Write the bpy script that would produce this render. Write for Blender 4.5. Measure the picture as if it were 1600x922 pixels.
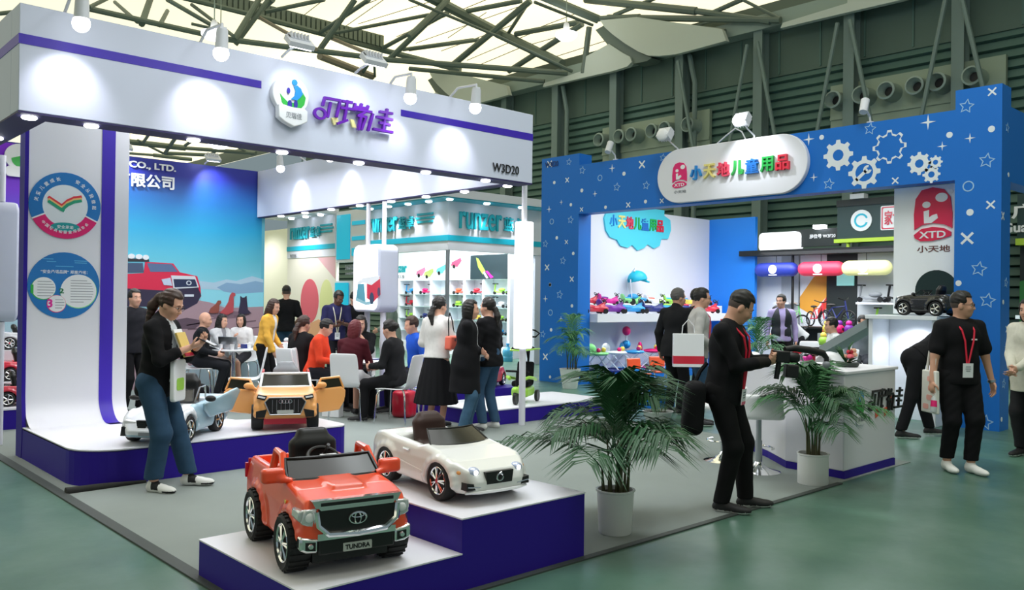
import bpy, bmesh, math, random
import numpy as np
from mathutils import Vector, Matrix, Quaternion
random.seed(7); RNG=np.random.default_rng(7)
for o in list(bpy.data.objects): bpy.data.objects.remove(o)
SC=bpy.context.scene; COL=SC.collection
pi=math.pi; sin=math.sin; cos=math.cos
def rad(d): return d*pi/180
V=Vector
# ------------------------------------------------------------------ camera
cam=bpy.data.cameras.new('camera'); cob=bpy.data.objects.new('camera',cam); COL.objects.link(cob)
cam.sensor_width=36; cam.lens=1326/1600*36; cam.clip_end=300
cob.matrix_world=Matrix(((0.7330,-0.0130,-0.6801,0),(-0.6800,0.0042,-0.7332,0),(0.0124,0.9999,-0.0058,1.6),(0,0,0,1)))
_m=cob.matrix_world.to_3x3(); _q=_m.to_quaternion(); _q.normalize(); cob.matrix_world=Matrix.Translation((0,0,1.6))@_q.to_matrix().to_4x4()
SC.camera=cob
# ------------------------------------------------------------------ exposure and light
SC.view_settings.view_transform='Standard'; SC.view_settings.look='None'
SC.view_settings.exposure=0.15; SC.view_settings.gamma=1.0; SC.view_settings.use_curve_mapping=False
W=bpy.data.worlds.new('world'); SC.world=W; W.use_nodes=True
W.node_tree.nodes['Background'].inputs[0].default_value=(0.72,0.92,0.98,1); W.node_tree.nodes['Background'].inputs[1].default_value=0.26
SKYLIGHT=1.0      # daylight coming through the roof membrane
SPOT_W=1.0        # scale of every lamp
def area(name,loc,size,energy,color=(1,1,1),rot=(0,0,0),size_y=None):
    l=bpy.data.lights.new(name,'AREA'); l.energy=energy; l.color=color; l.size=size
    if size_y: l.shape='RECTANGLE'; l.size_y=size_y
    o=bpy.data.objects.new(name,l); o.location=loc; o.rotation_euler=rot; COL.objects.link(o); return o
def spot(name,loc,target,energy,ang=60,blend=.6,color=(.93,.94,1),rad_=.04,parent=None):
    l=bpy.data.lights.new(name,'SPOT'); l.energy=energy*SPOT_W; l.color=color; l.spot_size=rad(ang); l.spot_blend=blend; l.shadow_soft_size=rad_
    o=bpy.data.objects.new(name,l); COL.objects.link(o)
    d=V(target)-V(loc); o.location=loc; o.rotation_euler=d.to_track_quat('-Z','Y').to_euler(); return o
# broad area lights above the show booths, no lamps modelled for them
area('booth_ceiling_light',(4.9,11.2,3.7),4.0,165,(.90,.92,1),(0,0,0),5.5)
area('podium_fill',(3.5,4.4,4.6),2.2,80,(.92,.95,1),(0,0,0),2.5)  # fill placed over the podiums to brighten the front cars
area('blue_booth_light',(14.3,8.6,3.9),3.6,210,(.90,.96,1),(0,0,0),4.5)
area('teal_booth_light',(14.0,18.2,3.6),2.5,330,(.92,.98,1),(0,0,0),5.0)
# unseen fills added high in the hall for the podiums and blue booth
area('hall_fill',(4.0,-1.5,9.0),3.0,70,(.93,1,.98),(rad(35),0,rad(10)),3.0)
area('hall_fill',(7.0,3.0,9.5),3.0,300,(.90,.98,1),(rad(30),0,rad(-60)),3.0)
area('black_booth_light',(16.6,8.6,2.75),1.6,60,(.95,.98,1),(0,0,0),3.5)
# ------------------------------------------------------------------ materials
def lin(c):
    c=c/255.
    return c/12.92 if c<=.04045 else ((c+.055)/1.055)**2.4
def C3(*a):
    if len(a)==1 and isinstance(a[0],str):
        h=a[0].lstrip('#'); a=[int(h[i:i+2],16) for i in (0,2,4)]
    return tuple(lin(v) for v in a)+(1,)
MATS={}
def mat(name,col,rough=.5,metal=0,emit=0,noise=0,scale=8,coat=0,trans=0,alpha=1,spec=None,ior=None,bump=0,bscale=60):
    if name in MATS: return MATS[name]
    m=bpy.data.materials.new(name); m.use_nodes=True; nt=m.node_tree; b=nt.nodes['Principled BSDF']
    c=C3(col) if isinstance(col,str) else (C3(*col) if max(col)>1 else tuple(col)+(1,))
    b.inputs['Base Color'].default_value=c; b.inputs['Roughness'].default_value=rough; b.inputs['Metallic'].default_value=metal
    if coat: b.inputs['Coat Weight'].default_value=coat; b.inputs['Coat Roughness'].default_value=.05
    if trans: b.inputs['Transmission Weight'].default_value=trans
    if alpha<1: b.inputs['Alpha'].default_value=alpha
    if spec is not None: b.inputs['Specular IOR Level'].default_value=spec
    if ior: b.inputs['IOR'].default_value=ior
    if emit: b.inputs['Emission Color'].default_value=c; b.inputs['Emission Strength'].default_value=emit
    tc=None
    if noise or bump:
        tc=nt.nodes.new('ShaderNodeTexCoord')
    if noise:
        n=nt.nodes.new('ShaderNodeTexNoise'); n.inputs['Scale'].default_value=scale; n.inputs['Detail'].default_value=6
        nt.links.new(tc.outputs['Object'],n.inputs['Vector'])
        mx=nt.nodes.new('ShaderNodeMix'); mx.data_type='RGBA'
        mx.inputs[6].default_value=tuple(max(0,v*(1-noise)) for v in c[:3])+(1,); mx.inputs[7].default_value=tuple(min(1,v*(1+noise)) for v in c[:3])+(1,)
        nt.links.new(n.outputs['Fac'],mx.inputs[0]); nt.links.new(mx.outputs[2],b.inputs['Base Color'])
    if bump:
        n2=nt.nodes.new('ShaderNodeTexNoise'); n2.inputs['Scale'].default_value=bscale; nt.links.new(tc.outputs['Object'],n2.inputs['Vector'])
        bp=nt.nodes.new('ShaderNodeBump'); bp.inputs['Strength'].default_value=bump; bp.inputs['Distance'].default_value=.01
        nt.links.new(n2.outputs['Fac'],bp.inputs['Height']); nt.links.new(bp.outputs['Normal'],b.inputs['Normal'])
    MATS[name]=m; return m
def ramp_mat(name,axis,stops,rough=.5,scale_noise=0,noise_scale=3):
    """colour bands along an object axis: stops=[(pos metres,hex)...]; for printed sky pictures"""
    if name in MATS: return MATS[name]
    m=bpy.data.materials.new(name); m.use_nodes=True; nt=m.node_tree; b=nt.nodes['Principled BSDF']; b.inputs['Roughness'].default_value=rough
    tc=nt.nodes.new('ShaderNodeTexCoord'); sp=nt.nodes.new('ShaderNodeSeparateXYZ'); nt.links.new(tc.outputs['Object'],sp.inputs[0])
    mr=nt.nodes.new('ShaderNodeMapRange'); mr.inputs['From Min'].default_value=stops[0][0]; mr.inputs['From Max'].default_value=stops[-1][0]
    src=sp.outputs[axis]
    if scale_noise:
        n=nt.nodes.new('ShaderNodeTexNoise'); n.inputs['Scale'].default_value=noise_scale; n.inputs['Detail'].default_value=5
        nt.links.new(tc.outputs['Object'],n.inputs['Vector'])
        ma=nt.nodes.new('ShaderNodeMath'); ma.operation='MULTIPLY_ADD'; ma.inputs[1].default_value=scale_noise; nt.links.new(n.outputs['Fac'],ma.inputs[0]); nt.links.new(src,ma.inputs[2]); src=ma.outputs[0]
    nt.links.new(src,mr.inputs['Value']); cr=nt.nodes.new('ShaderNodeValToRGB'); nt.links.new(mr.outputs[0],cr.inputs[0])
    s0,s1=stops[0][0],stops[-1][0]
    els=cr.color_ramp.elements
    while len(els)<len(stops): els.new(.5)
    for e,(p,c) in zip(els,stops): e.position=(p-s0)/(s1-s0); e.color=C3(c)
    nt.links.new(cr.outputs[0],b.inputs['Base Color']); MATS[name]=m; return m
# ------------------------------------------------------------------ object helpers
def props(o,label=None,cat=None,group=None,kind=None):
    if label: o['label']=label
    if cat: o['category']=cat
    if group: o['group']=group
    if kind: o['kind']=kind
    return o
def thing(name,label,cat,loc=(0,0,0),rz=0,group=None):
    o=bpy.data.objects.new(name,None); COL.objects.link(o); o.empty_display_size=.1
    o.location=loc; o.rotation_euler=(0,0,rz); return props(o,label,cat,group)
def copy_tree(o,parent=None):
    c=o.copy(); COL.objects.link(c)
    if parent is not None: c.parent=parent
    for ch in o.children: copy_tree(ch,c)
    return c
def relabel(o,label=None,group=None):
    if label: o['label']=label
    if group: o['group']=group
    return o
class MB:
    def __init__(s): s.v=[]; s.f=[]; s.mi=[]; s.mats=[]; s.cur=0; s.X=None
    def mat(s,m):
        if m not in s.mats: s.mats.append(m)
        s.cur=s.mats.index(m); return s
    def add(s,vs,fs):
        b=len(s.v)
        if s.X is not None: vs=[s.X@V(p) for p in vs]
        s.v+= [tuple(p) for p in vs]; s.f+=[tuple(i+b for i in f) for f in fs]; s.mi+=[s.cur]*len(fs); return s
    def box(s,lo,hi,R=None,c=None):
        x0,y0,z0=lo; x1,y1,z1=hi
        vs=[V((x,y,z)) for z in (z0,z1) for y in (y0,y1) for x in (x0,x1)]
        if R is not None:
            c=V(c) if c is not None else V(((x0+x1)/2,(y0+y1)/2,(z0+z1)/2)); vs=[c+R@(p-c) for p in vs]
        return s.add(vs,[(0,2,3,1),(4,5,7,6),(0,1,5,4),(2,6,7,3),(0,4,6,2),(1,3,7,5)])
    def cyl(s,a,b,r0,r1=None,n=12,cap=True):
        r1=r0 if r1 is None else r1; a=V(a); b=V(b); d=(b-a); d=d.normalized() if d.length>0 else V((0,0,1))
        u=d.orthogonal().normalized(); w=d.cross(u); vs=[]
        for p,r in ((a,r0),(b,r1)):
            for i in range(n): t=2*pi*i/n; vs.append(p+u*(r*cos(t))+w*(r*sin(t)))
        fs=[(i,(i+1)%n,n+(i+1)%n,n+i) for i in range(n)]
        if cap: fs+=[tuple(range(n-1,-1,-1)),tuple(range(n,2*n))]
        return s.add(vs,fs)
    def tube(s,pts,r,n=8,closed=False):
        pts=[V(p) for p in pts]; m=len(pts); rs=r if hasattr(r,'__len__') else [r]*m; vs=[]; u=None
        for i,p in enumerate(pts):
            if closed: d=pts[(i+1)%m]-pts[i-1]
            else: d=pts[min(i+1,m-1)]-pts[max(i-1,0)]
            d.normalize()
            u=(u-d*u.dot(d)) if u is not None else d.orthogonal()
            if u.length<1e-5: u=d.orthogonal()
            u.normalize(); w=d.cross(u)
            for k in range(n): t=2*pi*k/n; vs.append(p+u*(rs[i]*cos(t))+w*(rs[i]*sin(t)))
        fs=[]
        for i in range(m if closed else m-1):
            for k in range(n):
                a=i*n+k; b=i*n+(k+1)%n; j=(i+1)%m; fs.append((a,b,j*n+(k+1)%n,j*n+k))
        if not closed: fs+=[tuple(range(n-1,-1,-1)),tuple(range((m-1)*n,m*n))]
        return s.add(vs,fs)
    def lathe(s,prof,c=(0,0,0),n=24,axis='z',cap=True):
        c=V(c); vs=[]
        for r,h in prof:
            for k in range(n):
                t=2*pi*k/n; a,b=r*cos(t),r*sin(t)
                vs.append(c+(V((a,b,h)) if axis=='z' else V((h,a,b)) if axis=='x' else V((b,h,a))))
        m=len(prof); fs=[(i*n+k,i*n+(k+1)%n,(i+1)*n+(k+1)%n,(i+1)*n+k) for i in range(m-1) for k in range(n)]
        if cap:
            if prof[0][0]>1e-6: fs.append(tuple(range(n-1,-1,-1)))
            if prof[-1][0]>1e-6: fs.append(tuple(range((m-1)*n,m*n)))
        return s.add(vs,fs)
    def prism(s,pts,fr,d0,d1):
        """2D outline pts in frame fr=(origin,u,v), from depth d0 to d1 along u x v"""
        o,u,v=[V(q) for q in fr]; n=u.cross(v); m=len(pts)
        ar=sum(pts[i][0]*pts[(i+1)%m][1]-pts[(i+1)%m][0]*pts[i][1] for i in range(m))
        if ar<0: pts=pts[::-1]
        vs=[o+u*p[0]+v*p[1]+n*d for d in (d0,d1) for p in pts]
        fs=[tuple(range(m-1,-1,-1)),tuple(range(m,2*m))]+[(i,(i+1)%m,m+(i+1)%m,m+i) for i in range(m)]
        return s.add(vs,fs)
    def strip(s,outer,inner,fr,d0,d1,closed=True):
        o,u,v=[V(q) for q in fr]; n=u.cross(v); m=len(outer)
        for i in range(m if closed else m-1):
            j=(i+1)%m; q=[outer[i],outer[j],inner[j],inner[i]]; s.prism(q,fr,d0,d1)
        return s
    def stroke(s,pts,w,fr,d0,d1):
        """flat strokes: a segment box per polyline edge, ends squared"""
        for q_,(a,b) in enumerate(zip(pts[:-1],pts[1:])):
            d1=d1+.00023*(q_>0)
            dx,dy=b[0]-a[0],b[1]-a[1]; L=math.hypot(dx,dy) or 1; ex,ey=dx/L*w*.35,dy/L*w*.35; nx,ny=-dy/L*w/2,dx/L*w/2
            s.prism([(a[0]-ex-nx,a[1]-ey-ny),(b[0]+ex-nx,b[1]+ey-ny),(b[0]+ex+nx,b[1]+ey+ny),(a[0]-ex+nx,a[1]-ey+ny)],fr,d0,d1)
        return s
    def ball(s,c,r,n=12,m=8):
        r=r if hasattr(r,'__len__') else (r,r,r); c=V(c); vs=[]; fs=[]
        for i in range(m+1):
            a=pi*i/m-pi/2
            for k in range(n): t=2*pi*k/n; vs.append(c+V((r[0]*cos(a)*cos(t),r[1]*cos(a)*sin(t),r[2]*sin(a))))
        for i in range(m):
            for k in range(n): fs.append((i*n+k,i*n+(k+1)%n,(i+1)*n+(k+1)%n,(i+1)*n+k))
        return s.add(vs,fs)
    def build(s,name,m=None,parent=None,smooth=False,bev=0,loc=None,label=None,cat=None,group=None,kind=None,sub=0,seg=2):
        me=bpy.data.meshes.new(name); me.from_pydata(s.v,[],s.f)
        for mm in ([m] if m is not None else s.mats): me.materials.append(mm)
        if m is None and len(s.mats)>1: me.polygons.foreach_set('material_index',s.mi)
        bm=bmesh.new(); bm.from_mesh(me); bmesh.ops.remove_doubles(bm,verts=bm.verts,dist=1e-6); bmesh.ops.recalc_face_normals(bm,faces=bm.faces); bm.to_mesh(me); bm.free()
        o=bpy.data.objects.new(name,me); COL.objects.link(o)
        if parent is not None: o.parent=parent
        if loc is not None: o.location=loc
        if smooth:
            me.polygons.foreach_set('use_smooth',[True]*len(me.polygons))
            if smooth!='all':
                try: me.set_sharp_from_angle(angle=rad(40))
                except Exception: pass
        if bev:
            b=o.modifiers.new('bevel','BEVEL'); b.width=bev; b.segments=seg; b.limit_method='ANGLE'; b.angle_limit=rad(40)
            me.polygons.foreach_set('use_smooth',[True]*len(me.polygons))
            try: me.set_sharp_from_angle(angle=rad(30))
            except Exception: pass
        if sub:
            b=o.modifiers.new('sub','SUBSURF'); b.levels=sub; b.render_levels=sub
        return props(o,label,cat,group,kind)
def rrect(w,h,r,n=6,cx=0,cy=0):
    r=min(r,w/2,h/2); P=[]
    for sx,sy,a0 in ((1,-1,-90),(1,1,0),(-1,1,90),(-1,-1,180)):
        for i in range(n+1):
            a=rad(a0+90*i/n); P.append((cx+sx*(w/2-r)+r*cos(a),cy+sy*(h/2-r)+r*sin(a)))
    return P
def circ(cx,cy,r,n=24,r2=None,a0=0,a1=360):
    r2=r2 or r; full=abs(a1-a0)>=360
    return [(cx+r*cos(rad(a0+(a1-a0)*i/(n if full else n-1))),cy+r2*sin(rad(a0+(a1-a0)*i/(n if full else n-1)))) for i in range(n)]
def star(cx,cy,R,r,n=5,rot=90):
    return [(cx+(R if i%2==0 else r)*cos(rad(rot+180*i/n)),cy+(R if i%2==0 else r)*sin(rad(rot+180*i/n))) for i in range(2*n)]
FX=lambda o:(o,(0,-1,0),(0,0,1))      # a plane facing -X (u to the viewer's right, v up)
FY=lambda o:(o,(1,0,0),(0,0,1))       # a plane facing -Y
def text_mesh(txt,w,h,fr,bold=0,depth=.01,align=None):
    """lettering fitted into w x h, centred on fr's origin; returns verts, faces"""
    cu=bpy.data.curves.new('lettering','FONT'); cu.body=txt; cu.size=1; cu.extrude=0; cu.offset=bold; cu.resolution_u=3
    to=bpy.data.objects.new('lettering',cu); COL.objects.link(to); dg=bpy.context.evaluated_depsgraph_get(); me=bpy.data.meshes.new_from_object(to.evaluated_get(dg))
    bm=bmesh.new(); bm.from_mesh(me); bmesh.ops.remove_doubles(bm,verts=bm.verts,dist=1e-5)
    vs=[v.co.copy() for v in bm.verts]
    if not vs: bm.free(); return [],[]
    x0=min(v.x for v in vs); x1=max(v.x for v in vs); y0=min(v.y for v in vs); y1=max(v.y for v in vs)
    o,u,v=[V(q) for q in fr]; n=u.cross(v); sx=w/(x1-x0) if w else h/(y1-y0); sy=h/(y1-y0) if h else w/(x1-x0)
    g=bmesh.ops.extrude_face_region(bm,geom=bm.faces[:]); ext=set(e for e in g['geom'] if isinstance(e,bmesh.types.BMVert))
    bm.verts.index_update(); out=[]
    for q in bm.verts:
        out.append(o+u*((q.co.x-(x0+x1)/2)*sx)+v*((q.co.y-(y0+y1)/2)*sy)+n*(depth if q in ext else 0))
    fs=[tuple(l.index for l in f.verts) for f in bm.faces]
    bm.free(); bpy.data.objects.remove(to); bpy.data.curves.remove(cu); bpy.data.meshes.remove(me); return out,fs
def add_text(mb,txt,w,h,fr,bold=0,depth=.01):
    vs,fs=text_mesh(txt,w,h,fr,bold,depth)
    if vs: mb.add(vs,fs)
    return mb
# ------------------------------------------------------------------ implicit surfaces (for bodies, clothes and car shells)
def nets(vol,lo,h):
    s=vol<0; nx,ny,nz=vol.shape
    c=[s[i:nx-1+i,j:ny-1+j,k:nz-1+k] for i in (0,1) for j in (0,1) for k in (0,1)]
    cnt=np.zeros(c[0].shape,np.int8)
    for q in c: cnt+=q
    act=(cnt>0)&(cnt<8); idx=np.argwhere(act)
    if len(idx)==0: return np.zeros((0,3)),[]
    vid=-np.ones(act.shape,np.int32); vid[act]=np.arange(len(idx))
    off=np.array([(i,j,k) for i in (0,1) for j in (0,1) for k in (0,1)])
    cv=np.stack([vol[idx[:,0]+o[0],idx[:,1]+o[1],idx[:,2]+o[2]] for o in off],1)
    acc=np.zeros((len(idx),3)); n=np.zeros(len(idx))
    for a in range(8):
        for b in range(a+1,8):
            if np.abs(off[a]-off[b]).sum()!=1: continue
            va,vb=cv[:,a],cv[:,b]; mk=(va<0)!=(vb<0); t=np.where(mk,va/np.where(mk,va-vb,1),0)
            acc+=np.where(mk[:,None],off[a]+t[:,None]*(off[b]-off[a]),0); n+=mk
    P=(idx+acc/n[:,None])*h+np.array(lo); F=[]
    for ax in range(3):
        a=[slice(None)]*3; b=[slice(None)]*3; a[ax]=slice(0,-1); b[ax]=slice(1,None)
        e=s[tuple(a)]!=s[tuple(b)]; ii=np.argwhere(e); u,w=[q for q in range(3) if q!=ax]
        ok=(ii[:,u]>0)&(ii[:,w]>0)&(ii[:,u]<vol.shape[u]-1)&(ii[:,w]<vol.shape[w]-1); ii=ii[ok]
        def cell(du,dw):
            q=ii.copy(); q[:,u]-=du; q[:,w]-=dw; return vid[q[:,0],q[:,1],q[:,2]]
        Q=np.stack([cell(1,1),cell(0,1),cell(0,0),cell(1,0)],1); inside=s[ii[:,0],ii[:,1],ii[:,2]]
        flip=inside if ax!=1 else ~inside
        Q[~flip]=Q[~flip][:,::-1]; F.append(Q)
    F=np.concatenate(F); F=F[(F>=0).all(1)]
    return P,F
def smin(a,b,k):
    if k<=0: return np.minimum(a,b)
    hh=np.clip(.5+.5*(b-a)/k,0,1); return b+(a-b)*hh-k*hh*(1-hh)
class Vol:
    def __init__(s,lo,hi,h):
        s.lo=np.array(lo,float)-2*h; s.h=h; s.n=np.ceil((np.array(hi)-s.lo)/h).astype(int)+3; s.a=np.full(s.n,.5,np.float32)
        s.ax=[(s.lo[i]+np.arange(s.n[i])*h).astype(np.float32) for i in range(3)]
    def win(s,b0,b1,mg):
        sl=[]
        for i in range(3):
            i0=int(max(0,math.floor((b0[i]-mg-s.lo[i])/s.h))); i1=int(min(s.n[i],math.ceil((b1[i]+mg-s.lo[i])/s.h)+1)); sl.append(slice(i0,max(i0,i1)))
        sl=tuple(sl); x=s.ax[0][sl[0]][:,None,None]; y=s.ax[1][sl[1]][None,:,None]; z=s.ax[2][sl[2]][None,None,:]; return sl,x,y,z
    def put(s,sl,d,k,op):
        if op=='u': s.a[sl]=smin(s.a[sl],d,k)
        elif op=='s': s.a[sl]=-smin(-s.a[sl],d,k)
    def cap(s,a,b,ra,rb=None,k=.02,op='u',flat=None):
        rb=ra if rb is None else rb; a=np.array(a,float); b=np.array(b,float); r=max(ra,rb)
        sl,x,y,z=s.win(np.minimum(a,b)-r,np.maximum(a,b)+r,k+.03); ab=b-a; L=float(ab@ab) or 1e-9
        px,py,pz=x-a[0],y-a[1],z-a[2]; t=np.clip((px*ab[0]+py*ab[1]+pz*ab[2])/L,0,1)
        d=np.sqrt((px-t*ab[0])**2+(py-t*ab[1])**2+(pz-t*ab[2])**2)-(ra+(rb-ra)*t); s.put(sl,d,k,op); return s
    def ell(s,c,r,R=None,k=.02,op='u'):
        c=np.array(c,float); r=np.array(r if hasattr(r,'__len__') else (r,r,r),float); m=r.max()
        sl,x,y,z=s.win(c-m,c+m,k+.03); px,py,pz=x-c[0],y-c[1],z-c[2]
        if R is not None:
            R=np.array(R); q=[R[0,i]*px+R[1,i]*py+R[2,i]*pz for i in range(3)]
        else: q=[px,py,pz]
        k0=np.sqrt((q[0]/r[0])**2+(q[1]/r[1])**2+(q[2]/r[2])**2); k1=np.sqrt((q[0]/r[0]**2)**2+(q[1]/r[1]**2)**2+(q[2]/r[2]**2)**2)+1e-6
        s.put(sl,k0*(k0-1)/k1,k,op); return s
    def box(s,c,hs,rr=.01,R=None,k=0,op='u'):
        c=np.array(c,float); hs=np.array(hs,float); m=np.linalg.norm(hs)
        b=hs if R is None else np.array([m]*3)
        sl,x,y,z=s.win(c-b,c+b,k+.03); px,py,pz=x-c[0],y-c[1],z-c[2]
        if R is not None:
            R=np.array(R); q=[R[0,i]*px+R[1,i]*py+R[2,i]*pz for i in range(3)]
        else: q=[px,py,pz]
        q=[np.abs(q[i])-(hs[i]-rr) for i in range(3)]
        d=np.sqrt(np.maximum(q[0],0)**2+np.maximum(q[1],0)**2+np.maximum(q[2],0)**2)+np.minimum(np.maximum(np.maximum(q[0],q[1]),q[2]),0)-rr
        s.put(sl,d,k,op); return s
    def keep(s,f,k=0):
        """intersect with f(x,y,z)<0"""
        d=f(s.ax[0][:,None,None],s.ax[1][None,:,None],s.ax[2][None,None,:]); d=np.broadcast_to(d,s.a.shape)
        s.a=-smin(-s.a,-d,k); return s
    def noise(s,amp,freq,seed=0):
        r=np.random.default_rng(seed); x,y,z=s.ax[0][:,None,None],s.ax[1][None,:,None],s.ax[2][None,None,:]; t=0
        for i in range(4):
            w=r.normal(size=3)*freq*(1+.5*i); t=t+np.sin(w[0]*x+w[1]*y+w[2]*z+r.uniform(0,6))
        s.a=s.a+(amp*.5*t).astype(np.float32); return s
    def mesh(s,name,mats,parent=None,matfn=None,T=None,label=None):
        P,F=nets(s.a,s.lo,s.h)
        if T is not None and len(P): P=np.array([T@V(p) for p in P])
        me=bpy.data.meshes.new(name); me.from_pydata(P.tolist(),[],F.tolist() if len(P) else [])
        for m in (mats if isinstance(mats,(list,tuple)) else [mats]): me.materials.append(m)
        if len(P):
            me.polygons.foreach_set('use_smooth',[True]*len(me.polygons))
            if matfn is not None:
                ce=P[F].mean(1); me.polygons.foreach_set('material_index',np.asarray(matfn(ce)).astype(np.int32))
        o=bpy.data.objects.new(name,me); COL.objects.link(o)
        if parent is not None: o.parent=parent
        if label: o['label']=label
        return o
def poly2(x,z,P):
    """signed distance of the grid (x,z) to polygon P"""
    d=np.full(np.broadcast(x,z).shape,1e9,np.float32); sgn=np.ones_like(d); n=len(P)
    for i in range(n):
        ax,az=P[i]; bx,bz=P[i-1]; ex,ez=bx-ax,bz-az; wx,wz=x-ax,z-az; t=np.clip((wx*ex+wz*ez)/(ex*ex+ez*ez+1e-12),0,1)
        d=np.minimum(d,(wx-ex*t)**2+(wz-ez*t)**2)
        c1=z>=az; c2=z<bz; c3=ex*wz>ez*wx; f=(c1&c2&c3)|(~c1&~c2&~c3); sgn=np.where(f,-sgn,sgn)
    return sgn*np.sqrt(d)
# roof truss members (x0,y0,z0, x1,y1,z1, radius) in metres
TRUSS=[[6.87,24.85,9.4,11.07,24.79,9.4,0.083],[11.07,24.79,9.4,15.8,23.12,9.4,0.091],[15.8,23.12,9.4,19.4,18.47,8.77,0.093],[16.92,23.5,9.4,19.4,19.49,8.7,0.074],[8.33,26.41,10.9,12.65,26.4,10.9,0.09],[12.65,26.4,10.9,17.85,26.64,10.9,0.101],[17.85,26.64,10.9,19.4,23.8,9.89,0.106],[12.13,24.89,10.9,11.23,24.62,9.4,0.089],[12.45,24.58,10.9,12.77,26.64,10.9,0.083],[14.28,22.76,10.9,13.72,24.0,9.4,0.091],[14.59,22.45,10.9,15.21,26.49,10.9,0.074],[16.51,20.93,10.9,15.84,23.18,9.4,0.092],[17.07,21.63,10.9,17.8,26.35,10.9,0.078],[12.84,25.77,10.9,13.59,23.44,10.9,0.071],[15.61,26.09,10.9,16.78,22.27,10.9,0.065],[18.45,26.04,10.9,19.4,23.1,10.83,0.07],[10.81,26.86,10.9,11.07,24.34,9.4,0.059],[12.75,26.38,10.9,13.54,23.78,9.4,0.062],[15.79,26.74,10.9,15.69,23.22,9.4,0.066],[13.98,24.34,9.4,16.59,25.25,9.4,0.13],[16.18,25.31,9.4,15.49,23.74,9.4,0.065],[15.6,23.64,9.4,16.66,25.19,9.4,0.044],[14.85,20.67,10.9,19.4,21.6,10.7,0.164],[19.4,21.6,10.7,19.4,18.72,9.11,0.159],[12.99,18.08,9.4,16.58,18.72,9.4,0.044],[16.58,18.72,9.4,19.4,18.28,8.8,0.058],[16.84,18.33,10.9,19.4,17.21,10.18,0.134],[15.44,15.91,9.4,17.89,16.08,9.4,0.044],[18.23,18.98,10.9,17.7,22.16,9.4,0.103],[18.36,19.26,10.9,19.4,21.25,10.67,0.063],[16.34,20.71,10.9,14.84,20.64,9.4,0.088],[19.4,17.86,10.19,19.4,21.22,9.36,0.094],[18.61,25.87,10.9,19.4,22.82,10.77,0.07],[17.44,21.1,10.9,18.03,19.18,10.9,0.081],[19.4,20.89,10.55,19.4,18.05,10.28,0.093],[19.4,17.21,10.2,19.4,15.6,9.88,0.086],[19.4,16.82,10.15,19.4,11.1,8.73,0.089],[19.36,17.7,10.9,19.4,13.64,9.57,0.112],[19.4,13.64,9.57,19.4,11.38,8.76,0.085],[19.4,16.64,10.09,19.4,12.72,8.8,0.081],[19.4,17.57,10.03,19.4,17.79,8.65,0.089],[19.4,16.57,10.16,19.4,15.37,10.25,0.066],[19.4,15.37,10.25,19.4,14.69,10.33,0.064],[19.4,13.19,9.39,19.4,12.21,9.53,0.068],[19.4,12.21,9.53,19.4,11.1,8.76,0.041],[19.4,13.59,9.17,19.4,12.88,9.18,0.035],[6.57,32.28,10.9,7.05,31.46,10.9,0.074],[7.15,24.72,9.4,8.86,26.61,10.9,0.055],[8.96,28.37,10.9,8.53,25.06,9.4,0.058],[9.68,27.33,10.9,8.68,25.14,9.4,0.096],[10.48,28.03,10.9,9.1,24.89,9.4,0.069],[8.45,22.6,9.4,10.56,24.09,9.4,0.062],[10.56,24.09,9.4,9.71,24.11,9.4,0.046],[12.35,24.68,10.9,11.48,25.1,9.4,0.08],[13.92,41.96,9.4,15.95,40.94,9.4,0.077],[15.95,40.94,9.4,19.16,39.44,9.4,0.063],[14.91,44.93,9.4,17.72,44.59,9.4,0.149],[17.72,44.59,9.4,19.4,39.91,8.79,0.099],[14.49,43.65,9.4,13.34,39.83,9.4,0.045],[15.49,44.32,9.4,14.19,38.95,9.4,0.077],[17.57,47.03,9.4,15.68,40.1,9.4,0.098],[17.57,47.03,9.4,19.4,45.27,9.32,0.105],[15.15,44.17,9.4,17.49,47.11,9.4,0.067],[17.41,43.83,9.4,16.62,39.78,9.4,0.08],[19.4,45.27,9.35,18.46,41.17,9.4,0.084],[16.13,48.57,9.4,17.36,48.16,9.4,0.071],[17.36,48.16,9.4,19.4,47.87,9.37,0.108],[18.46,41.17,9.4,19.4,40.26,8.77,0.065]]
CABLE=[[15.81,25.8,11.6,15.96,22.23,11.6,0.014],[16.81,26.55,11.6,17.38,22.03,11.6,0.014],[18.68,26.81,11.6,18.48,21.36,11.6,0.015],[19.4,26.54,11.45,19.4,20.47,11.44,0.015],[19.4,24.94,10.82,19.4,21.09,10.89,0.015],[19.4,23.44,10.17,19.4,19.26,10.47,0.014],[19.4,21.08,10.46,19.4,18.0,10.59,0.014],[19.4,20.14,10.04,19.4,18.13,10.01,0.013],[19.4,19.24,9.4,19.4,16.94,9.46,0.013],[17.1,29.78,11.6,16.04,23.78,11.6,0.015],[15.13,28.44,11.6,14.5,24.48,11.6,0.014],[19.4,24.56,11.22,19.31,22.31,11.6,0.015],[19.4,22.9,9.86,19.4,20.14,10.08,0.014],[13.14,26.25,11.6,13.24,28.37,11.6,0.014]]
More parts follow.
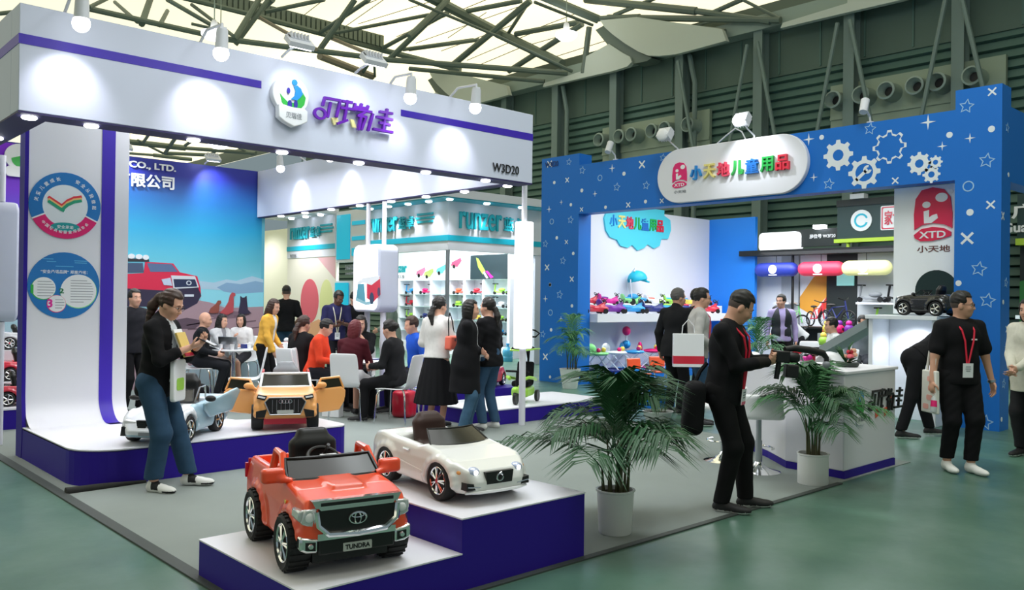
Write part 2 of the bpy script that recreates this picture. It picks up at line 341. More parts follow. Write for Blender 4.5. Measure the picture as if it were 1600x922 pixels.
PIC={
 'lake':[(6.217,1.726),(7.407,1.702),(7.412,1.388),(6.221,1.47)],
 'mount_far':[(6.186,1.867),(6.449,1.845),(6.687,1.909),(6.87,1.884),(7.18,1.981),(7.404,1.927),(7.407,1.687),(6.217,1.726)],
 'mount_mid':[(6.51,1.76),(6.688,1.851),(6.964,1.828),(7.245,1.893),(7.405,1.867),(7.407,1.687),(6.874,1.65),(6.631,1.69)],
 'rock':[(4.992,1.328),(5.63,1.383),(6.162,1.527),(6.396,1.486),(6.695,1.386),(7.411,1.418),(7.419,0.909),(5.012,-0.042)],
 'rock2':[(6.253,1.3),(6.696,1.343),(7.19,1.298),(7.004,1.21),(6.519,1.184)],
 'rock3':[(5.552,1.135),(5.967,1.216),(6.284,1.157),(6.113,1.017),(5.636,1.024)],
 'body':[(4.603,1.935),(4.983,1.959),(5.218,1.98),(5.241,2.171),(5.715,2.162),(5.829,2.013),(6.142,1.951),(6.202,1.754),(6.219,1.584),(5.737,1.606),(5.546,1.576),(4.608,1.565)],
 'bodydark':[(4.606,1.724),(5.626,1.688),(5.749,1.746),(6.159,1.753),(6.219,1.612),(6.149,1.47),(5.937,1.356),(5.548,1.411),(4.611,1.407)],
 'wind':[(5.268,2.15),(5.688,2.147),(5.801,2.017),(5.329,2.002)],
 'sidewin':[(4.6,2.132),(5.202,2.148),(5.218,1.993),(4.603,1.961)],
 'grilleframe':[(5.677,1.952),(6.099,1.95),(6.173,1.754),(5.722,1.717)],
 'grille':[(5.719,1.89),(6.099,1.894),(6.144,1.767),(5.741,1.745)],
 'head':[(5.514,1.879),(5.664,1.91),(5.702,1.772),(5.556,1.783)],
 'plate':[(5.919,1.625),(6.081,1.628),(6.081,1.588),(5.919,1.586)],
 'rail':[(4.599,2.211),(5.294,2.222),(5.308,2.179),(4.6,2.156)],
 'lampA':[(5.069,2.258),(5.062,2.237),(5.041,2.22),(5.013,2.213),(4.985,2.217),(4.963,2.232),(4.956,2.253),(4.963,2.275),(4.983,2.292),(5.012,2.299),(5.04,2.295),(5.061,2.28)],
 'lampB':[(5.193,2.256),(5.185,2.234),(5.164,2.217),(5.136,2.21),(5.107,2.215),(5.085,2.229),(5.077,2.251),(5.085,2.273),(5.105,2.289),(5.134,2.297),(5.163,2.292),(5.185,2.277)],
 'lampC':[(5.301,2.25),(5.295,2.228),(5.275,2.211),(5.249,2.204),(5.222,2.209),(5.203,2.224),(5.195,2.245),(5.202,2.267),(5.221,2.284),(5.248,2.291),(5.274,2.286),(5.294,2.271)],
 'badge':[(6.038,1.83),(6.034,1.814),(6.024,1.8),(6.008,1.79),(5.99,1.787),(5.971,1.79),(5.956,1.798),(5.945,1.812),(5.941,1.828),(5.945,1.844),(5.955,1.858),(5.97,1.867),(5.988,1.871),(6.007,1.868),(6.023,1.86),(6.034,1.846)],
 'badge_in':[(6.018,1.83),(6.016,1.82),(6.01,1.811),(6.0,1.806),(5.99,1.804),(5.979,1.805),(5.969,1.811),(5.963,1.819),(5.961,1.828),(5.963,1.838),(5.969,1.846),(5.978,1.852),(5.989,1.854),(6.0,1.853),(6.009,1.847),(6.015,1.839)],
 'dog1':[(6.363,1.314),(6.397,1.385),(6.485,1.457),(6.528,1.524),(6.573,1.524),(6.586,1.478),(6.55,1.443),(6.546,1.371),(6.532,1.299),(6.399,1.291)],
 'dog2':[(6.562,1.299),(6.665,1.401),(6.724,1.502),(6.752,1.619),(6.791,1.672),(6.843,1.661),(6.85,1.62),(6.814,1.591),(6.822,1.474),(6.812,1.313),(6.697,1.264)],
 'dog3':[(6.916,1.299),(6.939,1.416),(6.953,1.504),(6.952,1.607),(6.989,1.578),(7.036,1.584),(7.066,1.611),(7.074,1.52),(7.095,1.358),(7.159,1.298),(7.003,1.269)],
 'txt_ltd':[(4.91,3.82),(5.592,3.757)],
 'txt_gs':[(4.912,3.68),(5.596,3.491)],
 'lb_face':[(-11.254,2.415),(-10.459,2.384),(-10.411,1.409),(-11.229,1.394)],
 'ft_red':[(-10.869,1.837),(-10.693,1.864),(-10.521,1.917),(-10.5,1.655),(-10.685,1.543),(-10.863,1.598)],
 'ft_white':[(-11.129,1.839),(-10.974,1.903),(-10.745,1.92),(-10.546,1.937),(-10.52,1.89),(-10.742,1.794),(-10.972,1.838),(-11.117,1.79)],
 'ft_grille':[(-11.112,1.81),(-10.946,1.818),(-10.898,1.541),(-11.149,1.596)],
 'ft_bump':[(-11.17,1.61),(-10.888,1.541),(-10.686,1.557),(-10.685,1.515),(-10.887,1.496),(-11.169,1.561)],
 'ft_wheel':[(-10.672,1.599),(-10.676,1.56),(-10.691,1.529),(-10.712,1.512),(-10.737,1.511),(-10.759,1.528),(-10.776,1.559),(-10.782,1.598),(-10.778,1.637),(-10.763,1.668),(-10.741,1.686),(-10.717,1.686),(-10.694,1.669),(-10.678,1.638)],
 'ft_wheel2':[(-10.506,1.697),(-10.509,1.668),(-10.517,1.645),(-10.531,1.632),(-10.546,1.632),(-10.56,1.644),(-10.571,1.668),(-10.575,1.696),(-10.572,1.725),(-10.563,1.748),(-10.549,1.761),(-10.534,1.761),(-10.52,1.748),(-10.51,1.725)],
 'ft_badge':[(-10.881,2.316),(-10.815,2.334),(-10.754,2.312),(-10.753,2.264),(-10.813,2.221),(-10.875,2.268)],
}
# strokes of the sign, metres on the fascia plane
LOGO=[[(4.446,3.431),(4.477,3.573)],[(4.389,3.539),(4.41,3.615),(4.588,3.616),(4.548,3.447)],[(4.673,3.626),(4.636,3.411)],[(4.616,3.616),(4.725,3.619)],[(4.6,3.546),(4.761,3.55)],[(4.563,3.379),(4.67,3.426)],[(4.763,3.609),(4.758,3.58),(4.913,3.587),(4.921,3.611)],[(4.841,3.619),(4.834,3.587)],[(4.743,3.557),(4.961,3.557)],[(4.878,3.539),(4.802,3.495),(4.896,3.493),(4.845,3.362)],[(4.832,3.491),(4.81,3.357)],[(4.979,3.535),(4.928,3.364)],[(5.075,3.58),(5.223,3.583)],[(5.034,3.518),(5.224,3.516)],[(5.16,3.615),(5.141,3.519)],[(5.071,3.462),(5.194,3.455)],[(4.994,3.384),(5.226,3.382)],[(5.125,3.491),(5.109,3.385)]]
# printed pattern of the blue booth: kind, -y, z, size
PATTERN= [('s',-11.262,4.275,0.075),('s',-10.909,4.076,0.081),('s',-10.055,3.681,0.085),('s',-9.381,3.651,0.082),('s',-9.021,4.099,0.074),('s',-11.199,3.153,0.082),('s',-11.875,2.718,0.077),('s',-11.387,2.373,0.082),('s',-11.466,1.715,0.09),('s',-11.915,0.93,0.077),('s',-11.425,0.59,0.075),('o',-10.463,3.889,0.057),('o',-11.705,3.15,0.057),('o',-11.712,1.36,0.061),('p',-10.172,4.037,0.078),('p',-10.583,3.602,0.058),('p',-11.784,3.397,0.069),('p',-11.451,3.511,0.049),('p',-11.856,1.63,0.069),('p',-11.422,1.242,0.056),('x',-11.785,4.29,0.076),('x',-11.301,3.928,0.056),('x',-9.48,4.032,0.079),('x',-9.783,3.336,0.056),('x',-9.036,3.351,0.047),('x',-10.918,3.333,0.048),('x',-11.303,2.731,0.048),('x',-11.82,2.251,0.069),('x',-11.15,2.012,0.059),('x',-11.837,0.485,0.076),('x',-11.12,0.211,0.059),('d',-11.649,3.912,0.034),('d',-9.889,3.909,0.038),('d',-10.916,3.694,0.037),('d',-11.195,3.443,0.033),('d',-10.319,3.332,0.032),('d',-9.392,3.366,0.034),('d',-11.562,2.823,0.034),('d',-11.118,2.504,0.033),('d',-11.73,1.905,0.034),('d',-11.731,1.912,0.034),('d',-11.137,1.5,0.033),('d',-11.688,1.021,0.034),('d',-11.7,0.097,0.03),('s',-5.391,4.093,0.093),('s',-4.113,4.212,0.101),('p',-6.321,4.066,0.093),('p',-4.598,4.073,0.105),('p',-4.412,3.725,0.065),('p',-4.068,3.787,0.068),('x',-3.808,4.351,0.06),('d',-6.116,4.069,0.037),('d',-4.322,3.865,0.041),('d',-3.812,3.872,0.042),('g',-5.859,3.774,0.226),('g',-4.708,3.525,0.158),('g',-4.496,3.52,0.093),('g',-4.548,3.36,0.117),('w',-5.469,3.483,0.234),('h',-5.115,3.804,0.237),('p',-6.234,3.486,0.063),('x',-5.029,3.322,0.054),('x',-3.814,2.898,0.062),('x',-4.092,2.479,0.091),('s',-5.996,3.364,0.091),('s',-3.864,3.471,0.105),('s',-3.946,2.076,0.105),('o',-4.083,3.16,0.071),('d',-4.06,2.817,0.045),('d',-4.192,1.893,0.038),('s',-3.839,1.668,0.104),('s',-3.856,0.103,0.104)]
# lined roof edge lobes: outlines (-y, z) beside the wall
LOBES={'C':[(-17.0,10.07),(-16.82,9.82),(-16.51,9.54),(-16.02,9.16),(-15.51,8.81),(-15.16,8.63),(-14.77,8.54),(-14.18,8.47),(-13.38,8.48),(-12.58,8.5),(-12.72,8.84),(-14.23,9.36),(-15.6,9.84)],'Cd':[(-17.33,9.89),(-17.0,9.95),(-16.82,9.78),(-16.51,9.5),(-16.02,9.13),(-15.51,8.78),(-15.16,8.6),(-15.34,8.54),(-15.82,8.56),(-16.25,8.83),(-16.76,9.24)],'A':[(-24.96,9.92),(-24.53,9.51),(-23.96,9.16),(-23.24,8.87),(-22.53,8.64),(-21.86,8.48),(-21.05,8.44),(-19.94,8.63),(-19.46,8.65),(-19.82,8.8),(-21.06,9.04),(-23.07,9.53)],'Ad':[(-25.3,9.79),(-24.95,9.83),(-24.53,9.46),(-23.96,9.11),(-23.24,8.82),(-22.19,8.49),(-23.23,8.71),(-24.33,9.13)],'B':[(-17.79,8.71),(-17.79,9.1),(-16.73,9.32),(-16.18,8.93),(-15.91,8.77),(-15.84,8.6),(-16.01,8.5),(-16.54,8.47),(-17.7,8.49),(-19.52,8.51),(-19.46,8.63)]}
# ------------------------------------------------------------------ materials of the place
M=dict(
 white=mat('white_laminate','#e6e6ee',.45), matte=mat('white_paint','#e2e3ea',.6), lav=mat('white_banner_cloth','#d3d8ea',.65),
 purple=mat('purple_laminate','#2c1690',.5,spec=.25), purp2=mat('purple_print','#3a1db0',.5), black=mat('black_plastic','#101012',.45), dark=mat('dark_fabric','#131316',.85,spec=.2),
 rubber=mat('rubber','#17171a',.7), chrome=mat('chrome','#e6e8ea',.12,1), steel=mat('brushed_steel','#b9bdc2',.3,1),
 lamp=mat('lamp_lens','#f7f9ff',.3,emit=9), lamphouse=mat('lamp_housing','#d6d8de',.4), box=mat('lightbox_face','#f5f7ff',.4,emit=1.15),
 blue=mat('blue_print','#1a70cc',.5,spec=.3), bluebright=mat('blue_panel','#157fe6',.5), pale=mat('pale_print','#e6ecf2',.55),
 teal=mat('teal_letters','#1fb0c0',.45), cyan=mat('cyan_panel','#18b9d6',.45), grey=mat('grey_plastic','#8c9096',.5),
 glass=mat('clear_glass','#eefaf8',.05,trans=1,ior=1.1,alpha=.35), smoke=mat('smoked_glass','#2b2a20',.22,spec=.25),
 red=mat('red_gloss','#d3213c',.3,coat=.4), pink=mat('magenta_print','#e3156f',.5), green=mat('green_gloss','#39b54a',.35), yellow=mat('yellow_gloss','#f3d95a',.35),
 orange=mat('orange_gloss','#f2603a',.3,coat=.5), lime=mat('lime_gloss','#a4dc4e',.35), skyblue=mat('skyblue_gloss','#2f9fe0',.35), navy=mat('navy_gloss','#232f78',.4),
 magenta=mat('hot_pink_gloss','#e0239a',.35), violet=mat('violet_gloss','#7a2ba0',.4), whiteg=mat('white_gloss','#f0f1f4',.3), ltgreen=mat('light_green_gloss','#8fe08c',.35),
 truss=mat('truss_paint','#5d6a5f',.6), truss_lit=mat('truss_paint_lit','#8d8474',.6), louver=mat('wall_louver','#4d6a60',.6,noise=.12,scale=.6), beam=mat('wall_beam','#8a9a90',.6), column=mat('column_paint','#6d7f78',.6),
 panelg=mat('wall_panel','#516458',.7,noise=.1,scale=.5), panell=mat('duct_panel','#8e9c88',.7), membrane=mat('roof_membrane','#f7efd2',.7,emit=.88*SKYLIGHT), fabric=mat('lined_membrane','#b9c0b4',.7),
 skin=mat('skin','#d9a58c',.55), skin2=mat('skin_tan','#cd9a80',.55), skin3=mat('skin_dark','#6e4a3c',.55), hair=mat('black_hair','#16120f',.5), hairb=mat('brown_hair','#3a241c',.5), hairr=mat('red_hair','#6b2028',.5), hairg=mat('grey_hair','#5b5856',.6),
)
def mm(k): return M[k]
# concrete floor: greenish, worn, slightly glossy
def floor_mat():
    m=bpy.data.materials.new('worn_concrete'); m.use_nodes=True; nt=m.node_tree; b=nt.nodes['Principled BSDF']; L=nt.links.new
    tc=nt.nodes.new('ShaderNodeTexCoord')
    def noise(sc,det=6,rgh=.6):
        n=nt.nodes.new('ShaderNodeTexNoise'); n.inputs['Scale'].default_value=sc; n.inputs['Detail'].default_value=det; n.inputs['Roughness'].default_value=rgh; L(tc.outputs['Object'],n.inputs['Vector']); return n
    a=noise(.9); r=nt.nodes.new('ShaderNodeValToRGB'); L(a.outputs['Fac'],r.inputs[0])
    e=r.color_ramp.elements; e[0].position=.3; e[0].color=C3('#456c5c'); e[1].position=.72; e[1].color=C3('#6a897c')
    q=e.new(.5); q.color=C3('#547a68')
    f=noise(26,8,.75); r2=nt.nodes.new('ShaderNodeValToRGB'); L(f.outputs['Fac'],r2.inputs[0]); r2.color_ramp.elements[0].position=.66; r2.color_ramp.elements[1].position=.78
    mx=nt.nodes.new('ShaderNodeMix'); mx.data_type='RGBA'; L(r2.outputs[0],mx.inputs[0]); L(r.outputs[0],mx.inputs[6]); mx.inputs[7].default_value=C3('#8aa093')
    pz=noise(.33,2,.4); pr=nt.nodes.new('ShaderNodeValToRGB'); L(pz.outputs['Fac'],pr.inputs[0]); pr.color_ramp.elements[0].position=.53; pr.color_ramp.elements[1].position=.545   # lighter patches painted in for floor reflections
    m2=nt.nodes.new('ShaderNodeMix'); m2.data_type='RGBA'; m2.blend_type='MULTIPLY'; m2.inputs[0].default_value=1; L(mx.outputs[2],m2.inputs[6])
    pc=nt.nodes.new('ShaderNodeMix'); pc.data_type='RGBA'; L(pr.outputs[0],pc.inputs[0]); pc.inputs[6].default_value=(.80,.80,.80,1); pc.inputs[7].default_value=(1.12,1.12,1.14,1); L(pc.outputs[2],m2.inputs[7])
    L(m2.outputs[2],b.inputs['Base Color'])
    g=noise(2.2,4); mr=nt.nodes.new('ShaderNodeMapRange'); mr.inputs['To Min'].default_value=.22; mr.inputs['To Max'].default_value=.5; L(g.outputs['Fac'],mr.inputs['Value']); L(mr.outputs[0],b.inputs['Roughness'])
    b.inputs['Specular IOR Level'].default_value=.6
    return m
MB().box((-12,-8,-.1),(20.2,34,0)).build('floor',floor_mat(),kind='structure')
carpet=mat('grey_carpet','#8b9390',.95,noise=.10,scale=1.6,bump=.15,bscale=300,spec=.1)
MB().box((2.02,3.56,0),(8.85,14.8,.006)).build('floor_carpet',carpet,kind='structure')
tape=mat('carpet_tape','#3c4340',.6)
MB().box((1.95,3.52,0),(2.03,14.0,.012)).build('trim_1',tape,kind='structure')
MB().box((2.03,3.52,0),(7.3,3.57,.010)).build('trim_2',tape,kind='structure')
# curled carpet edge beside the purple stage
b=MB(); b.tube([(2.02,7.40,.02),(2.3,7.405,.02),(2.65,7.41,.016)],[.035,.03,.014],10); b.build('trim_3',mat('carpet_back','#2b2c2a',.9),kind='structure',smooth=True)
# hall wall of louvres
b=MB(); zt=7.55; n=34; dz=zt/n
prof=[]
vs=[];fs=[]
Y0,Y1=-6,36
for i in range(n):
    z=i*dz; o=len(vs)
    for (x,zz) in ((20.12,z),(20.0,z+.03),(20.08,z+dz-.02),(20.12,z+dz)):
        vs+=[(x,Y0,zz),(x,Y1,zz)]
    for k in range(3): fs.append((o+2*k,o+2*k+1,o+2*k+3,o+2*k+2))
b.add(vs,fs); b.build('wall_right',M['louver'],kind='structure')
b=MB(); b.box((20.02,Y0,7.5),(20.2,Y1,8.7)); b.build('trim_4',M['panelg'],kind='structure')
b=MB()
for k in range(38): b.box((19.99,-5.5+k*1.13,7.55),(20.03,-5.46+k*1.13,8.65))
b.build('trim_5',M['louver'],kind='structure')
MB().box((19.55,Y0,8.68),(20.1,Y1,9.05)).build('trim_6',M['beam'],kind='structure')
cols=[1.98,4.48,6.98,9.43,11.87,14.35,16.78,19.24,21.7,24.2,26.7]
for y in cols:
    b=MB(); b.box((19.62,y-.13,0),(19.66,y+.13,8.7)); b.box((19.94,y-.13,0),(19.98,y+.13,8.7)); b.box((19.66,y-.02,0),(19.94,y+.02,8.7))
    b.build('column',M['column'],kind='structure')
for y0,y1 in zip(cols[:-1],cols[1:]):
    if y0>14: continue
    b=MB(); ym=(y0+y1)/2
    b.tube([(19.36,y0+.15,8.3),(19.36,ym-.35,4.6)],.05,6); b.tube([(19.36,y1-.15,8.3),(19.36,ym+.25,4.4)],.05,6)
    b.build('wall_brace',M['column'],kind='structure')
for y in (14.1,19.0):
    b=MB(); b.tube([(19.7,y-.05,8.5),(19.72,y-.12,8.1),(19.72,y-.22,7.7),(19.72,y-.22,3)],.07,8); b.build('drain_pipe',M['column'],kind='structure',smooth=True)
# duct panels and round air nozzles
for (ya,yb) in ((6.1,7.0),(7.15,9.3),(9.55,10.0),(13.5,14.2),(14.5,16.65),(16.9,17.4)):
    b=MB(); b.box((19.9,ya,5.0),(20.0,yb,6.15)); b.box((19.88,ya,6.15),(20.0,yb,6.95)); b.box((19.86,ya,6.1),(19.9,yb,6.17)); b.build('duct_panel',M['panell'],kind='structure')
noz=thing('air_nozzle','round grey air nozzle on the dark hall wall','air nozzle',(19.88,6.6,6.52),0,'air nozzles along the hall wall')
b=MB(); b.lathe([(.22,0),(.22,-.10),(.18,-.30),(.21,-.36),(.21,-.42),(.17,-.44),(.17,-.38),(.12,-.32),(.1,-.1)],n=20,axis='x',cap=False); b.build('housing',M['beam'],noz,smooth=True)
b=MB(); b.lathe([(.13,-.2),(.0,-.2)],n=16,axis='x'); b.build('opening',M['black'],noz)
LBL=['nozzle nearest the tall blue pillar','nozzle second from the tall blue pillar','nozzle third from the tall blue pillar','nozzle fourth from the tall blue pillar','nozzle above the capped spotlight on the blue header','nozzle left of the steel column above the blue header','nozzle beside the drain pipe on the wall','nozzle close above the round white sign lamp','nozzle right of the wide pale duct panel middle','nozzle left of the wide pale duct panel middle','leftmost nozzle at the pale duct panel by the column','nozzle partly hidden behind the white spotlight']
for i,y in enumerate((6.64,7.36,7.83,8.47,9.06,9.74,13.95,14.73,15.2,15.94,16.41,17.2)):
    o=noz if i==0 else copy_tree(noz); o.location=(19.88,y,6.52); o['label']='round grey air '+LBL[i]
# roof membrane and its lined edge lobes
b=MB().mat(M['membrane']); ys=[-30,-24,-20,-14,-10,-4,0,6,10,14,80]
for i,(a,c) in enumerate(zip(ys[:-1],ys[1:])):
    b.mat(M['membrane'] if i%2 else mat('roof_deck','#8d938c',.8)); b.add([(-40,a,13.2),(2,a,13.2),(2,c,13.2),(-40,c,13.2)],[(0,1,2,3)])
    b.mat(M['membrane'] if (i%2 or i==len(ys)-2) else MATS['roof_deck']); b.add([(2,a,13.2),(26,a,13.2),(26,c,13.2),(2,c,13.2)],[(0,1,2,3)])
b.build('ceiling',None,kind='structure')
n_=7
for dy in (0,-8.45,8.45):
    for k,(nm,d0,d1,mt) in enumerate((('C',0,.15,'fabric'),('Cd',-.5,-.02,'truss'),('B',-.1,.05,'fabric'))):
        b=MB(); b.prism([(u-dy,z) for u,z in LOBES[nm]],((19.4,0,0),(0,-1,0),(0,0,1)),d0,d1); b.build('trim_%d'%n_,M[mt],kind='structure'); n_+=1
b=MB(); b.box((20.1,-6,8.9),(20.15,60,13.2)); b.build('wall_clerestory',M['membrane'],kind='structure')
b=MB(); b.box((20.05,-6,8.9),(20.1,60,9.5)); b.build('trim_%d'%n_,M['truss'],kind='structure')
for i,t in enumerate(TRUSS):
    b=MB(); b.cyl(t[0:3],t[3:6],t[6],n=8); b.build('roof_truss_member',M['truss_lit'] if i in (17,18,19) else M['truss'],kind='structure',smooth=True)  # a few members take a lighter copy with the light painted in
for t in CABLE:
    b=MB(); b.cyl(t[0:3],t[3:6],t[6],n=5); b.build('roof_cable',M['truss_lit'],kind='structure')
# ribbed purlin band along the upper chord
b=MB()
for i in range(60):
    f=i/59; x=6.5+f*11.2; b.box((x,26.43,10.95),(x+.13,26.5,11.35))
b.box((6.3,26.5,10.9),(17.9,26.6,11.4)); b.build('roof_purlin_band',M['truss'],kind='structure')
# hanging hall lamps
def hall_lamp(x,y,z,label):
    t=thing('hall_lamp',label,'lamp',(x,y,z),0,'lamps hanging from the hall roof')
    b=MB(); b.cyl((0,0,.25),(0,0,13.2-z),.015,n=6); b.build('cable',M['beam'],t)
    b=MB(); b.lathe([(.05,.3),(.08,.25),(.1,.1),(.12,.05)],n=14); b.build('housing',M['lamphouse'],t,smooth=True)
    b=MB(); b.lathe([(.12,.05),(.32,-.02),(.32,-.1),(.2,-.2),(.0,-.22)],n=20,cap=False); b.build('bulb',M['lamp'],t,smooth=True)
hall_lamp(18.07,17.27,9.49,'round bright lamp hanging from the hall roof in front of the grey roof lobe')
hall_lamp(9.21,21.4,8.46,'bright round hall lamp seen just above the arm spotlight at the fascia top')
hall_lamp(11.04,25.18,6.34,'bright hall lamp seen under the white canopy above the blue sky picture')
# ================================================================== the white and purple booth
cn=thing('booth_canopy','large white booth canopy with purple stripes and purple sign lettering above the stage','booth canopy',(1.69,7.62,0))
CN=V((1.69,7.62,0))
def rel(mb,P): mb.X=Matrix.Translation(-V(P)); return mb
b=rel(MB(),CN); b.box((1.69,7.62,3.06),(7.39,7.88,3.92)); b.build('front_fascia',M['lav'],cn,bev=.006)
b=rel(MB(),CN); b.box((1.69,7.88,3.06),(1.95,14.82,3.92)); b.build('side_fascia',M['lav'],cn)
b=rel(MB(),CN); b.box((7.25,7.88,3.08),(7.39,14.82,3.93)); b.build('side_fascia',M['lav'],cn)
soff=mat('soffit_purple','#231a52',.6)
for lo,hi in (((1.69,7.62,3.045),(7.39,7.88,3.06)),((1.69,7.88,3.045),(1.95,14.8,3.06)),((7.25,7.88,3.065),(7.39,14.8,3.08))):
    b=rel(MB(),CN); b.box(lo,hi); b.build('soffit',soff,cn)
for pts in ([(1.69,3.595),(3.75,3.6),(3.75,3.672),(1.69,3.675)],[(5.38,3.592),(7.39,3.592),(7.39,3.68),(5.38,3.662)]):
    b=rel(MB(),CN); b.prism(pts,FY((0,7.62,0)),0,.004); b.build('stripe',M['purp2'],cn)
b=rel(MB(),CN); b.box((1.686,7.616,3.595),(1.69,14.8,3.675)); b.build('stripe',M['purp2'],cn)
# purple three-character sign, raised letters
b=rel(MB(),CN); fr=FY((0,7.585,0))
for i,s in enumerate(LOGO): b.stroke(s,.026,fr,0,.03+.0007*i)
lp=[(4.358+.074*cos(t),3.447+.062*sin(t)) for t in np.linspace(0,2*pi,28,endpoint=False)]; li=[(4.358+.048*cos(t),3.447+.038*sin(t)) for t in np.linspace(0,2*pi,28,endpoint=False)]
b.strip(lp,li,fr,0,.03); b.build('sign_lettering',mat('sign_purple','#6a12b4',.45),cn,label='purple raised sign lettering')
b=rel(MB(),CN); fr=FY((0,7.60,0))
b.prism([(4.50,3.43),(4.57,3.44),(4.585,3.385),(4.53,3.36)],fr,0,.02); b.prism([(4.72,3.45),(4.76,3.45),(4.80,3.37),(4.75,3.37)],fr,0,.02); b.build('sign_accent',mat('sign_cream','#efe6a0',.5),cn,label='cream sign accents')
# mascot-free round badge with banner
b=rel(MB(),CN); fr=FY((0,7.62,0))
b.prism(circ(4.03,3.575,.195,36,.185),fr,0,.07)
b.prism([(3.885,3.455),(3.90,3.47),(4.03,3.452),(4.16,3.455),(4.197,3.435),(4.195,3.33),(4.14,3.30),(4.05,3.262),(3.95,3.30),(3.888,3.34)],fr,.02,.10)
lb=b.build('logo_badge',M['whiteg'],cn,smooth=True,bev=.008)
b=rel(MB(),CN); b.mat(M['green'])
b.prism([(3.91,3.57),(3.93,3.49),(3.98,3.43),(4.05,3.42),(4.12,3.44),(4.17,3.50),(4.185,3.57),(4.15,3.62),(4.12,3.56),(4.06,3.50),(3.99,3.50),(3.94,3.54)],fr,.07,.076)
b.mat(mat('badge_blue','#2a8fd8',.4)); b.prism([(4.02,3.53),(4.06,3.57),(4.07,3.62),(4.05,3.66),(4.09,3.675),(4.13,3.65),(4.15,3.60),(4.12,3.56),(4.09,3.53)],fr,.076,.082); b.prism(circ(4.06,3.70,.03,14),fr,.076,.082)
b.mat(mat('badge_navy','#3a2fa0',.4)); b.prism(circ(4.01,3.475,.024,14,.045),fr,.078,.084); b.prism(circ(4.075,3.49,.02,14,.04),fr,.078,.084); b.prism(circ(3.995,3.61,.018,12,.03),fr,.078,.084)
b.mat(M['grey']); add_text(b,'贝瑞佳',.17,.06,FY((4.045,7.519,3.37)),0.005,.003)
b.build('logo_print',None,lb)
b=rel(MB(),CN); add_text(b,'W3D20',.43,.105,FY((6.93,7.61,3.19)),.004,.008); b.build('booth_number',M['black'],cn)
# recessed downlights under the canopy edges
for i,(x,y) in enumerate([(1.80,7.75),(2.27,7.74),(3.15,7.74),(4.04,7.74),(4.93,7.74),(5.82,7.74),(6.72,7.74)]+[(7.31,7.99+i*.86) for i in range(8)]+[(1.82,9.0+i*1.2) for i in range(2)]):
    zz=3.045 if x<7.25 else 3.062
    b=rel(MB(),CN); b.lathe([(.055,0),(.06,-.012),(.048,-.022),(0,-.026)],c=(x,y,zz),n=16); b.build('downlight',M['lamp'],cn,smooth=True)
    if i<15: spot('downlight_beam',(x,y,zz-.05),(x,y-(0.05 if x<7.2 else 0),0),36,95,.9)
# posts and lightbox of the right corner
b=rel(MB(),CN); b.cyl((7.47,7.84,2.58),(7.47,7.84,3.93),.035,n=16); b.build('post',M['white'],cn,smooth=True)
b=rel(MB(),CN); b.cyl((7.47,7.84,.007),(7.47,7.84,.98),.042,n=16); b.build('post',M['white'],cn,smooth=True)
b=rel(MB(),CN); b.box((7.375,7.755,.98),(7.565,7.925,2.60)); b.build('post_lightbox',M['box'],cn,bev=.02)
# arm spotlights in front of the fascia
def arm_lamp(x,y,z,back,label,en=1,tgt=None,group='arm spotlights along the booth fascias',ax='y'):
    t=thing('arm_spotlight',label,'spotlight',(x,y,z),0,group)
    d=V((0,back,0)) if ax=='y' else V((back,0,0))
    b=MB(); b.tube([d+V((0,0,.14)),d*.6+V((0,0,.27)),V((0,0,.25)),V((0,0,.17))],.014,8); b.build('arm',M['lamphouse'],t,smooth=True)
    u=(d.normalized()*.45+V((0,0,-1))).normalized()
    b=MB(); b.cyl(V((0,0,.2)),u*.02+V((0,0,.05)),.05,.058,14); b.box((-.03,-.03,.15),(.03,.03,.22)); b.build('housing',M['lamphouse'],t,smooth=True)
    b=MB(); b.ball(u*.04+V((0,0,.03)),.068,14,10); b.build('bulb',M['lamp'],t,smooth=True)
    p=V((x,y,z))+u*.13
    spot('arm_spot_beam',p,tgt if tgt is not None else p+d+V((0,0,-.55)),en*18,84,.9,(.90,.90,1))
for x,nm in ((2.03,'arm spotlight on the canopy fascia nearest its left corner'),(3.17,'arm spotlight on the canopy fascia above the end of the left purple stripe'),(6.1,'arm spotlight on the canopy fascia above the right purple stripe')):
    arm_lamp(x,7.2,3.74,.55,nm)
# floodlights standing on the fascia above the logo
def flood(x,y,z,label,tgt=None,en=1,yaw=0):
    t=thing('floodlight',label,'floodlight',(x,y,z),yaw,'floodlights over the booth signs')
    b=MB(); b.box((-.13,-.07,-.02),(.13,.07,.03),R=Matrix.Rotation(rad(40),3,'X')); b.box((-.10,-.02,.03),(.10,.05,.06),R=Matrix.Rotation(rad(40),3,'X'))
    for k in range(6): b.box((-.1+.035*k,-.03,.04),(-.09+.035*k,.06,.09))
    b.build('housing',M['lamphouse'],t)
    b=MB(); b.box((-.11,-.06,-.032),(.11,.06,-.022),R=Matrix.Rotation(rad(40),3,'X'),c=(0,0,.005)); b.build('lens',M['lamp'],t)
    b=MB(); b.tube([(0,.05,0),(0,.25,-.03),(0,.35,-.06)],.014,6); b.build('bracket',M['lamphouse'],t)
    if tgt is not None: spot('flood_beam',V((x,y,z-.05)),tgt,en*45,100,.8,(.84,.96,1))
flood(3.95,7.25,4.0,'white floodlight over the canopy badge',(4.15,7.62,3.35),.2)
flood(4.78,7.25,4.0,'white floodlight over the purple canopy lettering',(4.75,7.62,3.35),.2)
arm_lamp(5.27,7.28,3.72,.5,'small arm spotlight right of the two floodlights on the canopy',.45)
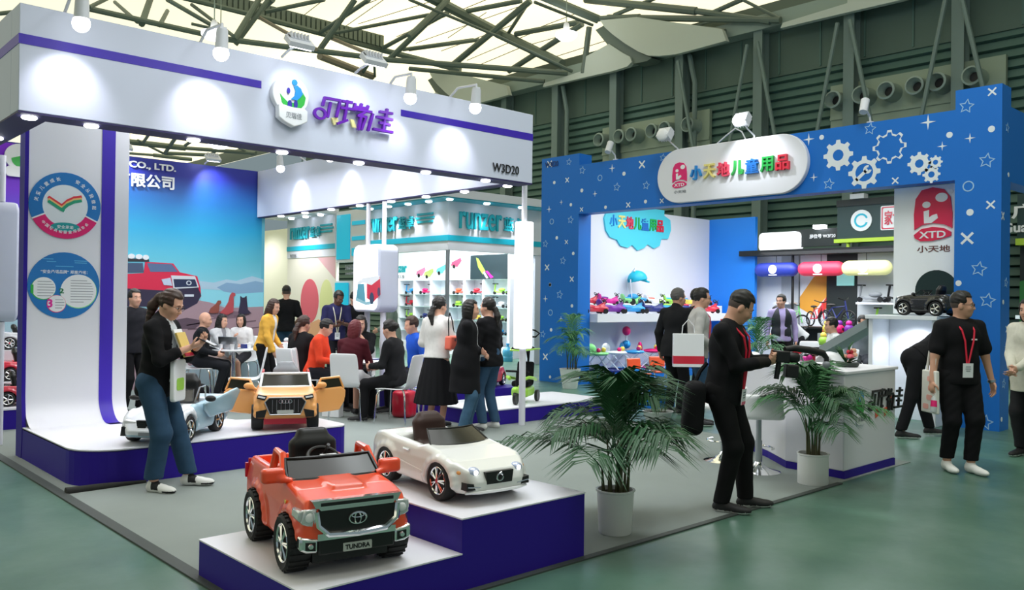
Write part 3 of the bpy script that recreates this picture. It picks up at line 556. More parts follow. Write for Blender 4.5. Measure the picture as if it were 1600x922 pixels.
for y,z,nm in ((13.2,3.78,'arm spotlight on the inner canopy fascia nearest the blue picture wall'),(11.6,3.78,'arm spotlight on the inner canopy fascia right of its neighbour, farther from the picture')):
    arm_lamp(6.85,y,z,.55,nm,1.0,ax='x')
spot('arm_spot_beam',(6.85,10.2,3.75),(7.25,10.2,3.2),20,80,.6); spot('arm_spot_beam',(6.85,8.95,3.75),(7.25,8.95,3.2),16,80,.6)
# --- curved stage and display wall
st=thing('display_stage','curved white display wall flowing into a low white stage with purple sides','stage',(2.13,7.45,0)); ST=V((2.13,7.45,0))
def arc(cx,cy,r,a0,a1,n=8): return [(cx+r*cos(rad(a0+(a1-a0)*i/n)),cy+r*sin(rad(a0+(a1-a0)*i/n))) for i in range(n+1)]
OUT=[(2.13,9.45)]+arc(2.50,7.82,.37,180,270)+arc(4.56,7.60,.13,270,355,5)+arc(4.56,8.15,.13,5,90,5)+[(3.95,8.5),(3.6,9.45)]
FRZ=((0,0,0),(1,0,0),(0,1,0))
b=rel(MB(),ST); b.prism(OUT,FRZ,0,.296); b.build('base',M['purple'],st)
b=rel(MB(),ST); b.prism(OUT,FRZ,.292,.306); b.build('stage_top',M['white'],st)
b=rel(MB(),ST); b.prism(OUT,FRZ,.286,.293); b.build('edge_seam',M['black'],st)
def sheet(x0,x1,y,zt,r=.26,th=.008,n=10):
    P=[(y,zt)]+[(y-r+r*cos(rad(-90*i/n)),.307+r+r*sin(rad(-90*i/n))) for i in range(n+1)]+[(y-r-.1,.307)]
    vs=[];fs=[]
    for (yy,z) in P: vs+=[(x0,yy,z),(x1,yy,z)]
    for i in range(len(P)-1): fs.append((2*i,2*i+1,2*i+3,2*i+2))
    return vs,fs
b=rel(MB(),ST); b.add(*sheet(2.16,3.105,9.3,3.6)); b.box((2.16,9.302,.3),(3.105,9.45,3.6)); w=b.build('wall_panel',M['white'],st,smooth=True)
b=rel(MB(),ST); b.add(*sheet(2.835,2.965,9.294,3.6,.262)); b.build('stripe',M['purp2'],w,smooth=True)
# left purple side plate with its rounded foot and top bracket
b=rel(MB(),ST); fr=((2.125,0,0),(0,-1,0),(0,0,1)); S=[(-9.47,0.0),(-9.27,.0),(-9.24,.30),(-9.28,.6),(-9.285,3.2),(-9.2,3.42),(-9.05,3.55),(-9.47,3.55)]
b.prism(S,fr,-.035,0); b.build('side_plate',M['purple'],st)
# sticker 1: ring emblem with a tick
cx,cz=2.495,2.49; y0=9.296; b=rel(MB(),ST); fr=FY((cx,y0,cz)); R=.332
b.mat(mat('sticker_blue','#1474bd',.5)); b.strip(circ(0,0,R,40),circ(0,0,R*.63,40),fr,0,.003)
b.mat(M['pale']); b.prism(circ(0,0,R*.64,40),fr,0,.002)
b.mat(M['pink']); o_=circ(0,0,R,20,None,206,334); i_=circ(0,0,R*.63,20,None,206,334); b.strip(o_,i_,fr,.003,.0045,closed=False)
b.mat(M['whiteg'])
for a in (206,334): b.stroke([(R*.6*cos(rad(a)),R*.6*sin(rad(a))),(R*cos(rad(a)),R*sin(rad(a)))],.014,fr,.0045,.006)
b.mat(mat('sticker_teal','#149a9c',.5)); b.prism(circ(0,-.215,.135,24,.045),fr,.003,.0055)
tick=lambda o:[(-.165+o*.3,.03-o),(-.125,.075-o),(-.045,.02-o),(.03,.07-o),(.13,.105-o),(.145,.07-o),(.05,.02-o),(-.03,-.05-o),(-.09,-.01-o)]
for k,(o,c) in enumerate(((0,'#e3323f'),(.022,'#efc27a'),(.040,'#23a07a'))):
    b.mat(mat('tick_%s'%c[1:],c,.5)); b.stroke([(-.15,.07-o),(-.04,.0-o),(-.02,-.01-o)],.03,fr,.003,.004+.0003*k); b.stroke([(-.03,-.0-o),(.02,.05-o),(.08,.085-o),(.14,.10-o)],.03,fr,.003,.0042+.0003*k)
b.mat(M['whiteg'])
def arc_text(b,txt,r,a0,a1,h,y,cx,cz,inv=False):
    for i,ch in enumerate(txt):
        a=rad(a0+(a1-a0)*(i/(len(txt)-1) if len(txt)>1 else .5)); o=V((cx+r*cos(a),y,cz+r*sin(a)))
        up=V((cos(a),0,sin(a)))*(-1 if inv else 1); rt=V((up.z,0,-up.x)); add_text(b,ch,h,h,(o,rt,up),.012,.002)
arc_text(b,'关爱儿童成长',R*.81,170,105,.040,y0-.003,cx,cz); arc_text(b,'安全从我做起',R*.81,66,0,.040,y0-.003,cx,cz)
arc_text(b,'中国玩具和婴童用品协会',R*.80,222,318,.032,y0-.0045,cx,cz,True); add_text(b,'安全承诺',.15,.035,FY((cx,y0-.0055,cz-.215)),.01,.002)
b.build('round_emblem',None,w,label='round blue and pink emblem with a tick')
# sticker 2: blue disc with numbered bubbles
cz=1.69; b=rel(MB(),ST); fr=FY((cx,y0,cz)); b.mat(MATS['sticker_blue']); b.prism(circ(0,0,R,40),fr,0,.003)
b.mat(M['green']); b.prism(circ(-.19,-.035,.112,28),fr,.003,.0035); b.mat(M['ltgreen']); b.prism(circ(.135,-.06,.172,32),fr,.003,.0035); b.mat(M['pink']); b.prism(circ(-.07,-.185,.088,26),fr,.0035,.0045)
b.mat(M['whiteg']); b.prism(circ(-.186,-.03,.108,28),fr,.0035,.004); b.prism(circ(.133,-.055,.168,32),fr,.0035,.004); b.prism(circ(-.068,-.183,.083,26),fr,.0045,.005)
add_text(b,'“安全承诺品牌” 郑重承诺：',.43,.036,FY((cx,y0-.003,cz+.135)),.012,.002)
b.mat(mat('print_lightblue','#5fb4e0',.5))
for (x,z,wd) in ((-.15,.26,.09),(-.12,.235,.08),(.15,.25,.12),(.15,.23,.11),(.0,.19,.16)): b.stroke([(x-wd/2,z),(x+wd/2,z)],.007,fr,.003,.004)
b.mat(M['grey'])
for i in range(6): b.stroke([(-.24,.035-i*.028),(-.24+[.12,.14,.15,.15,.14,.12][i],.035-i*.028)],.006,fr,.004,.0046)
for i in range(9): b.stroke([(.06,.05-i*.027),(.06+[.15,.19,.2,.21,.21,.21,.2,.19,.12][i],.05-i*.027)],.006,fr,.004,.0046)
for i in range(4): b.stroke([(-.08,-.145-i*.027),(-.08+[.07,.08,.08,.06][i],-.145-i*.027)],.006,fr,.005,.0056)
b.mat(M['green']); add_text(b,'1',.026,.085,FY((cx-.29,y0-.004,cz-.04)),.03,.002); b.mat(mat('dark_green_print','#1d7a4a',.5)); add_text(b,'2',.045,.05,FY((cx-.025,y0-.004,cz-.055)),.03,.002); b.mat(M['magenta']); add_text(b,'3',.05,.085,FY((cx-.13,y0-.005,cz-.18)),.03,.002)
b.build('round_notice',None,w,label='round blue notice with three numbered bubbles')
# --- big sky picture wall at the back
sky=ramp_mat('sky_picture',2,[(0.3,'#b4c8d2'),(1.3,'#a8c6d4'),(1.9,'#8ecbd8'),(2.5,'#5cbcd4'),(3.0,'#24a2d2'),(3.45,'#1a72bc'),(3.94,'#272f9a')],.45,.5,.25)
mw=thing('picture_wall','tall blue sky picture wall with a red pickup and dogs by a lake','picture wall',(1.95,14.85,0)); MW=V((1.95,14.85,0))
b=rel(MB(),MW); b.box((1.95,14.85,0),(7.36,14.97,3.94)); b.build('picture_panel',sky,mw)
b=rel(MB(),MW); b.box((7.36,14.85,0),(7.42,14.97,3.94)); b.build('edge_panel',mat('edge_cyan','#63b7cf',.5),mw)
fr=FY((0,14.85,0)); b=rel(MB(),MW); b.mat(M['lav'])
lay=[('lake','#8ad3e4'),('mount_far','#a9c6da'),('mount_mid','#7fa4c4'),('rock','#a58a94'),('rock2','#7c6470'),('rock3','#5d4a58'),('body','#cf1f45'),('bodydark','#2b2440'),('wind','#53698f'),('sidewin','#40506e'),('rail','#23262e'),('lampA','#dfe3e8'),('lampB','#dfe3e8'),('lampC','#dfe3e8'),('grilleframe','#ccd2da'),('grille','#1e2a4c'),('head','#b9c6dc'),('plate','#d4dbe6'),('badge','#c9d0da'),('badge_in','#1e2a4c'),('dog1','#8d4a3e'),('dog2','#b04a50'),('dog3','#332c44')]
for k,(n,c) in enumerate(lay):
    b.mat(mat('picture_%s'%c[1:],c,.5)); b.prism(PIC[n],fr,0,.002+.0012*k)
b.mat(mat('picture_rock_line','#6d5661',.6))
for i in range(40):
    x=random.uniform(4.9,7.3); z=random.uniform(.5,1.25)-(.12 if x<6 else 0); b.stroke([(x,z),(x+random.uniform(.1,.3),z+random.uniform(-.03,.05))],random.uniform(.01,.03),fr,0,.008)
b.mat(M['whiteg']); t0,t1=PIC['txt_ltd'] if False else (None,None)
b.build('picture_print',None,mw)
b=rel(MB(),MW); add_text(b,'TOYS CO., LTD.',1.30,.13,FY((5.08,14.83,3.80)),.03,.02); add_text(b,'贝瑞佳玩具有限公司',2.25,.24,FY((4.58,14.83,3.55)),.025,.02); b.build('company_lettering',M['whiteg'],mw)
b=rel(MB(),MW); fr=FY((3.30,14.80,3.68)); b.prism(circ(0,.03,.2,24),fr,0,.05); b.prism(rrect(.36,.16,.05,4,0,-.2),fr,0,.06); bb=b.build('logo_badge',M['whiteg'],mw)
b=rel(MB(),MW); b.prism(circ(.02,.0,.13,20,.13,180,400),fr,.05,.056); b.build('logo_print',M['green'],bb)
# purple left part of the picture, behind the small shelf of ride-ons
b=rel(MB(),MW); b.prism([(1.96,1.2),(3.5,1.2),(3.5,3.92),(1.96,3.92)],FY((0,14.85,0)),0,.002); b.build('picture_print',ramp_mat('purple_sky_picture',2,[(1.2,'#1a2c6a'),(2.2,'#2f7fd0'),(2.7,'#3a49c8'),(3.2,'#6a12c8'),(3.92,'#8a0fe0')],.5),mw)
for x,nm in ((4.75,'white floodlight on the picture wall left of its lit spot'),(6.25,'white floodlight on top of the blue picture wall near its right end')):
    flood(x,14.5,4.02,nm,(x+.2,14.85,3.35),1.4)
# --- lightboxes on posts
def lightbox(loc,w,d,h,name_label,pic):
    """w along Y, d along X, picture faces -X"""
    t=thing('lightbox_sign',name_label,'sign',loc); x,y,z=loc
    b=MB(); o=rrect(w,h,.12,6); b.prism(o,((0,0,h/2),(0,-1,0),(0,0,1)),-d,0)
    b.build('case',M['lav'],t,bev=.03)
    b=MB(); b.prism(rrect(w-.07,h-.07,.1,6),((-.002,0,h/2),(0,-1,0),(0,0,1)),0,.004); f=b.build('face_panel',M['box'],t)
    for yy in (-w*.30,w*.30):
        b=MB(); b.cyl((d/2,yy,h),(d/2,yy,3.06-z),.035,n=12); b.build('post',M['white'],t,smooth=True)
        b=MB(); b.cyl((d/2,yy,-z+.007),(d/2,yy,0),.045,n=12); b.build('post',M['white'],t,smooth=True)
    return t,f
t,f=lightbox((7.10,10.915,1.39),.72,.36,1.02,'rounded white lightbox with a fire engine picture hung on two posts',True)
b=MB(); LBX=V((7.10,10.915,1.39)); b.X=Matrix.Translation((0,0,0)); fr=((-.006,0,0),(0,-1,0),(0,0,1))
for k,(n,c) in enumerate((('ft_red','#d93a50'),('ft_white','#eef3f6'),('ft_grille','#5fa9bd'),('ft_bump','#9fd0dc'),('ft_wheel','#3b4a68'),('ft_wheel2','#5a4a68'))):
    P=[(a+10.915,zz-1.39) for a,zz in PIC[n]]; b.mat(mat('print_%s'%c[1:],c,.5)); b.prism([(p[0],p[1]) for p in P],fr,0,.002+.001*k)
b.mat(mat('print_white','#eef3f6',.5)); b.build('picture_print',None,f,label='printed fire engine')
lightbox((1.98,10.4,1.30),.55,.30,1.27,'rounded white lightbox at the left edge of the booth',False)
# --- low purple platforms on the right
pf=thing('low_platform','low white topped purple platform under the green trike','platform',(6.4,7.98,0)); PF=V((6.4,7.98,0))
b=rel(MB(),PF); b.box((6.95,8.02,.007),(9.3,9.1,.19)); b.build('base',M['purple'],pf)
b=rel(MB(),PF); b.box((6.94,8.01,.19),(9.31,9.11,.205)); b.build('platform_top',M['white'],pf)
pf2=thing('low_platform','small purple block under the red toy car beside the black-dressed visitors','platform',(8.0,9.6,0))
b=MB(); b.box((-.9,0,.0),(1.2,.9,.235)); b.build('base',M['purple'],pf2); b=MB(); b.box((-.9,0,.235),(1.2,.9,.25)); b.build('platform_top',M['purple'],pf2)
# ================================================================== purple car podiums at the front
def podium(lo,hi,label,z):
    t=thing('car_podium',label,'podium',(lo[0],lo[1],0),0,'purple podiums under the front toy cars'); P=V((lo[0],lo[1],0))
    b=rel(MB(),P); b.box((lo[0],lo[1],.006),(hi[0],hi[1],z-.008)); b.build('base',M['purple'],t)
    b=rel(MB(),P); b.box((lo[0]-.003,lo[1]-.003,z-.008),(hi[0]+.003,hi[1]+.003,z)); b.build('podium_top',M['white'],t)
podium((2.0,3.57),(2.962,4.75),'lower purple podium under the orange toy pickup',.215)
podium((2.962,3.57),(3.95,4.95),'higher purple podium under the white toy convertible',.405)
# --- reception counter
ct=thing('reception_counter','white reception counter with a purple plinth and dark logo lettering','counter',(7.48,3.6,0)); CT=V((7.48,3.6,0))
b=rel(MB(),CT); b.prism([(7.48,3.6),(8.57,3.6),(8.57,4.2),(8.30,4.45),(8.55,4.95),(8.25,5.10),(7.90,4.62),(7.55,4.22)],FRZ,.075,.955); b.build('body',M['white'],ct,bev=.01)
b=rel(MB(),CT); b.prism([(7.46,3.58),(8.59,3.58),(8.59,4.22),(8.33,4.46),(8.58,4.96),(8.25,5.13),(7.88,4.64),(7.53,4.23)],FRZ,.955,.985); b.build('worktop',M['white'],ct,bev=.006)
b=rel(MB(),CT); b.prism([(7.485,3.595),(8.565,3.595),(8.565,4.2),(8.30,4.45),(8.54,4.94),(8.25,5.09),(7.90,4.61),(7.555,4.215)],FRZ,.007,.075); b.build('plinth',M['purple'],ct)
b=rel(MB(),CT); fr=FY((0,3.595,0)); sc=.80; ox,oz=8.29-4.72*sc,.66-3.48*sc
for i,s in enumerate(LOGO): b.stroke([(p[0]*sc+ox,p[1]*sc+oz) for p in s],.020,fr,0,.012+.0005*i)
b.strip([(p[0]*sc+ox,p[1]*sc+oz) for p in lp],[(p[0]*sc+ox,p[1]*sc+oz) for p in li],fr,0,.012); b.build('logo_lettering',M['black'],ct)
b=rel(MB(),CT); b.mat(M['orange']); 
for p in ((8.13,.55),(8.32,.55),(8.42,.66)): b.prism([(p[0]-.02,p[1]-.04),(p[0]+.04,p[1]-.02),(p[0]+.035,p[1]+.05),(p[0]-.02,p[1]+.04)],fr,0,.006)
b.mat(M['green']); b.prism(circ(7.78,.66,.085,20,.10),fr,0,.008); b.mat(MATS['badge_blue']); b.prism(circ(7.78,.74,.06,16,.05),fr,.008,.012); b.mat(M['whiteg']); b.prism(rrect(.17,.11,.04,4,7.79,.53),fr,0,.012); b.mat(M['grey']); add_text(b,'贝瑞佳',.13,.045,FY((7.79,3.582,.53)),.01,.002); b.build('logo_print',None,ct)
# --- bar stools
def stool(x,y,label,rz=0,z=0):
    t=thing('bar_stool',label,'stool',(x,y,z),rz,'bar stools by the reception counter')
    b=MB(); b.lathe([(.205,0),(.205,.008),(.17,.018),(.10,.035),(.05,.07),(.035,.10)],n=28); b.build('base',M['chrome'],t,smooth=True)
    b=MB(); b.cyl((0,0,.09),(0,0,.52),.026,n=14); b.cyl((0,0,.09),(0,0,.3),.034,n=14); b.build('column',M['steel'],t,smooth=True)
    b=MB(); b.tube([(.15*cos(a)+.07,.15*sin(a),.22) for a in np.linspace(-2.2,2.2,12)],.011,6); b.tube([(.0,0,.24),(.2,0,.22)],.011,6); b.build('footrest',M['chrome'],t,smooth=True)
    v=Vol((-.25,-.25,.5),(.25,.25,.8),.014); v.box((0,0,.555),(.20,.20,.03),.028); v.box((-.19,0,.64),(.03,.19,.11),.028,k=.05); v.mesh('seat',M['whiteg'],t)
stool(7.20,4.30,'chrome bar stool with a white seat in front, beside the camera man',rad(40))
stool(7.72,4.72+.1,'chrome bar stool with a white seat behind the first one, at the counter',rad(60)) if False else stool(7.42,4.82,'chrome bar stool farther back, mostly behind the man with the camera',rad(200))
# ================================================================== the blue booth with the printed stars
def gear(cx,cz,R,n=8,k=.78):
    P=[]
    for i in range(n):
        a=2*pi*i/n
        for da,r in ((-.55,k),(-.32,1),(.32,1),(.55,k)): t=a+da*pi/n*1.0; P.append((cx+R*r*cos(t),cz+R*r*sin(t)))
    return P
def pattern(b,items,fr,d=.003):
    W_=M['pale']; LB=mat('print_outline','#9cc4e8',.5)
    for t,x,z,s in items:
        if t=='s':
            o=star(x,z,s,s*.5,5,80); i=star(x,z,s*.78,s*.36,5,80); b.mat(LB); b.strip(o,i,fr,0,d)
        elif t=='o': b.mat(LB); b.strip(circ(x,z,s,18),circ(x,z,s*.78,18),fr,0,d)
        elif t=='p': b.mat(W_); b.prism(star(x,z,s,s*.2,4,90),fr,0,d)
        elif t=='x': b.mat(W_); b.stroke([(x-s*.7,z-s*.7),(x+s*.7,z+s*.7)],s*.34,fr,0,d); b.stroke([(x-s*.7,z+s*.7),(x+s*.7,z-s*.7)],s*.34,fr,0,d*1.1)
        elif t=='d': b.mat(W_); b.prism(circ(x,z,s,14),fr,0,d)
        elif t in 'gw':
            g=gear(x,z,s); b.mat(W_); hole=[(x+(px-x)*.0+s*(.36 if t=='g' else .55)*cos(math.atan2(pz-z,px-x)),z+s*(.36 if t=='g' else .55)*sin(math.atan2(pz-z,px-x))) for px,pz in g]
            b.strip(g,hole,fr,0,d)
            if t=='w': b.stroke([(x-s*.45,z-s*.4),(x+s*.15,z+s*.12)],s*.2,fr,0,d); o=circ(x+s*.2,z+s*.16,s*.26,12,None,70,350); i=circ(x+s*.2,z+s*.16,s*.12,12,None,70,350); b.strip(o,i,fr,0,d,closed=False)
        elif t=='h':
            g=gear(x,z,s); i=[(x+(px-x)*.86,z+(pz-z)*.86) for px,pz in g]; b.mat(W_); b.strip(g,i,fr,0,d)
bb=thing('blue_booth','blue booth gateway printed with white stars and gears','booth gateway',(11.9,3.66,0)); BB=V((11.9,3.66,0))
inP=lambda y0,y1,z0,z1: [p for p in PATTERN if y0<-p[1]<y1 and z0<p[2]<z1]
fr=FX((11.9,0,0))
b=rel(MB(),BB); b.mat(M['blue']); b.box((11.9,10.99,0),(12.25,12.0,4.41)); pattern(b,inP(10.98,12.1,0,4.5),fr); b.build('pillar',None,bb)
b=rel(MB(),BB); b.mat(M['blue']); b.box((11.9,3.69,0),(12.24,4.25,4.44)); pattern(b,inP(3.6,4.26,0,4.5),fr)
pattern(b,[('x',.06,2.75,.06),('s',.2,3.9,.07),('s',.2,1.9,.07),('d',.1,1.65,.03),('x',.25,1.3,.05),('s',.15,.6,.07),('d',.26,3.3,.03),('s',.22,1.05,.07),('d',.08,.15,.03)],FY((11.9,3.69,0))); b.build('pillar',None,bb)
b=rel(MB(),BB); b.mat(M['blue']); b.box((11.9,4.25,3.255),(12.2,10.99,4.185)); pattern(b,inP(4.26,10.98,3,4.3),fr); b.build('header',None,bb)
b=rel(MB(),BB); b.box((12.24,3.70,3.22),(16.5,3.95,4.2)); b.mat(M['blue']); b.build('side_header',M['blue'],bb)
b=rel(MB(),BB); add_text(b,'W3E20',.36,.10,FX((11.895,11.72,4.28)),.012,.006); b.build('booth_number',mat('number_navy','#123a78',.5),bb)
# oval sign board
b=rel(MB(),BB); b.prism(rrect(2.78,.915,.4575,14),FX((11.9,7.68,3.735)),0,.09); ov=b.build('sign_board',M['white'],bb,bev=.01)
cols=['#1f8fdc','#f2e28a','#e0415e','#2fae4e','#1f6fc4','#1fa84a','#d8243f']
def colour_word(b,x0,dx,z,h,fr_of,depth,bold=.022):
    for i,(ch,c) in enumerate(zip('小天地儿童用品',cols)):
        b.mat(mat('letter_%s'%c[1:],c,.4)); add_text(b,ch,h*.95,h,fr_of(x0+dx*i,z),bold,depth)
b=rel(MB(),BB); colour_word(b,-8.255,.2625,3.748,.235,lambda u,z:FX((11.81,-u,z)),.05); b.build('sign_lettering',None,ov)
def xtd(b,frame,s,d):
    """the red rounded emblem, s = height; u,v from its centre"""
    f=lambda P:[(p[0]*s,p[1]*s) for p in P]
    b.mat(M['pink'] if s<.5 else mat('emblem_red','#e2204f',.45))
    b.prism(f([(-.33,-.28),(-.34,0),(-.31,.3),(-.2,.46),(0,.5),(.2,.45),(.31,.3),(.35,0),(.35,-.28),(.2,-.2),(0,-.17),(-.2,-.2)]),frame,0,d)
    b.prism(f([(-.34,-.38),(-.2,-.27),(0,-.24),(.2,-.27),(.33,-.35),(.33,-.42),(.2,-.46),(0,-.5),(-.22,-.5),(-.32,-.44)]),frame,0,d)
    b.mat(M['whiteg']); o=V(frame[0]); n=V(frame[1]).cross(V(frame[2]))
    b.prism([(p[0],p[1]) for p in circ(.16*s,.3*s,.11*s,18,.085*s)],frame,d,d*1.2); b.prism(circ(-.11*s,.18*s,.075*s,16,.062*s),frame,d,d*1.2)
    b.prism(f([(-.16,.06),(-.15,-.17),(-.02,-.17),(.1,-.08),(.08,.0),(.0,-.02),(-.06,-.06),(-.06,.08)]),frame,d,d*1.2)
    c=o+n*d+V(frame[2])*(-.385*s); add_text(b,'XTD',.48*s,.13*s,(c,frame[1],frame[2]),.02,d*.3)
b=rel(MB(),BB); xtd(b,FX((11.81,8.60,3.745)),.43,.012); b.mat(M['grey']); add_text(b,'小天地',.25,.055,FX((11.81,8.59,3.465)),.01,.006); b.build('logo_print',None,ov)
# white emblem panel beside the right pillar
pn=rel(MB(),BB); pn.box((12.25,4.25,1.47),(12.33,5.19,3.255)); pw=pn.build('emblem_panel',mat('lifted_white','#f6fafd',.4),bb)  # white lifted above the other laminate in place of stronger light
b=rel(MB(),BB); xtd(b,FX((12.25,4.655,2.86)),.74,.02); b.mat(M['whiteg']); b.prism(circ(-4.42,3.16,.03,14),FX((12.25,0,0)),0,.01); b.mat(mat('brush_brown','#6a3a34',.6)); add_text(b,'小天地',.44,.095,FX((12.25,4.645,2.38)),.012,.006); b.build('logo_print',None,pw)
b=rel(MB(),BB); b.prism(circ(-4.60,1.80,.285,30),FX((12.25,0,0)),0,.008); b.build('round_mirror',mat('dark_mirror','#3a4a48',.08,.6),pw,label='round dark mirror')
# stand carrying the black toy car
sd=thing('display_stand','white display stand with an open front carrying the black toy car','stand',(11.95,4.3,0)); SD=V((11.95,4.3,0))
b=rel(MB(),SD)
b.box((11.55,4.33,1.40),(12.22,5.28,1.455)); b.box((11.62,5.20,.0),(12.2,5.26,1.40)); b.box((11.62,4.36,.0),(12.2,4.42,1.40)); b.box((12.15,4.42,0),(12.2,5.2,1.4)); b.build('frame',mat('lit_white','#eef4fb',.4),sd,bev=.006)
b=rel(MB(),SD); b.prism([(5.28,1.40),(5.28,1.28),(5.98,.86),(5.98,.98)],((11.62,0,0),(0,1,0),(0,0,1)),-.0,.5); b.build('ramp',mat('brace_grey','#8d9a9c',.5),sd)
spot('stand_light',(11.9,4.8,1.36),(11.9,4.8,0),18,150,.8)
# long display with two shelves against the white wall
dw=thing('display_wall','white display wall with a turquoise cloud sign and a lit niche below its shelf','display wall',(12.3,11.85,0)); DW=V((12.3,11.85,0))
b=rel(MB(),DW); b.box((12.26,11.85,0),(17.5,11.95,3.6)); b.build('wall_panel',M['white'],dw)
b=rel(MB(),DW); b.box((17.5,10.6,0),(17.6,11.95,3.6)); b.build('end_panel',M['bluebright'],dw)
b=rel(MB(),DW); b.box((12.26,10.80,1.19),(17.3,11.85,1.35)); b.box((12.26,11.34,1.35),(17.3,11.85,1.52)); b.build('shelf',M['white'],dw)
b=rel(MB(),DW); b.box((12.26,10.93,0),(17.2,11.85,.13)); b.build('base',M['blue'],dw)
P=[(13.19,3.30),(13.25,3.05),(13.38,2.92),(13.6,2.88),(13.72,2.76),(13.95,2.73),(14.1,2.80),(14.28,2.69),(14.5,2.75),(14.62,2.84),(14.85,2.76),(15.05,2.83),(15.1,2.98),(15.35,3.0),(15.45,3.2),(15.42,3.42),(15.2,3.50),(15.2,3.62),(13.4,3.62),(13.3,3.5)]
P=[(x*1.03,1.6+(z-1.6)*1.03) for x,z in P]
b=rel(MB(),DW); b.prism(P,FY((0,11.85,0)),0,.04); cl=b.build('cloud_sign',mat('cloud_cyan','#4fd0e6',.5),dw)
b=rel(MB(),DW); colour_word(b,13.88,.268,3.31,.27,lambda u,z:FY((u,11.81,z)),.02,.03); b.build('sign_lettering',None,cl)
for x in (13.0,14.2,15.4): spot('niche_light',(x,11.15,1.17),(x,11.3,.0),14,140,.7,(.85,.97,1))
# flood lamps on the blue header
def bflood(y,z,label,on=1):
    t=thing('floodlight',label,'floodlight',(11.55,y,z),0,'floodlights over the booth signs')
    b=MB(); b.box((-.06,-.12,-.09),(.06,.12,.09),R=Matrix.Rotation(rad(35),3,'Y')); 
    for k in range(5): b.box((.04,-.1+.045*k,-.08),(.1,-.085+.045*k,.08),R=Matrix.Rotation(rad(35),3,'Y'),c=(0,0,0))
    b.build('housing',M['lamphouse'],t)
    b=MB(); b.tube([(.05,.0,-.05),(.2,.02,-.12),(.36,0,-.2),(.36,0,-.28)],.014,6); b.build('bracket',M['lamphouse'],t)
    b=MB(); b.ball((-.075,0,-.02),(.04,.12,.10),14,8); b.build('lens',M['lamp'] if on else M['whiteg'],t,smooth=True)
    if on: spot('flood_beam',(11.42,y,z-.1),(11.9,y-.1,3.7),60*on,110,.7,(.9,.95,1))
bflood(7.25,4.45,'bright floodlight above the white oval sign',.8)
bflood(8.72,4.42,'unlit floodlight above the left end of the white oval sign',0)
def canlamp(y,z,label):
    t=thing('spotlight_can',label,'spotlight',(11.8,y,z),0,'spotlight cans on the blue header')
    b=MB(); b.cyl((-.06,0,-.02),(.05,.02,.17),.055,.06,14); b.build('housing',M['lamphouse'],t,smooth=True)
    b=MB(); b.tube([(.05,0,.02),(.15,0,-.05),(.17,0,-.13)],.014,6); b.cyl((.17,0,-.15),(.17,0,-.12),.05,n=12); b.build('bracket',M['lamphouse'],t)
canlamp(5.42,4.33,'white spotlight can on the blue header before the wall nozzles'); canlamp(10.15,4.33,'white spotlight can on the blue header near its left pillar')
b=MB(); b.tube([(11.95,8.0,4.19),(11.95,7.8,4.32),(11.95,7.62,4.42),(11.95,7.5,4.35),(11.95,7.42,4.2)],.012,6); props(b.build('lamp_cable',M['lamphouse'],smooth=True),'pale lamp cable arching over the oval sign','cable')
# ================================================================== the teal lettered booth behind
tb=thing('teal_booth','white booth header with turquoise lettering and stripe behind the seating area','booth header',(12,15.1,0)); TB=V((12,15.1,0))
whf=mat('header_grey_white','#dcdfe8',.55)
b=rel(MB(),TB); b.box((12.0,15.1,2.72),(12.15,18.4,3.85)); b.box((12.15,15.1,2.72),(15.0,15.25,3.85)); b.box((12.0,19.95,2.72),(12.15,22.6,3.85)); b.build('header',whf,tb)
b=rel(MB(),TB); b.box((11.45,14.55,3.85),(15.0,15.4,4.03)); b.box((11.45,15.4,3.85),(12.1,18.4,4.03)); b.box((11.45,19.95,3.85),(12.1,22.9,4.03)); b.build('cornice',whf,tb)
b=rel(MB(),TB); b.box((11.5,14.6,3.83),(14.95,15.1,3.85)); b.box((11.5,15.1,3.83),(12.0,18.35,3.85)); b.build('soffit',M['cyan'],tb)
b=rel(MB(),TB); b.box((11.985,15.085,2.93),(12.0,18.4,3.06)); b.box((12.0,15.085,2.93),(15.0,15.1,3.06)); b.box((11.985,19.95,2.93),(12.0,22.6,3.06)); b.build('stripe',M['cyan'],tb)
def brand(b,frame,w,h):
    o,u,v=[V(q) for q in frame]; add_text(b,'runzer',w*.62,h,(o-u*(w*.19),u,v),.012,.04); add_text(b,'蓝卓',w*.30,h*.85,(o+u*(w*.30),u,v),.016,.04)
b=rel(MB(),TB); brand(b,FX((11.97,17.25,3.42)),2.0,.36); b.build('sign_lettering',M['teal'],tb)
b=rel(MB(),TB); brand(b,FX((11.97,21.45,3.42)),1.75,.34); b.build('sign_lettering',M['teal'],tb)
b=rel(MB(),TB); brand(b,FY((13.35,15.07,3.42)),2.1,.40); b.build('sign_lettering',M['teal'],tb)
for y in (15.95,20.4):
    b=rel(MB(),TB)
    for k,w in enumerate((.62,.72,.62)): b.box((11.975,y-w/2,3.56-.09*k),(12.0,y+w/2,3.61-.09*k))
    b.build('small_lettering',M['teal'],tb)
for (x,y) in [(11.75,15.5),(11.75,16.3),(11.75,17.1),(11.75,17.9),(11.75,20.3),(11.75,21.1),(11.75,21.9),(11.8,14.8),(12.9,14.8),(14.0,14.8)]:
    b=rel(MB(),TB); b.lathe([(.075,0),(.08,-.015),(.06,-.03),(0,-.035)],c=(x,y,3.83),n=14); b.build('downlight',M['lamp'],tb,smooth=True)
    if y<18: spot('downlight_beam',(x,y,3.78),(x+.15*(x<11.78),y+.15*(x>11.78),2.6),48,85,.9)
b=rel(MB(),TB); b.cyl((12.06,15.17,0),(12.06,15.17,2.73),.05,n=12); b.build('post',M['steel'],tb,smooth=True)
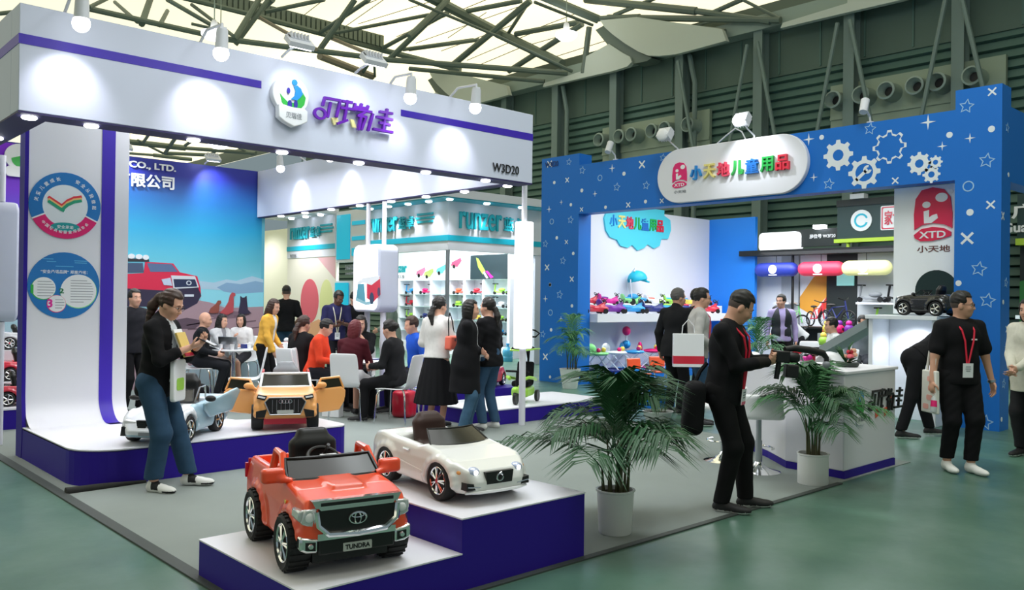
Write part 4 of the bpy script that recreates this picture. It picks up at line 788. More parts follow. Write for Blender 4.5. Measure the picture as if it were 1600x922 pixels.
b=rel(MB(),TB); b.box((14.8,15.12,0),(15.0,15.6,2.72)); b.build('end_wall',M['lav'],tb)
b=rel(MB(),TB); b.box((12.0,18.45,2.55),(12.2,19.9,3.9)); b.box((12.02,18.6,0),(12.2,19.9,2.05)); b.build('tower',M['white'],tb)
b=rel(MB(),TB); b.box((11.98,19.2,2.62),(12.0,19.85,3.8)); b.box((11.98,19.25,.4),(12.0,19.9,2.0)); b.box((11.98,18.5,2.7),(12.0,19.1,2.9)); b.box((11.98,18.5,3.1),(12.0,19.1,3.2)); b.box((11.98,18.5,3.5),(12.0,19.1,3.6)); b.build('cyan_panel',mat('cyan_lit','#13c3ea',.4,emit=.25),tb)
b=rel(MB(),TB); add_text(b,'运动我做主',.62,.14,FX((11.97,19.05,2.40)),.02,.02); add_text(b,'运动我做主',.6,.06,FX((11.97,19.05,2.24)),.02,.02); b.build('tower_lettering',M['grey'],tb)
b=rel(MB(),TB); b.box((12.02,19.9,0),(12.1,22.6,2.72)); pp=b.build('picture_panel',mat('picture_cream','#f4efe2',.5),tb)
b=rel(MB(),TB); fr=FX((12.02,0,0)); b.mat(mat('print_pinkred','#e86a7c',.5)); b.prism(circ(-21.3,1.5,.5,24,.62),fr,0,.004); b.mat(mat('print_peach','#f0b48c',.5)); b.prism([(-22.6,.2),(-22.6,.9),(-21.7,.75),(-20.8,1.0),(-19.95,.8),(-19.95,.2)],fr,0,.003); b.mat(mat('print_limeyellow','#e8ecaa',.5)); b.prism(circ(-20.4,1.5,.35,20,.6),fr,0,.003); b.mat(mat('print_rose','#e9b9c0',.5)); b.prism([(-20.9,2.7),(-19.95,2.7),(-19.95,2.1)],fr,0,.0035); b.build('picture_print',None,pp,label='pale cream and pink abstract print')
b=rel(MB(),TB); add_text(b,'W3D26',.36,.10,FX((11.98,22.2,2.79)),.015,.008); b.build('booth_number',M['grey'],tb)
# white poster wall further left
spot('poster_fill',(10.9,21.3,3.75),(12.0,21.3,1.4),150,110,.8); spot('poster_fill',(11.2,25.0,3.6),(12.6,24.6,1.6),120,110,.8)  # unseen spots added to brighten the pale poster panels
pw=thing('poster_wall','white poster wall with a purple disc between the blue picture and the turquoise lettering','poster wall',(12.6,24.2,0)); PW=V((12.6,24.2,0))
b=rel(MB(),PW); b.box((12.6,22.4,0),(12.7,27.0,3.7)); b.build('wall_panel',mat('poster_yellowish','#f4f2da',.5),pw)
b=rel(MB(),PW); b.mat(mat('print_violet','#5a4aa0',.5)); b.prism(circ(-25.9,2.55,.62,28),FX((12.6,0,0)),0,.004); b.mat(mat('print_skin','#e8b8a0',.5)); b.prism(circ(-25.6,2.2,.28,20),FX((12.6,0,0)),.004,.007); b.mat(M['grey']); b.strip(circ(-25.2,1.1,.8,20,None,180,350),circ(-25.2,1.1,.77,20,None,180,350),FX((12.6,0,0)),0,.004,closed=False); b.build('poster_print',None,pw)
# shelf wall full of toys
sw=thing('shelf_wall','lit white shelf wall holding rows of small toy scooters','shelf unit',(15.6,19.8,0)); SW=V((15.6,19.8,0))
b=rel(MB(),SW); b.box((15.9,15.3,0),(16.0,23.0,3.5)); b.build('back_panel',M['white'],sw)
b=rel(MB(),SW); b.box((15.55,16.85,2.16),(15.9,22.9,3.5)); b.build('upper_panel',mat('panel_glow','#e9f6fb',.45,emit=.15),sw)  # weak emission put in so the panel looks brightly lit
b=rel(MB(),SW); b.box((15.45,16.85,0),(15.9,22.9,.30)); b.build('plinth',M['white'],sw)
YD=[16.9,17.95,18.78,19.55,20.35,21.2,22.0,22.8]
for y in YD:
    b=rel(MB(),SW); b.box((15.55,y-.05,.3),(15.9,y+.05,2.16)); b.build('divider',M['white'],sw)
for z in (.62,1.0,1.37,1.74):
    b=rel(MB(),SW); b.box((15.55,16.95,z-.012),(15.9,22.75,z)); b.build('glass_shelf',mat('shelf_glass','#bcd8d8',.15),sw)
b=rel(MB(),SW); b.box((15.53,16.95,2.17),(15.55,18.5,2.85)); scn=b.build('screen',mat('screen_dark','#20343c',.3),sw)
b=rel(MB(),SW); fr=FX((15.53,0,0)); b.mat(M['lime']); b.prism([(-18.25,2.78),(-18.15,2.75),(-17.85,2.4),(-17.95,2.3),(-18.15,2.5)],fr,0,.004); b.mat(M['whiteg']); b.prism([(-17.95,2.36),(-17.88,2.38),(-17.72,2.2),(-17.8,2.19)],fr,0,.005); b.mat(M['magenta']); b.prism([(-17.85,2.4),(-17.75,2.4),(-17.5,2.22),(-17.62,2.19)],fr,0,.005); b.build('screen_picture',None,scn,label='green scooter on the screen')
b=rel(MB(),SW); b.mat(M['teal']); add_text(b,'runzer',.85,.2,FX((15.54,22.0,2.52)),.04,.008); b.mat(M['grey']); add_text(b,'运动新体验',.6,.12,FX((15.54,22.0,2.28)),.02,.008)
for i,(y,z,c) in enumerate(((20.85,2.42,'#c97aa0'),(20.45,2.38,'#9ab060'),(19.85,2.48,'#56b0b8'),(19.15,2.66,'#c84468'))):
    b.mat(mat('print_%s'%c[1:],c,.5)); fr=FX((15.54,0,0)); b.prism([(-y-.24,z-.08),(-y-.2,z+.02),(-y+.2,z+.14),(-y+.24,z+.05),(-y+.05,z-.12)],fr,0,.006); b.mat(M['black']); b.prism(circ(-y-.1,z-.11,.06,12),fr,0,.008)
b.build('wall_print',None,sw)
for y in (17.4,19.0,20.6,22.0): spot('shelf_light',(15.2,y,2.5),(15.75,y,1.0),15,110,.8,(.92,.97,1))
# water bottle on the floor
t=thing('water_bottle','blue plastic water cooler bottle on the floor beside the shelf wall','water bottle',(14.9,16.2,0))
b=MB(); b.lathe([(.12,0),(.135,.02),(.135,.12),(.125,.13),(.135,.15),(.135,.27),(.12,.31),(.05,.37),(.035,.40),(.035,.44)],n=20); b.build('bottle',mat('blue_plastic','#4aa0c8',.2),t,smooth=True); b=MB(); b.cyl((0,0,.43),(0,0,.47),.042,n=16); b.build('cap',M['skyblue'],t)
# ================================================================== the dark booth far behind on the right
kb=thing('dark_booth','dark booth front with a lime beam and a round white emblem behind the blue header','booth front',(17.5,7.3,0)); KB=V((17.5,7.3,0))
dk=mat('booth_black','#1d2524',.5)
b=rel(MB(),KB); b.box((17.5,5.9,2.98),(17.7,8.62,3.80)); b.build('sign_box',mat('booth_darkteal','#1b3a3a',.45),kb)
b=rel(MB(),KB); b.box((17.47,5.9,3.68),(17.7,8.63,3.82)); b.box((17.6,8.62,2.86),(17.7,9.75,3.25)); b.build('sign_frame',dk,kb)
b=rel(MB(),KB); b.box((17.35,5.9,2.90),(17.6,8.62,2.98)); b.cyl((17.45,8.35,2.72),(17.45,8.35,2.9),.04); b.build('lime_beam',mat('lime_paint','#b8d83c',.45),kb)
b=rel(MB(),KB); b.box((17.3,5.9,2.68),(17.75,10.9,2.80)); b.build('truss_beam',M['black'],kb)
b=rel(MB(),KB); fr=FX((17.5,0,0)); b.mat(M['whiteg']); b.prism(circ(-8.09,3.36,.225,26),fr,0,.02); b.prism(rrect(.5,.5,.03,3,-7.43,3.38),fr,0,.02); b.mat(M['cyan']); b.strip(circ(-8.09,3.36,.15,18,None,20,340),circ(-8.09,3.36,.11,18,None,20,340),fr,.02,.025,closed=False); b.mat(M['red']); b.strip(rrect(.46,.46,.03,3,-7.43,3.38),rrect(.41,.41,.03,3,-7.43,3.38),fr,.02,.025); add_text(b,'家世',.34,.3,FX((17.475,7.43,3.38)),.02,.006); b.build('emblem',None,kb)
b=rel(MB(),KB); add_text(b,'展位号 W3F20',.6,.1,FX((17.59,9.0,3.08)),.015,.008); b.build('booth_number',M['whiteg'],kb)
b=rel(MB(),KB); b.prism(rrect(1.0,.42,.1,5,-10.0,3.0),FX((17.5,0,0)),-.2,0); b.build('lit_sign',mat('lit_sign','#f4f8fc',.4,emit=.9),kb)
b=rel(MB(),KB); b.box((17.45,8.9,3.24),(17.6,9.15,3.32)); b.build('lamp',M['lamp'],kb)
b=rel(MB(),KB); b.box((17.4,8.0,3.82),(17.6,8.3,3.92)); b.build('lamp',M['lamphouse'],kb)
# product wall panels
walls=[('white_panel',10.15,10.95,M['white']),('shelf_panel',9.72,10.15,mat('panel_grey','#b9bdc2',.6)),('poster_panel',9.05,9.68,M['white']),('dark_panel',8.35,9.05,dk),('shelf_panel',5.9,8.35,mat('panel_light','#cfd4d9',.6))]
for n,y0,y1,m in walls:
    b=rel(MB(),KB); b.box((17.9,y0,0),(18.0,y1,2.72)); b.build(n,m,kb)
b=rel(MB(),KB); b.mat(mat('print_amber','#e8a23a',.5)); b.prism([(-9.68,1.5),(-9.68,1.75),(-9.35,2.2),(-9.05,2.35),(-9.05,1.75),(-9.2,1.6),(-9.4,1.35)],FX((17.9,0,0)),0,.004); b.mat(mat('print_redor','#d8402e',.5)); b.prism([(-9.25,1.45),(-9.05,1.75),(-9.05,1.5),(-9.22,1.25)],FX((17.9,0,0)),0,.005); b.build('poster_print',None,kb)
b=rel(MB(),KB); b.box((17.86,8.42,2.0),(17.9,8.8,2.35)); s=b.build('screen',mat('screen_lit','#8fd0cc',.3,emit=.5),kb)
b=rel(MB(),KB); b.box((17.5,6.6,1.60),(17.9,8.2,1.64)); b.box((17.5,6.6,1.12),(17.9,8.2,1.16)); b.box((17.5,9.74,1.58),(17.9,10.12,1.62)); b.box((17.5,9.74,1.15),(17.9,10.12,1.19)); b.box((17.5,6.6,.75),(17.9,8.2,.79)); b.build('shelf',M['white'],kb)
b=rel(MB(),KB); b.cyl((17.6,9.70,0),(17.6,9.70,2.7),.03,n=10); b.build('post',M['black'],kb)
# capsule lantern signs
def lantern(y,c,label):
    t=thing('capsule_sign',label,'hanging sign',(17.45,y,2.36),0,'hanging capsule signs of the dark booth')
    v=Vol((-.2,-.5,-.2),(.2,.5,.2),.02); v.cap((0,-.28,0),(0,.28,0),.15,.15)
    for k in range(-3,4): v.cap((0,k*.12-.01,0),(0,k*.12+.01,0),.158,.158,.02)
    v.mesh('shade',mat('lantern_'+c[1:],c,.4,emit=.25),t)
    b=MB(); b.prism(circ(0,.0,.1,18),FX((-.165,0,0)),0,.012); b.box((-.17,-.1,-.135),(-.15,.1,-.115)); b.build('emblem',mat('emblem_white','#f4f6fa',.4,emit=.4),t)
    b=MB(); b.cyl((0,0,.14),(0,0,.315),.008,n=5); b.build('hanger',M['black'],t)
lantern(10.02,'#2b3a9c','dark blue ribbed capsule sign hanging from the dark truss'); lantern(8.95,'#e23a58','red ribbed capsule sign hanging from the dark truss'); lantern(7.95,'#f0efa8','pale yellow capsule sign hanging from the dark truss')
# booth at the far right edge
rb=thing('corner_booth','dark header with white lettering at the right edge behind the blue pillar','booth front',(19.0,4.0,0)); RB=V((19,4,0))
b=rel(MB(),RB); b.box((19.0,1.0,2.95),(19.3,5.6,3.85)); b.build('header',mat('booth_darkteal','#1b3a3a',.45),rb)
b=rel(MB(),RB); b.box((18.9,1.0,2.82),(19.3,5.6,2.95)); b.build('lime_beam',MATS['lime_paint'],rb)
b=rel(MB(),RB); add_text(b,'广东',.9,.30,FX((18.99,5.25,3.50)),.03,.02); add_text(b,'Guangdong',1.3,.26,FX((18.99,5.22,3.15)),.03,.02); b.build('header_lettering',M['whiteg'],rb)
b=rel(MB(),RB); b.box((19.2,1.0,0),(19.3,5.6,2.82)); b.build('wall_panel',dk,rb)
b=rel(MB(),RB); b.prism([(-5.6,.9),(-5.6,2.1),(-5.0,2.3),(-4.6,1.6),(-4.2,1.0)],FX((19.2,0,0)),0,.01); b.build('poster_print',mat('leaf_green','#2f7a3a',.5),rb)
b=rel(MB(),RB); b.box((18.6,1.0,1.35),(19.1,5.5,1.42)); b.box((18.6,1.0,0),(19.1,5.5,.9)); b.build('counter',mat('counter_glow','#e9f6fb',.4,emit=.3),rb)  # slight emission put in to give the counter a white glow
# ================================================================== ride-on toy cars
FFRONT=lambda x,z=0,y=0: ((x,y,z),(0,1,0),(0,0,1))          # plane facing the car's front
FRIGHT=lambda y,x=0,z=0: ((x,y,z),(1,0,0),(0,0,1))           # plane facing the car's right side (-y)
FLEFT=lambda y,x=0,z=0: ((x,y,z),(-1,0,0),(0,0,1))
def shell(prof,wf,h,wb,track,ra,zc,cuts=(),adds=(),k=.035,L=(-.62,.62),Wd=.34,zt=.62,wheelx=None):
    v=Vol((L[0],-Wd,.04),(L[1],Wd,zt),h); x=v.ax[0][:,None,None]; y=v.ax[1][None,:,None]; z=v.ax[2][None,None,:]
    d2=poly2(v.ax[0][:,None],v.ax[2][None,:],prof)[:,None,:]
    dw=np.abs(y)-wf(x,z); v.a=(-smin(-d2,-dw,k)).astype(np.float32)
    for f in adds: f(v)
    for sx in (wheelx or (wb/2,-wb/2)):
        for s in (-1,1):
            r=np.sqrt((x-sx)**2+(z-zc)**2)-ra; cut=np.maximum(r,(track/2-.075)-s*y); v.a=-smin(-v.a,cut,.012)
    for f in cuts: f(v)
    return v
def cutpoly(P,hw,k=.02):
    def f(v):
        d2=poly2(v.ax[0][:,None],v.ax[2][None,:],P)[:,None,:]; d=np.maximum(d2,np.abs(v.ax[1][None,:,None])-hw); v.a=-smin(-v.a,d,k)
    return f
def wheel(parent,x,y,r,w,side,spokes=6,rim='chrome',caliper=None,tread=True,style=0,name='wheel'):
    """wheel with its axle along y; side=+1 faces +y"""
    t=bpy.data.objects.new(name,None); COL.objects.link(t); t.parent=parent; t.location=(x,y,r)
    b=MB(); ri=r*.70
    b.lathe([(ri,-w*.42),(r*.9,-w*.5),(r*.97,-w*.42),(r,-w*.25),(r,w*.25),(r*.97,w*.42),(r*.9,w*.5),(ri,w*.44),(ri*.93,w*.1),(ri*.93,-w*.3)],n=36,axis='y',cap=False)
    if tread:
        for i in range(24):
            a=2*pi*i/24; c=V((r*.995*cos(a),0,r*.995*sin(a))); R=Matrix.Rotation(-a,3,'Y'); b.box(c-V((.006,w*.42,.007)),c+V((.006,w*.42,.007)),R=R)
    b.build('tire',M['rubber'],t,smooth=True)
    b=MB(); s=side; yo=s*w*.36
    b.lathe([(ri*1.0,s*w*.44),(ri*.97,s*w*.46),(ri*.9,s*w*.40),(ri*.9,-s*w*.2)],n=32,axis='y',cap=False)
    for i in range(spokes):
        a=2*pi*i/spokes
        for da in ((-.13,.13) if style==0 else (0,)):
            p0=V((ri*.16*cos(a),yo+s*.008,ri*.16*sin(a))); p1=V((ri*.93*cos(a+da),yo,ri*.93*sin(a+da))); b.cyl(p0,p1,r*.05 if style==0 else r*.075,r*.04 if style==0 else r*.10,6)
    b.lathe([(ri*.22,s*w*.30),(ri*.22,s*w*.43),(ri*.15,s*w*.47),(0,s*w*.48)],n=18,axis='y',cap=False)
    b.build('rim',M[rim],t,smooth=True)
    b=MB(); b.lathe([(ri*.92,s*w*.12),(0,s*w*.12)],n=24,axis='y',cap=False); b.build('hub_plate',M['black'],t)
    if caliper: b=MB(); b.lathe([(ri*.22,s*w*.485),(0,s*w*.49)],n=16,axis='y',cap=False); b.build('hub_cap',M[caliper],t)
    return t
def steering(parent,c,r,tilt,m='black'):
    b=MB(); R=Matrix.Rotation(rad(tilt),3,'Y'); P=[V(c)+R@V((0,r*cos(a),r*sin(a))) for a in np.linspace(0,2*pi,24,endpoint=False)]
    b.tube(P,r*.13,8,closed=True)
    for a in (0,pi,-pi/2): b.cyl(V(c),V(c)+R@V((0,r*cos(a),r*sin(a))),r*.11,n=6)
    b.ball(V(c),r*.28,10,6); b.cyl(V(c),V(c)+R@V((r*1.4,0,-r*.3)),r*.12,n=8); b.build('steering_wheel',M[m],parent,smooth=True)
def seat(parent,x,z,w,hgt,m='black',lean=.14,name='seat',res=.012):
    v=Vol((x-.35,-.25,z-.1),(x+.3,.25,z+hgt+.1),res)
    v.box((x+.08,0,z+.03),(.15,w/2,.04),.035); R=Matrix.Rotation(-lean,3,'Y')
    v.box((x-.09,0,z+hgt*.42),(.035,w/2*.92,hgt*.42),.03,R=R,k=.05); v.box((x-.12,0,z+hgt*.85),(.035,w*.30,hgt*.15),.03,R=R,k=.06)
    v.box((x+.06,w*.45,z+.06),(.13,.02,.035),.018,k=.03); v.box((x+.06,-w*.45,z+.06),(.13,.02,.035),.018,k=.03)
    return v.mesh(name,M[m],parent)
def place(t,loc,hdg): t.location=loc; t.rotation_euler=(0,0,rad(hdg)); return t
# ------------------------------------------------------------------ orange pickup
tr=thing('toy_pickup','orange ride-on toy pickup with a chrome grille on the lower purple podium','toy car')
OR=mat('pickup_orange','#fb5630',.28,coat=.6)
prof=[(.47,.135),(.525,.16),(.54,.22),(.535,.36),(.505,.415),(.36,.44),(.20,.455),(.15,.47),(.10,.455),(-.16,.455),(-.2,.47),(-.55,.47),(-.585,.45),(-.59,.2),(-.55,.15),(-.1,.12),(.1,.12)]
wf=lambda x,z: .283-.16*np.clip(z-.33,0,.2)-.05*np.clip(x-.40,0,.2)*1.5-.03*np.clip(-x-.45,0,.2)
def flare(v):
    for sx in (.32,-.32):
        for s in (-1,1):
            for i in range(9):
                a=rad(8+164*i/8); v.ell((sx+.175*cos(a),s*.268,.145+.175*sin(a)),(.035,.03,.035),k=.03)
v=shell(prof,wf,.0075,.64,.54,.165,.145,adds=[flare,lambda v: v.box((.30,0,.447),(.11,.08,.006),.005,k=.04)],cuts=[cutpoly([(.13,.6),(.10,.26),(-.19,.26),(-.21,.6)],.215),cutpoly([(-.245,.6),(-.245,.34),(-.54,.34),(-.545,.6)],.215),cutpoly([(.46,.2),(.46,.12),(.6,.12),(.6,.2)],.3,.01)],Wd=.33,zt=.56,L=(-.62,.58))
v.mesh('body_shell',OR,tr)
b=MB(); b.box((-.45,-.2,.06),(.45,.2,.14)); b.build('chassis',M['black'],tr)
for s in (-1,1):
    for x in (.32,-.32): wheel(tr,x,s*.262,.142,.125,s,6)
# windscreen with a thick black frame
def screen(parent,P0,P1,w0,w1,th=.012,fw=.018,mf='black',mg='smoke',bulge=.03):
    """raked windscreen: bottom mid P0=(x,z) half width w0, top mid P1, half width w1"""
    n=8; g=MB(); vs=[]; 
    pt=lambda t,s: V((P0[0]+(P1[0]-P0[0])*t+bulge*(1-s*s),(w0+(w1-w0)*t)*s,P0[1]+(P1[1]-P0[1])*t))
    for d in (0,-th*.5):
        for j in range(3):
            for i in range(n+1): q=pt(j/2,-1+2*i/n); vs.append(q+V((d,0,0)))
    fs=[]; m=n+1
    for o in (0,3*m):
        for j in range(2):
            for i in range(n): a=o+j*m+i; fs.append((a,a+1,a+m+1,a+m))
    g.add(vs,fs); sc=g.build('windscreen',M[mg],parent,smooth='all')
    f=MB(); loop=[pt(0,-1+2*i/n) for i in range(n+1)]+[pt(.5,1)]+[pt(1,1-2*i/n) for i in range(n+1)]+[pt(.5,-1)]
    f.tube(loop,fw/2,8,closed=True); f.build('windscreen_frame',M[mf],sc,smooth=True)
    return sc
screen(tr,(.185,.452),(.075,.555),.255,.235,fw=.022,bulge=.02)
b=MB(); b.box((.07,-.045,.556),(.095,.045,.566)); b.build('screen_clip',M['whiteg'],tr)
b=MB(); b.box((-.02,-.20,.40),(.15,.20,.45)); b.build('dashboard',M['black'],tr,bev=.02)
for s in (-1,1):
    b=MB(); b.tube([(.15,s*.258,.455),(.04,s*.238,.575),(-.08,s*.236,.58),(-.13,s*.245,.455)],.021,8); b.build('window_frame',OR,tr,smooth=True)
    v=Vol((-.05,-.08,-.08),(.12,.08,.08),.008); v.box((.0,0,0),(.03,.062,.042),.02); v.cap((.02,-s*.04,-.02),(.03,-s*.085,-.03),.018,k=.02); m=v.mesh('wing_mirror',OR,tr); m.location=(.165,s*.325,.487)
seat(tr,-.09,.28,.30,.40); steering(tr,(-.0,.0,.535),.085,-58)
# grille, lamps, bumper
b=MB(); b.prism([(-.235,.415),(.235,.415),(.215,.375),(-.215,.375)],FFRONT(.50),0,.045); b.prism([(-.20,.375),(.20,.375),(.19,.362),(-.19,.362)],FFRONT(.50),0,.046)
b.tube([(.545,-.215,.36),(.55,-.205,.285),(.548,-.15,.235),(.555,0,.225),(.548,.15,.235),(.55,.205,.285),(.545,.215,.36)],.017,8); b.box((.50,-.205,.205),(.548,.205,.24)); gs=b.build('grille_surround',M['chrome'],tr,smooth=True)
b=MB(); b.prism([(-.20,.365),(.20,.365),(.195,.27),(.15,.24),(-.15,.24),(-.195,.27)],FFRONT(.50),0,.042); b.box((.53,-.19,.385),(.549,.19,.402)); b.build('grille',M['black'],tr)
def ring(b,c,ry,rz,t,n=24):
    b.tube([V(c)+V((0,ry*cos(a),rz*sin(a))) for a in np.linspace(0,2*pi,n,endpoint=False)],t,6,closed=True)
b=MB(); ring(b,(.548,0,.305),.045,.031,.005); ring(b,(.549,0,.305),.016,.03,.004); ring(b,(.549,0,.32),.032,.012,.004); b.build('badge',M['chrome'],tr,smooth=True)
for s in (-1,1):
    b=MB(); P=[(s*.205,.375),(s*.268,.372),(s*.284,.30),(s*.225,.272)]; b.prism(P,FFRONT(.47),0,.068); b.prism([(s*.25,.372),(s*.292,.362),(s*.296,.315),(s*.27,.295)],FFRONT(.40),0,.115); h_=b.build('headlight',mat('lamp_clear','#cfd4d6',.15,.4,coat=1),tr,bev=.008)
    b=MB(); b.ball((.538,s*.243,.33),(.008,.024,.026),10,6); b.build('reflector',M['whiteg'],h_,smooth=True)
    b=MB(); b.prism([(s*.20,.215),(s*.292,.235),(s*.295,.165),(s*.26,.145),(s*.20,.14)],FFRONT(.44),0,.105); bc=b.build('bumper_corner',M['chrome'],tr,bev=.012)
    b=MB(); b.prism([(s*.215,.20),(s*.265,.205),(s*.265,.165),(s*.215,.155)],FFRONT(.545),0,.004); fl=b.build('fog_recess',M['black'],bc)
    b=MB(); b.lathe([(.016,0),(.012,.008),(0,.01)],c=(.549,s*.24,.182),n=12,axis='x'); b.build('fog_lamp',M['chrome'],fl,smooth=True)
b=MB(); b.box((.44,-.20,.125),(.545,.20,.215)); b.build('bumper',M['black'],tr,bev=.01)
b=MB(); b.prism(rrect(.15,.045,.004,2),FFRONT(.545,.155,.0),0,.006); pl=b.build('number_plate',mat('plate_grey','#b9bcb8',.4),tr)
b=MB(); add_text(b,'TUNDRA',.13,.026,FFRONT(.551,.155),.03,.002); b.build('plate_lettering',M['black'],pl)
b=MB(); b.box((-.12,-.292,.33),(-.03,-.284,.345)); b.box((-.12,.284,.33),(-.03,.292,.345)); b.build('door_handle',OR,tr) if False else None
b=MB(); b.lathe([(.012,0),(.008,.006),(0,.007)],c=(.26,-.287,.36),n=10,axis='y'); b.build('side_lamp',M['yellow'],tr)
b=MB(); b.box((-.575,-.27,.40),(-.56,-.2,.45)); b.box((-.592,-.285,.33),(-.57,-.24,.42)); b.build('tail_light',M['red'],tr)
b=MB(); b.box((-.2,-.215,.30),(-.16,.215,.56)); b.build('rear_cab_panel',M['black'],tr,bev=.015) if False else None
ZS=.93
tr.scale=(1,1,ZS)
for c in tr.children:
    if c.name.startswith('wheel'): c.scale=(1,1,1/ZS); c.location.z=.142/ZS
place(tr,(2.455,4.175,.2165),-102)
# ------------------------------------------------------------------ open toy cars
def roadster(label,loc,hdg,col,scale=1,style='gt',h=.0085,seatm='black',rim='chrome',grp=None,screen_m='smoke',col2=None,mats=None):
    t=thing('toy_car',label,'toy car',group=grp); BODY=mat('paint_'+col.lstrip('#'),col,.25,coat=.6)
    if style=='gt':
        prof=[(.50,.07),(.565,.09),(.575,.15),(.545,.225),(.45,.275),(.25,.325),(.12,.345),(.05,.33),(-.3,.35),(-.42,.365),(-.52,.35),(-.575,.30),(-.575,.14),(-.52,.09),(0,.075)]
        wf=lambda x,z: .268-.22*np.clip(z-.25,0,.2)-.9*np.clip(x-.36,0,.3)**2*2.2-.6*np.clip(-x-.42,0,.3)**2*3-.10*np.clip(.14-z,0,.1)
        ra,rw=.135,.118
    elif style=='wedge':
        prof=[(.52,.06),(.60,.08),(.60,.13),(.52,.20),(.30,.27),(.14,.315),(.08,.31),(-.3,.33),(-.45,.34),(-.56,.33),(-.58,.2),(-.54,.08),(0,.065)]
        wf=lambda x,z: .272-.25*np.clip(z-.22,0,.2)-.9*np.clip(x-.36,0,.3)**2*2-.10*np.clip(.14-z,0,.1)
        ra,rw=.13,.115
    else:  # upright small car
        prof=[(.44,.08),(.49,.11),(.50,.25),(.46,.32),(.24,.35),(.12,.36),(.08,.345),(-.25,.35),(-.42,.36),(-.49,.31),(-.49,.14),(-.45,.09),(0,.075)]
        wf=lambda x,z: .262-.2*np.clip(z-.27,0,.2)-.9*np.clip(x-.32,0,.3)**2*3-.9*np.clip(-x-.32,0,.3)**2*3-.10*np.clip(.14-z,0,.1)
        ra,rw=.135,.12
    wb=.64 if style!='mini' else .56
    def arch(v):
        for sx in (wb/2,-wb/2):
            for s in (-1,1):
                for i in range(9):
                    a=rad(5+170*i/8); v.ell((sx+(ra+.012)*cos(a),s*.25,rw+(ra+.012)*sin(a)),(.03,.026,.03),k=.03)
    v=shell(prof,wf,h,wb,.50,ra,rw,adds=[arch],cuts=[cutpoly([(.09,.6),(.06,.2),(-.24,.2),(-.30,.6)],.19)],Wd=.31,zt=.45,L=(-.64,.66))
    if col2: v.mesh('body_shell',[BODY,mat('paint_'+col2.lstrip('#'),col2,.25,coat=.6)],t,matfn=lambda c:((np.abs(c[:,1])>.20)&(c[:,0]<.2)&(c[:,2]<.33))|(c[:,2]<.1))
    else: v.mesh('body_shell',BODY,t)
    b=MB(); b.box((-.42,-.17,.05),(.42,.17,.10)); b.build('chassis',M['black'],t)
    for s in (-1,1):
        for x in (wb/2,-wb/2): wheel(t,x,s*.235,rw,.085,s,5 if style!='gt' else 7,rim,'red' if style=='gt' else None,tread=False,style=0 if style!='wedge' else 1)
    screen(t,(.15,.335),(.03,.43),.215,.17,fw=.012,mg=screen_m,bulge=.045)
    for s in (-1,1):
        if style=='mini':
            v=Vol((-.06,-.06,-.05),(.08,.06,.06),.008); v.ell((0,0,0),(.03,.04,.025)); v.cap((.0,-s*.02,-.01),(.0,-s*.06,-.03),.012,k=.015); mo=v.mesh('wing_mirror',M['black'] if style=='gt' else BODY,t); mo.location=(.11,s*.255,.365)
    seat(t,-.12,.20,.26,.31 if style!='wedge' else .36,seatm,.2); steering(t,(.0,.05,.365),.06,-55)
    # front face
    b=MB(); b.prism([(-.10,.215),(.10,.215),(.09,.135),(-.09,.135)],FFRONT(.52),0,.056 if style=='gt' else .04 if style=='wedge' else -.0)
    if style=='mini': b=MB(); b.prism(rrect(.2,.09,.03,4,0,.2),FFRONT(.45),0,.055)
    gr=b.build('grille',M['black'],t)
    if style=='gt':
        b=MB(); b.tube([(.578,.0+.022*cos(a),.175+.024*sin(a)) for a in np.linspace(.5,2*pi+.2,14)],.006,6); b.cyl((.578,-.006,.197),(.578,.012,.207),.006); b.build('badge',M['chrome'],gr,smooth=True)
        b=MB(); b.lathe([(.05,0),(.0,.004)],c=(0,0,0)); 
    for s in (-1,1):
        if style=='gt':
            b=MB(); b.ball((.522,s*.155,.212),(.036,.043,.038),14,8); hl=b.build('headlight',mat('lamp_glass_blue','#c6d2f4',.1,.3,coat=1),t,smooth=True)
            b=MB(); b.ball((.552,s*.155,.216),(.010,.016,.016),10,6); b.build('reflector',M['lamp'],hl,smooth=True)
            b=MB(); b.ball((.478,s*.222,.212),(.028,.022,.020),12,6); b.build('indicator',mat('amber','#f0a860',.3),t,smooth=True)
            b=MB(); b.prism([(s*.12,.135),(s*.225,.155),(s*.225,.105),(s*.13,.105)],FFRONT(.48),0,.085); b.build('air_intake',M['black'],t)
            b=MB(); b.tube([(.569,s*.13,.12),(.567,s*.22,.13)],.005,6); b.build('intake_trim',M['chrome'],t)
        elif style=='wedge':
            b=MB(); b.prism([(s*.11,.20),(s*.22,.215),(s*.24,.19),(s*.13,.17)],FFRONT(.46),0,.075); b.build('headlight',M['whiteg'],t,bev=.006)
            b=MB(); b.prism([(s*.15,.15),(s*.23,.16),(s*.24,.08),(s*.19,.08)],FFRONT(.48),0,.08); b.build('air_intake',M['black'],t)
        else:
            b=MB(); b.ball((.455,s*.165,.25),(.03,.04,.04),12,8); b.build('headlight',M['chrome'],t,smooth=True)
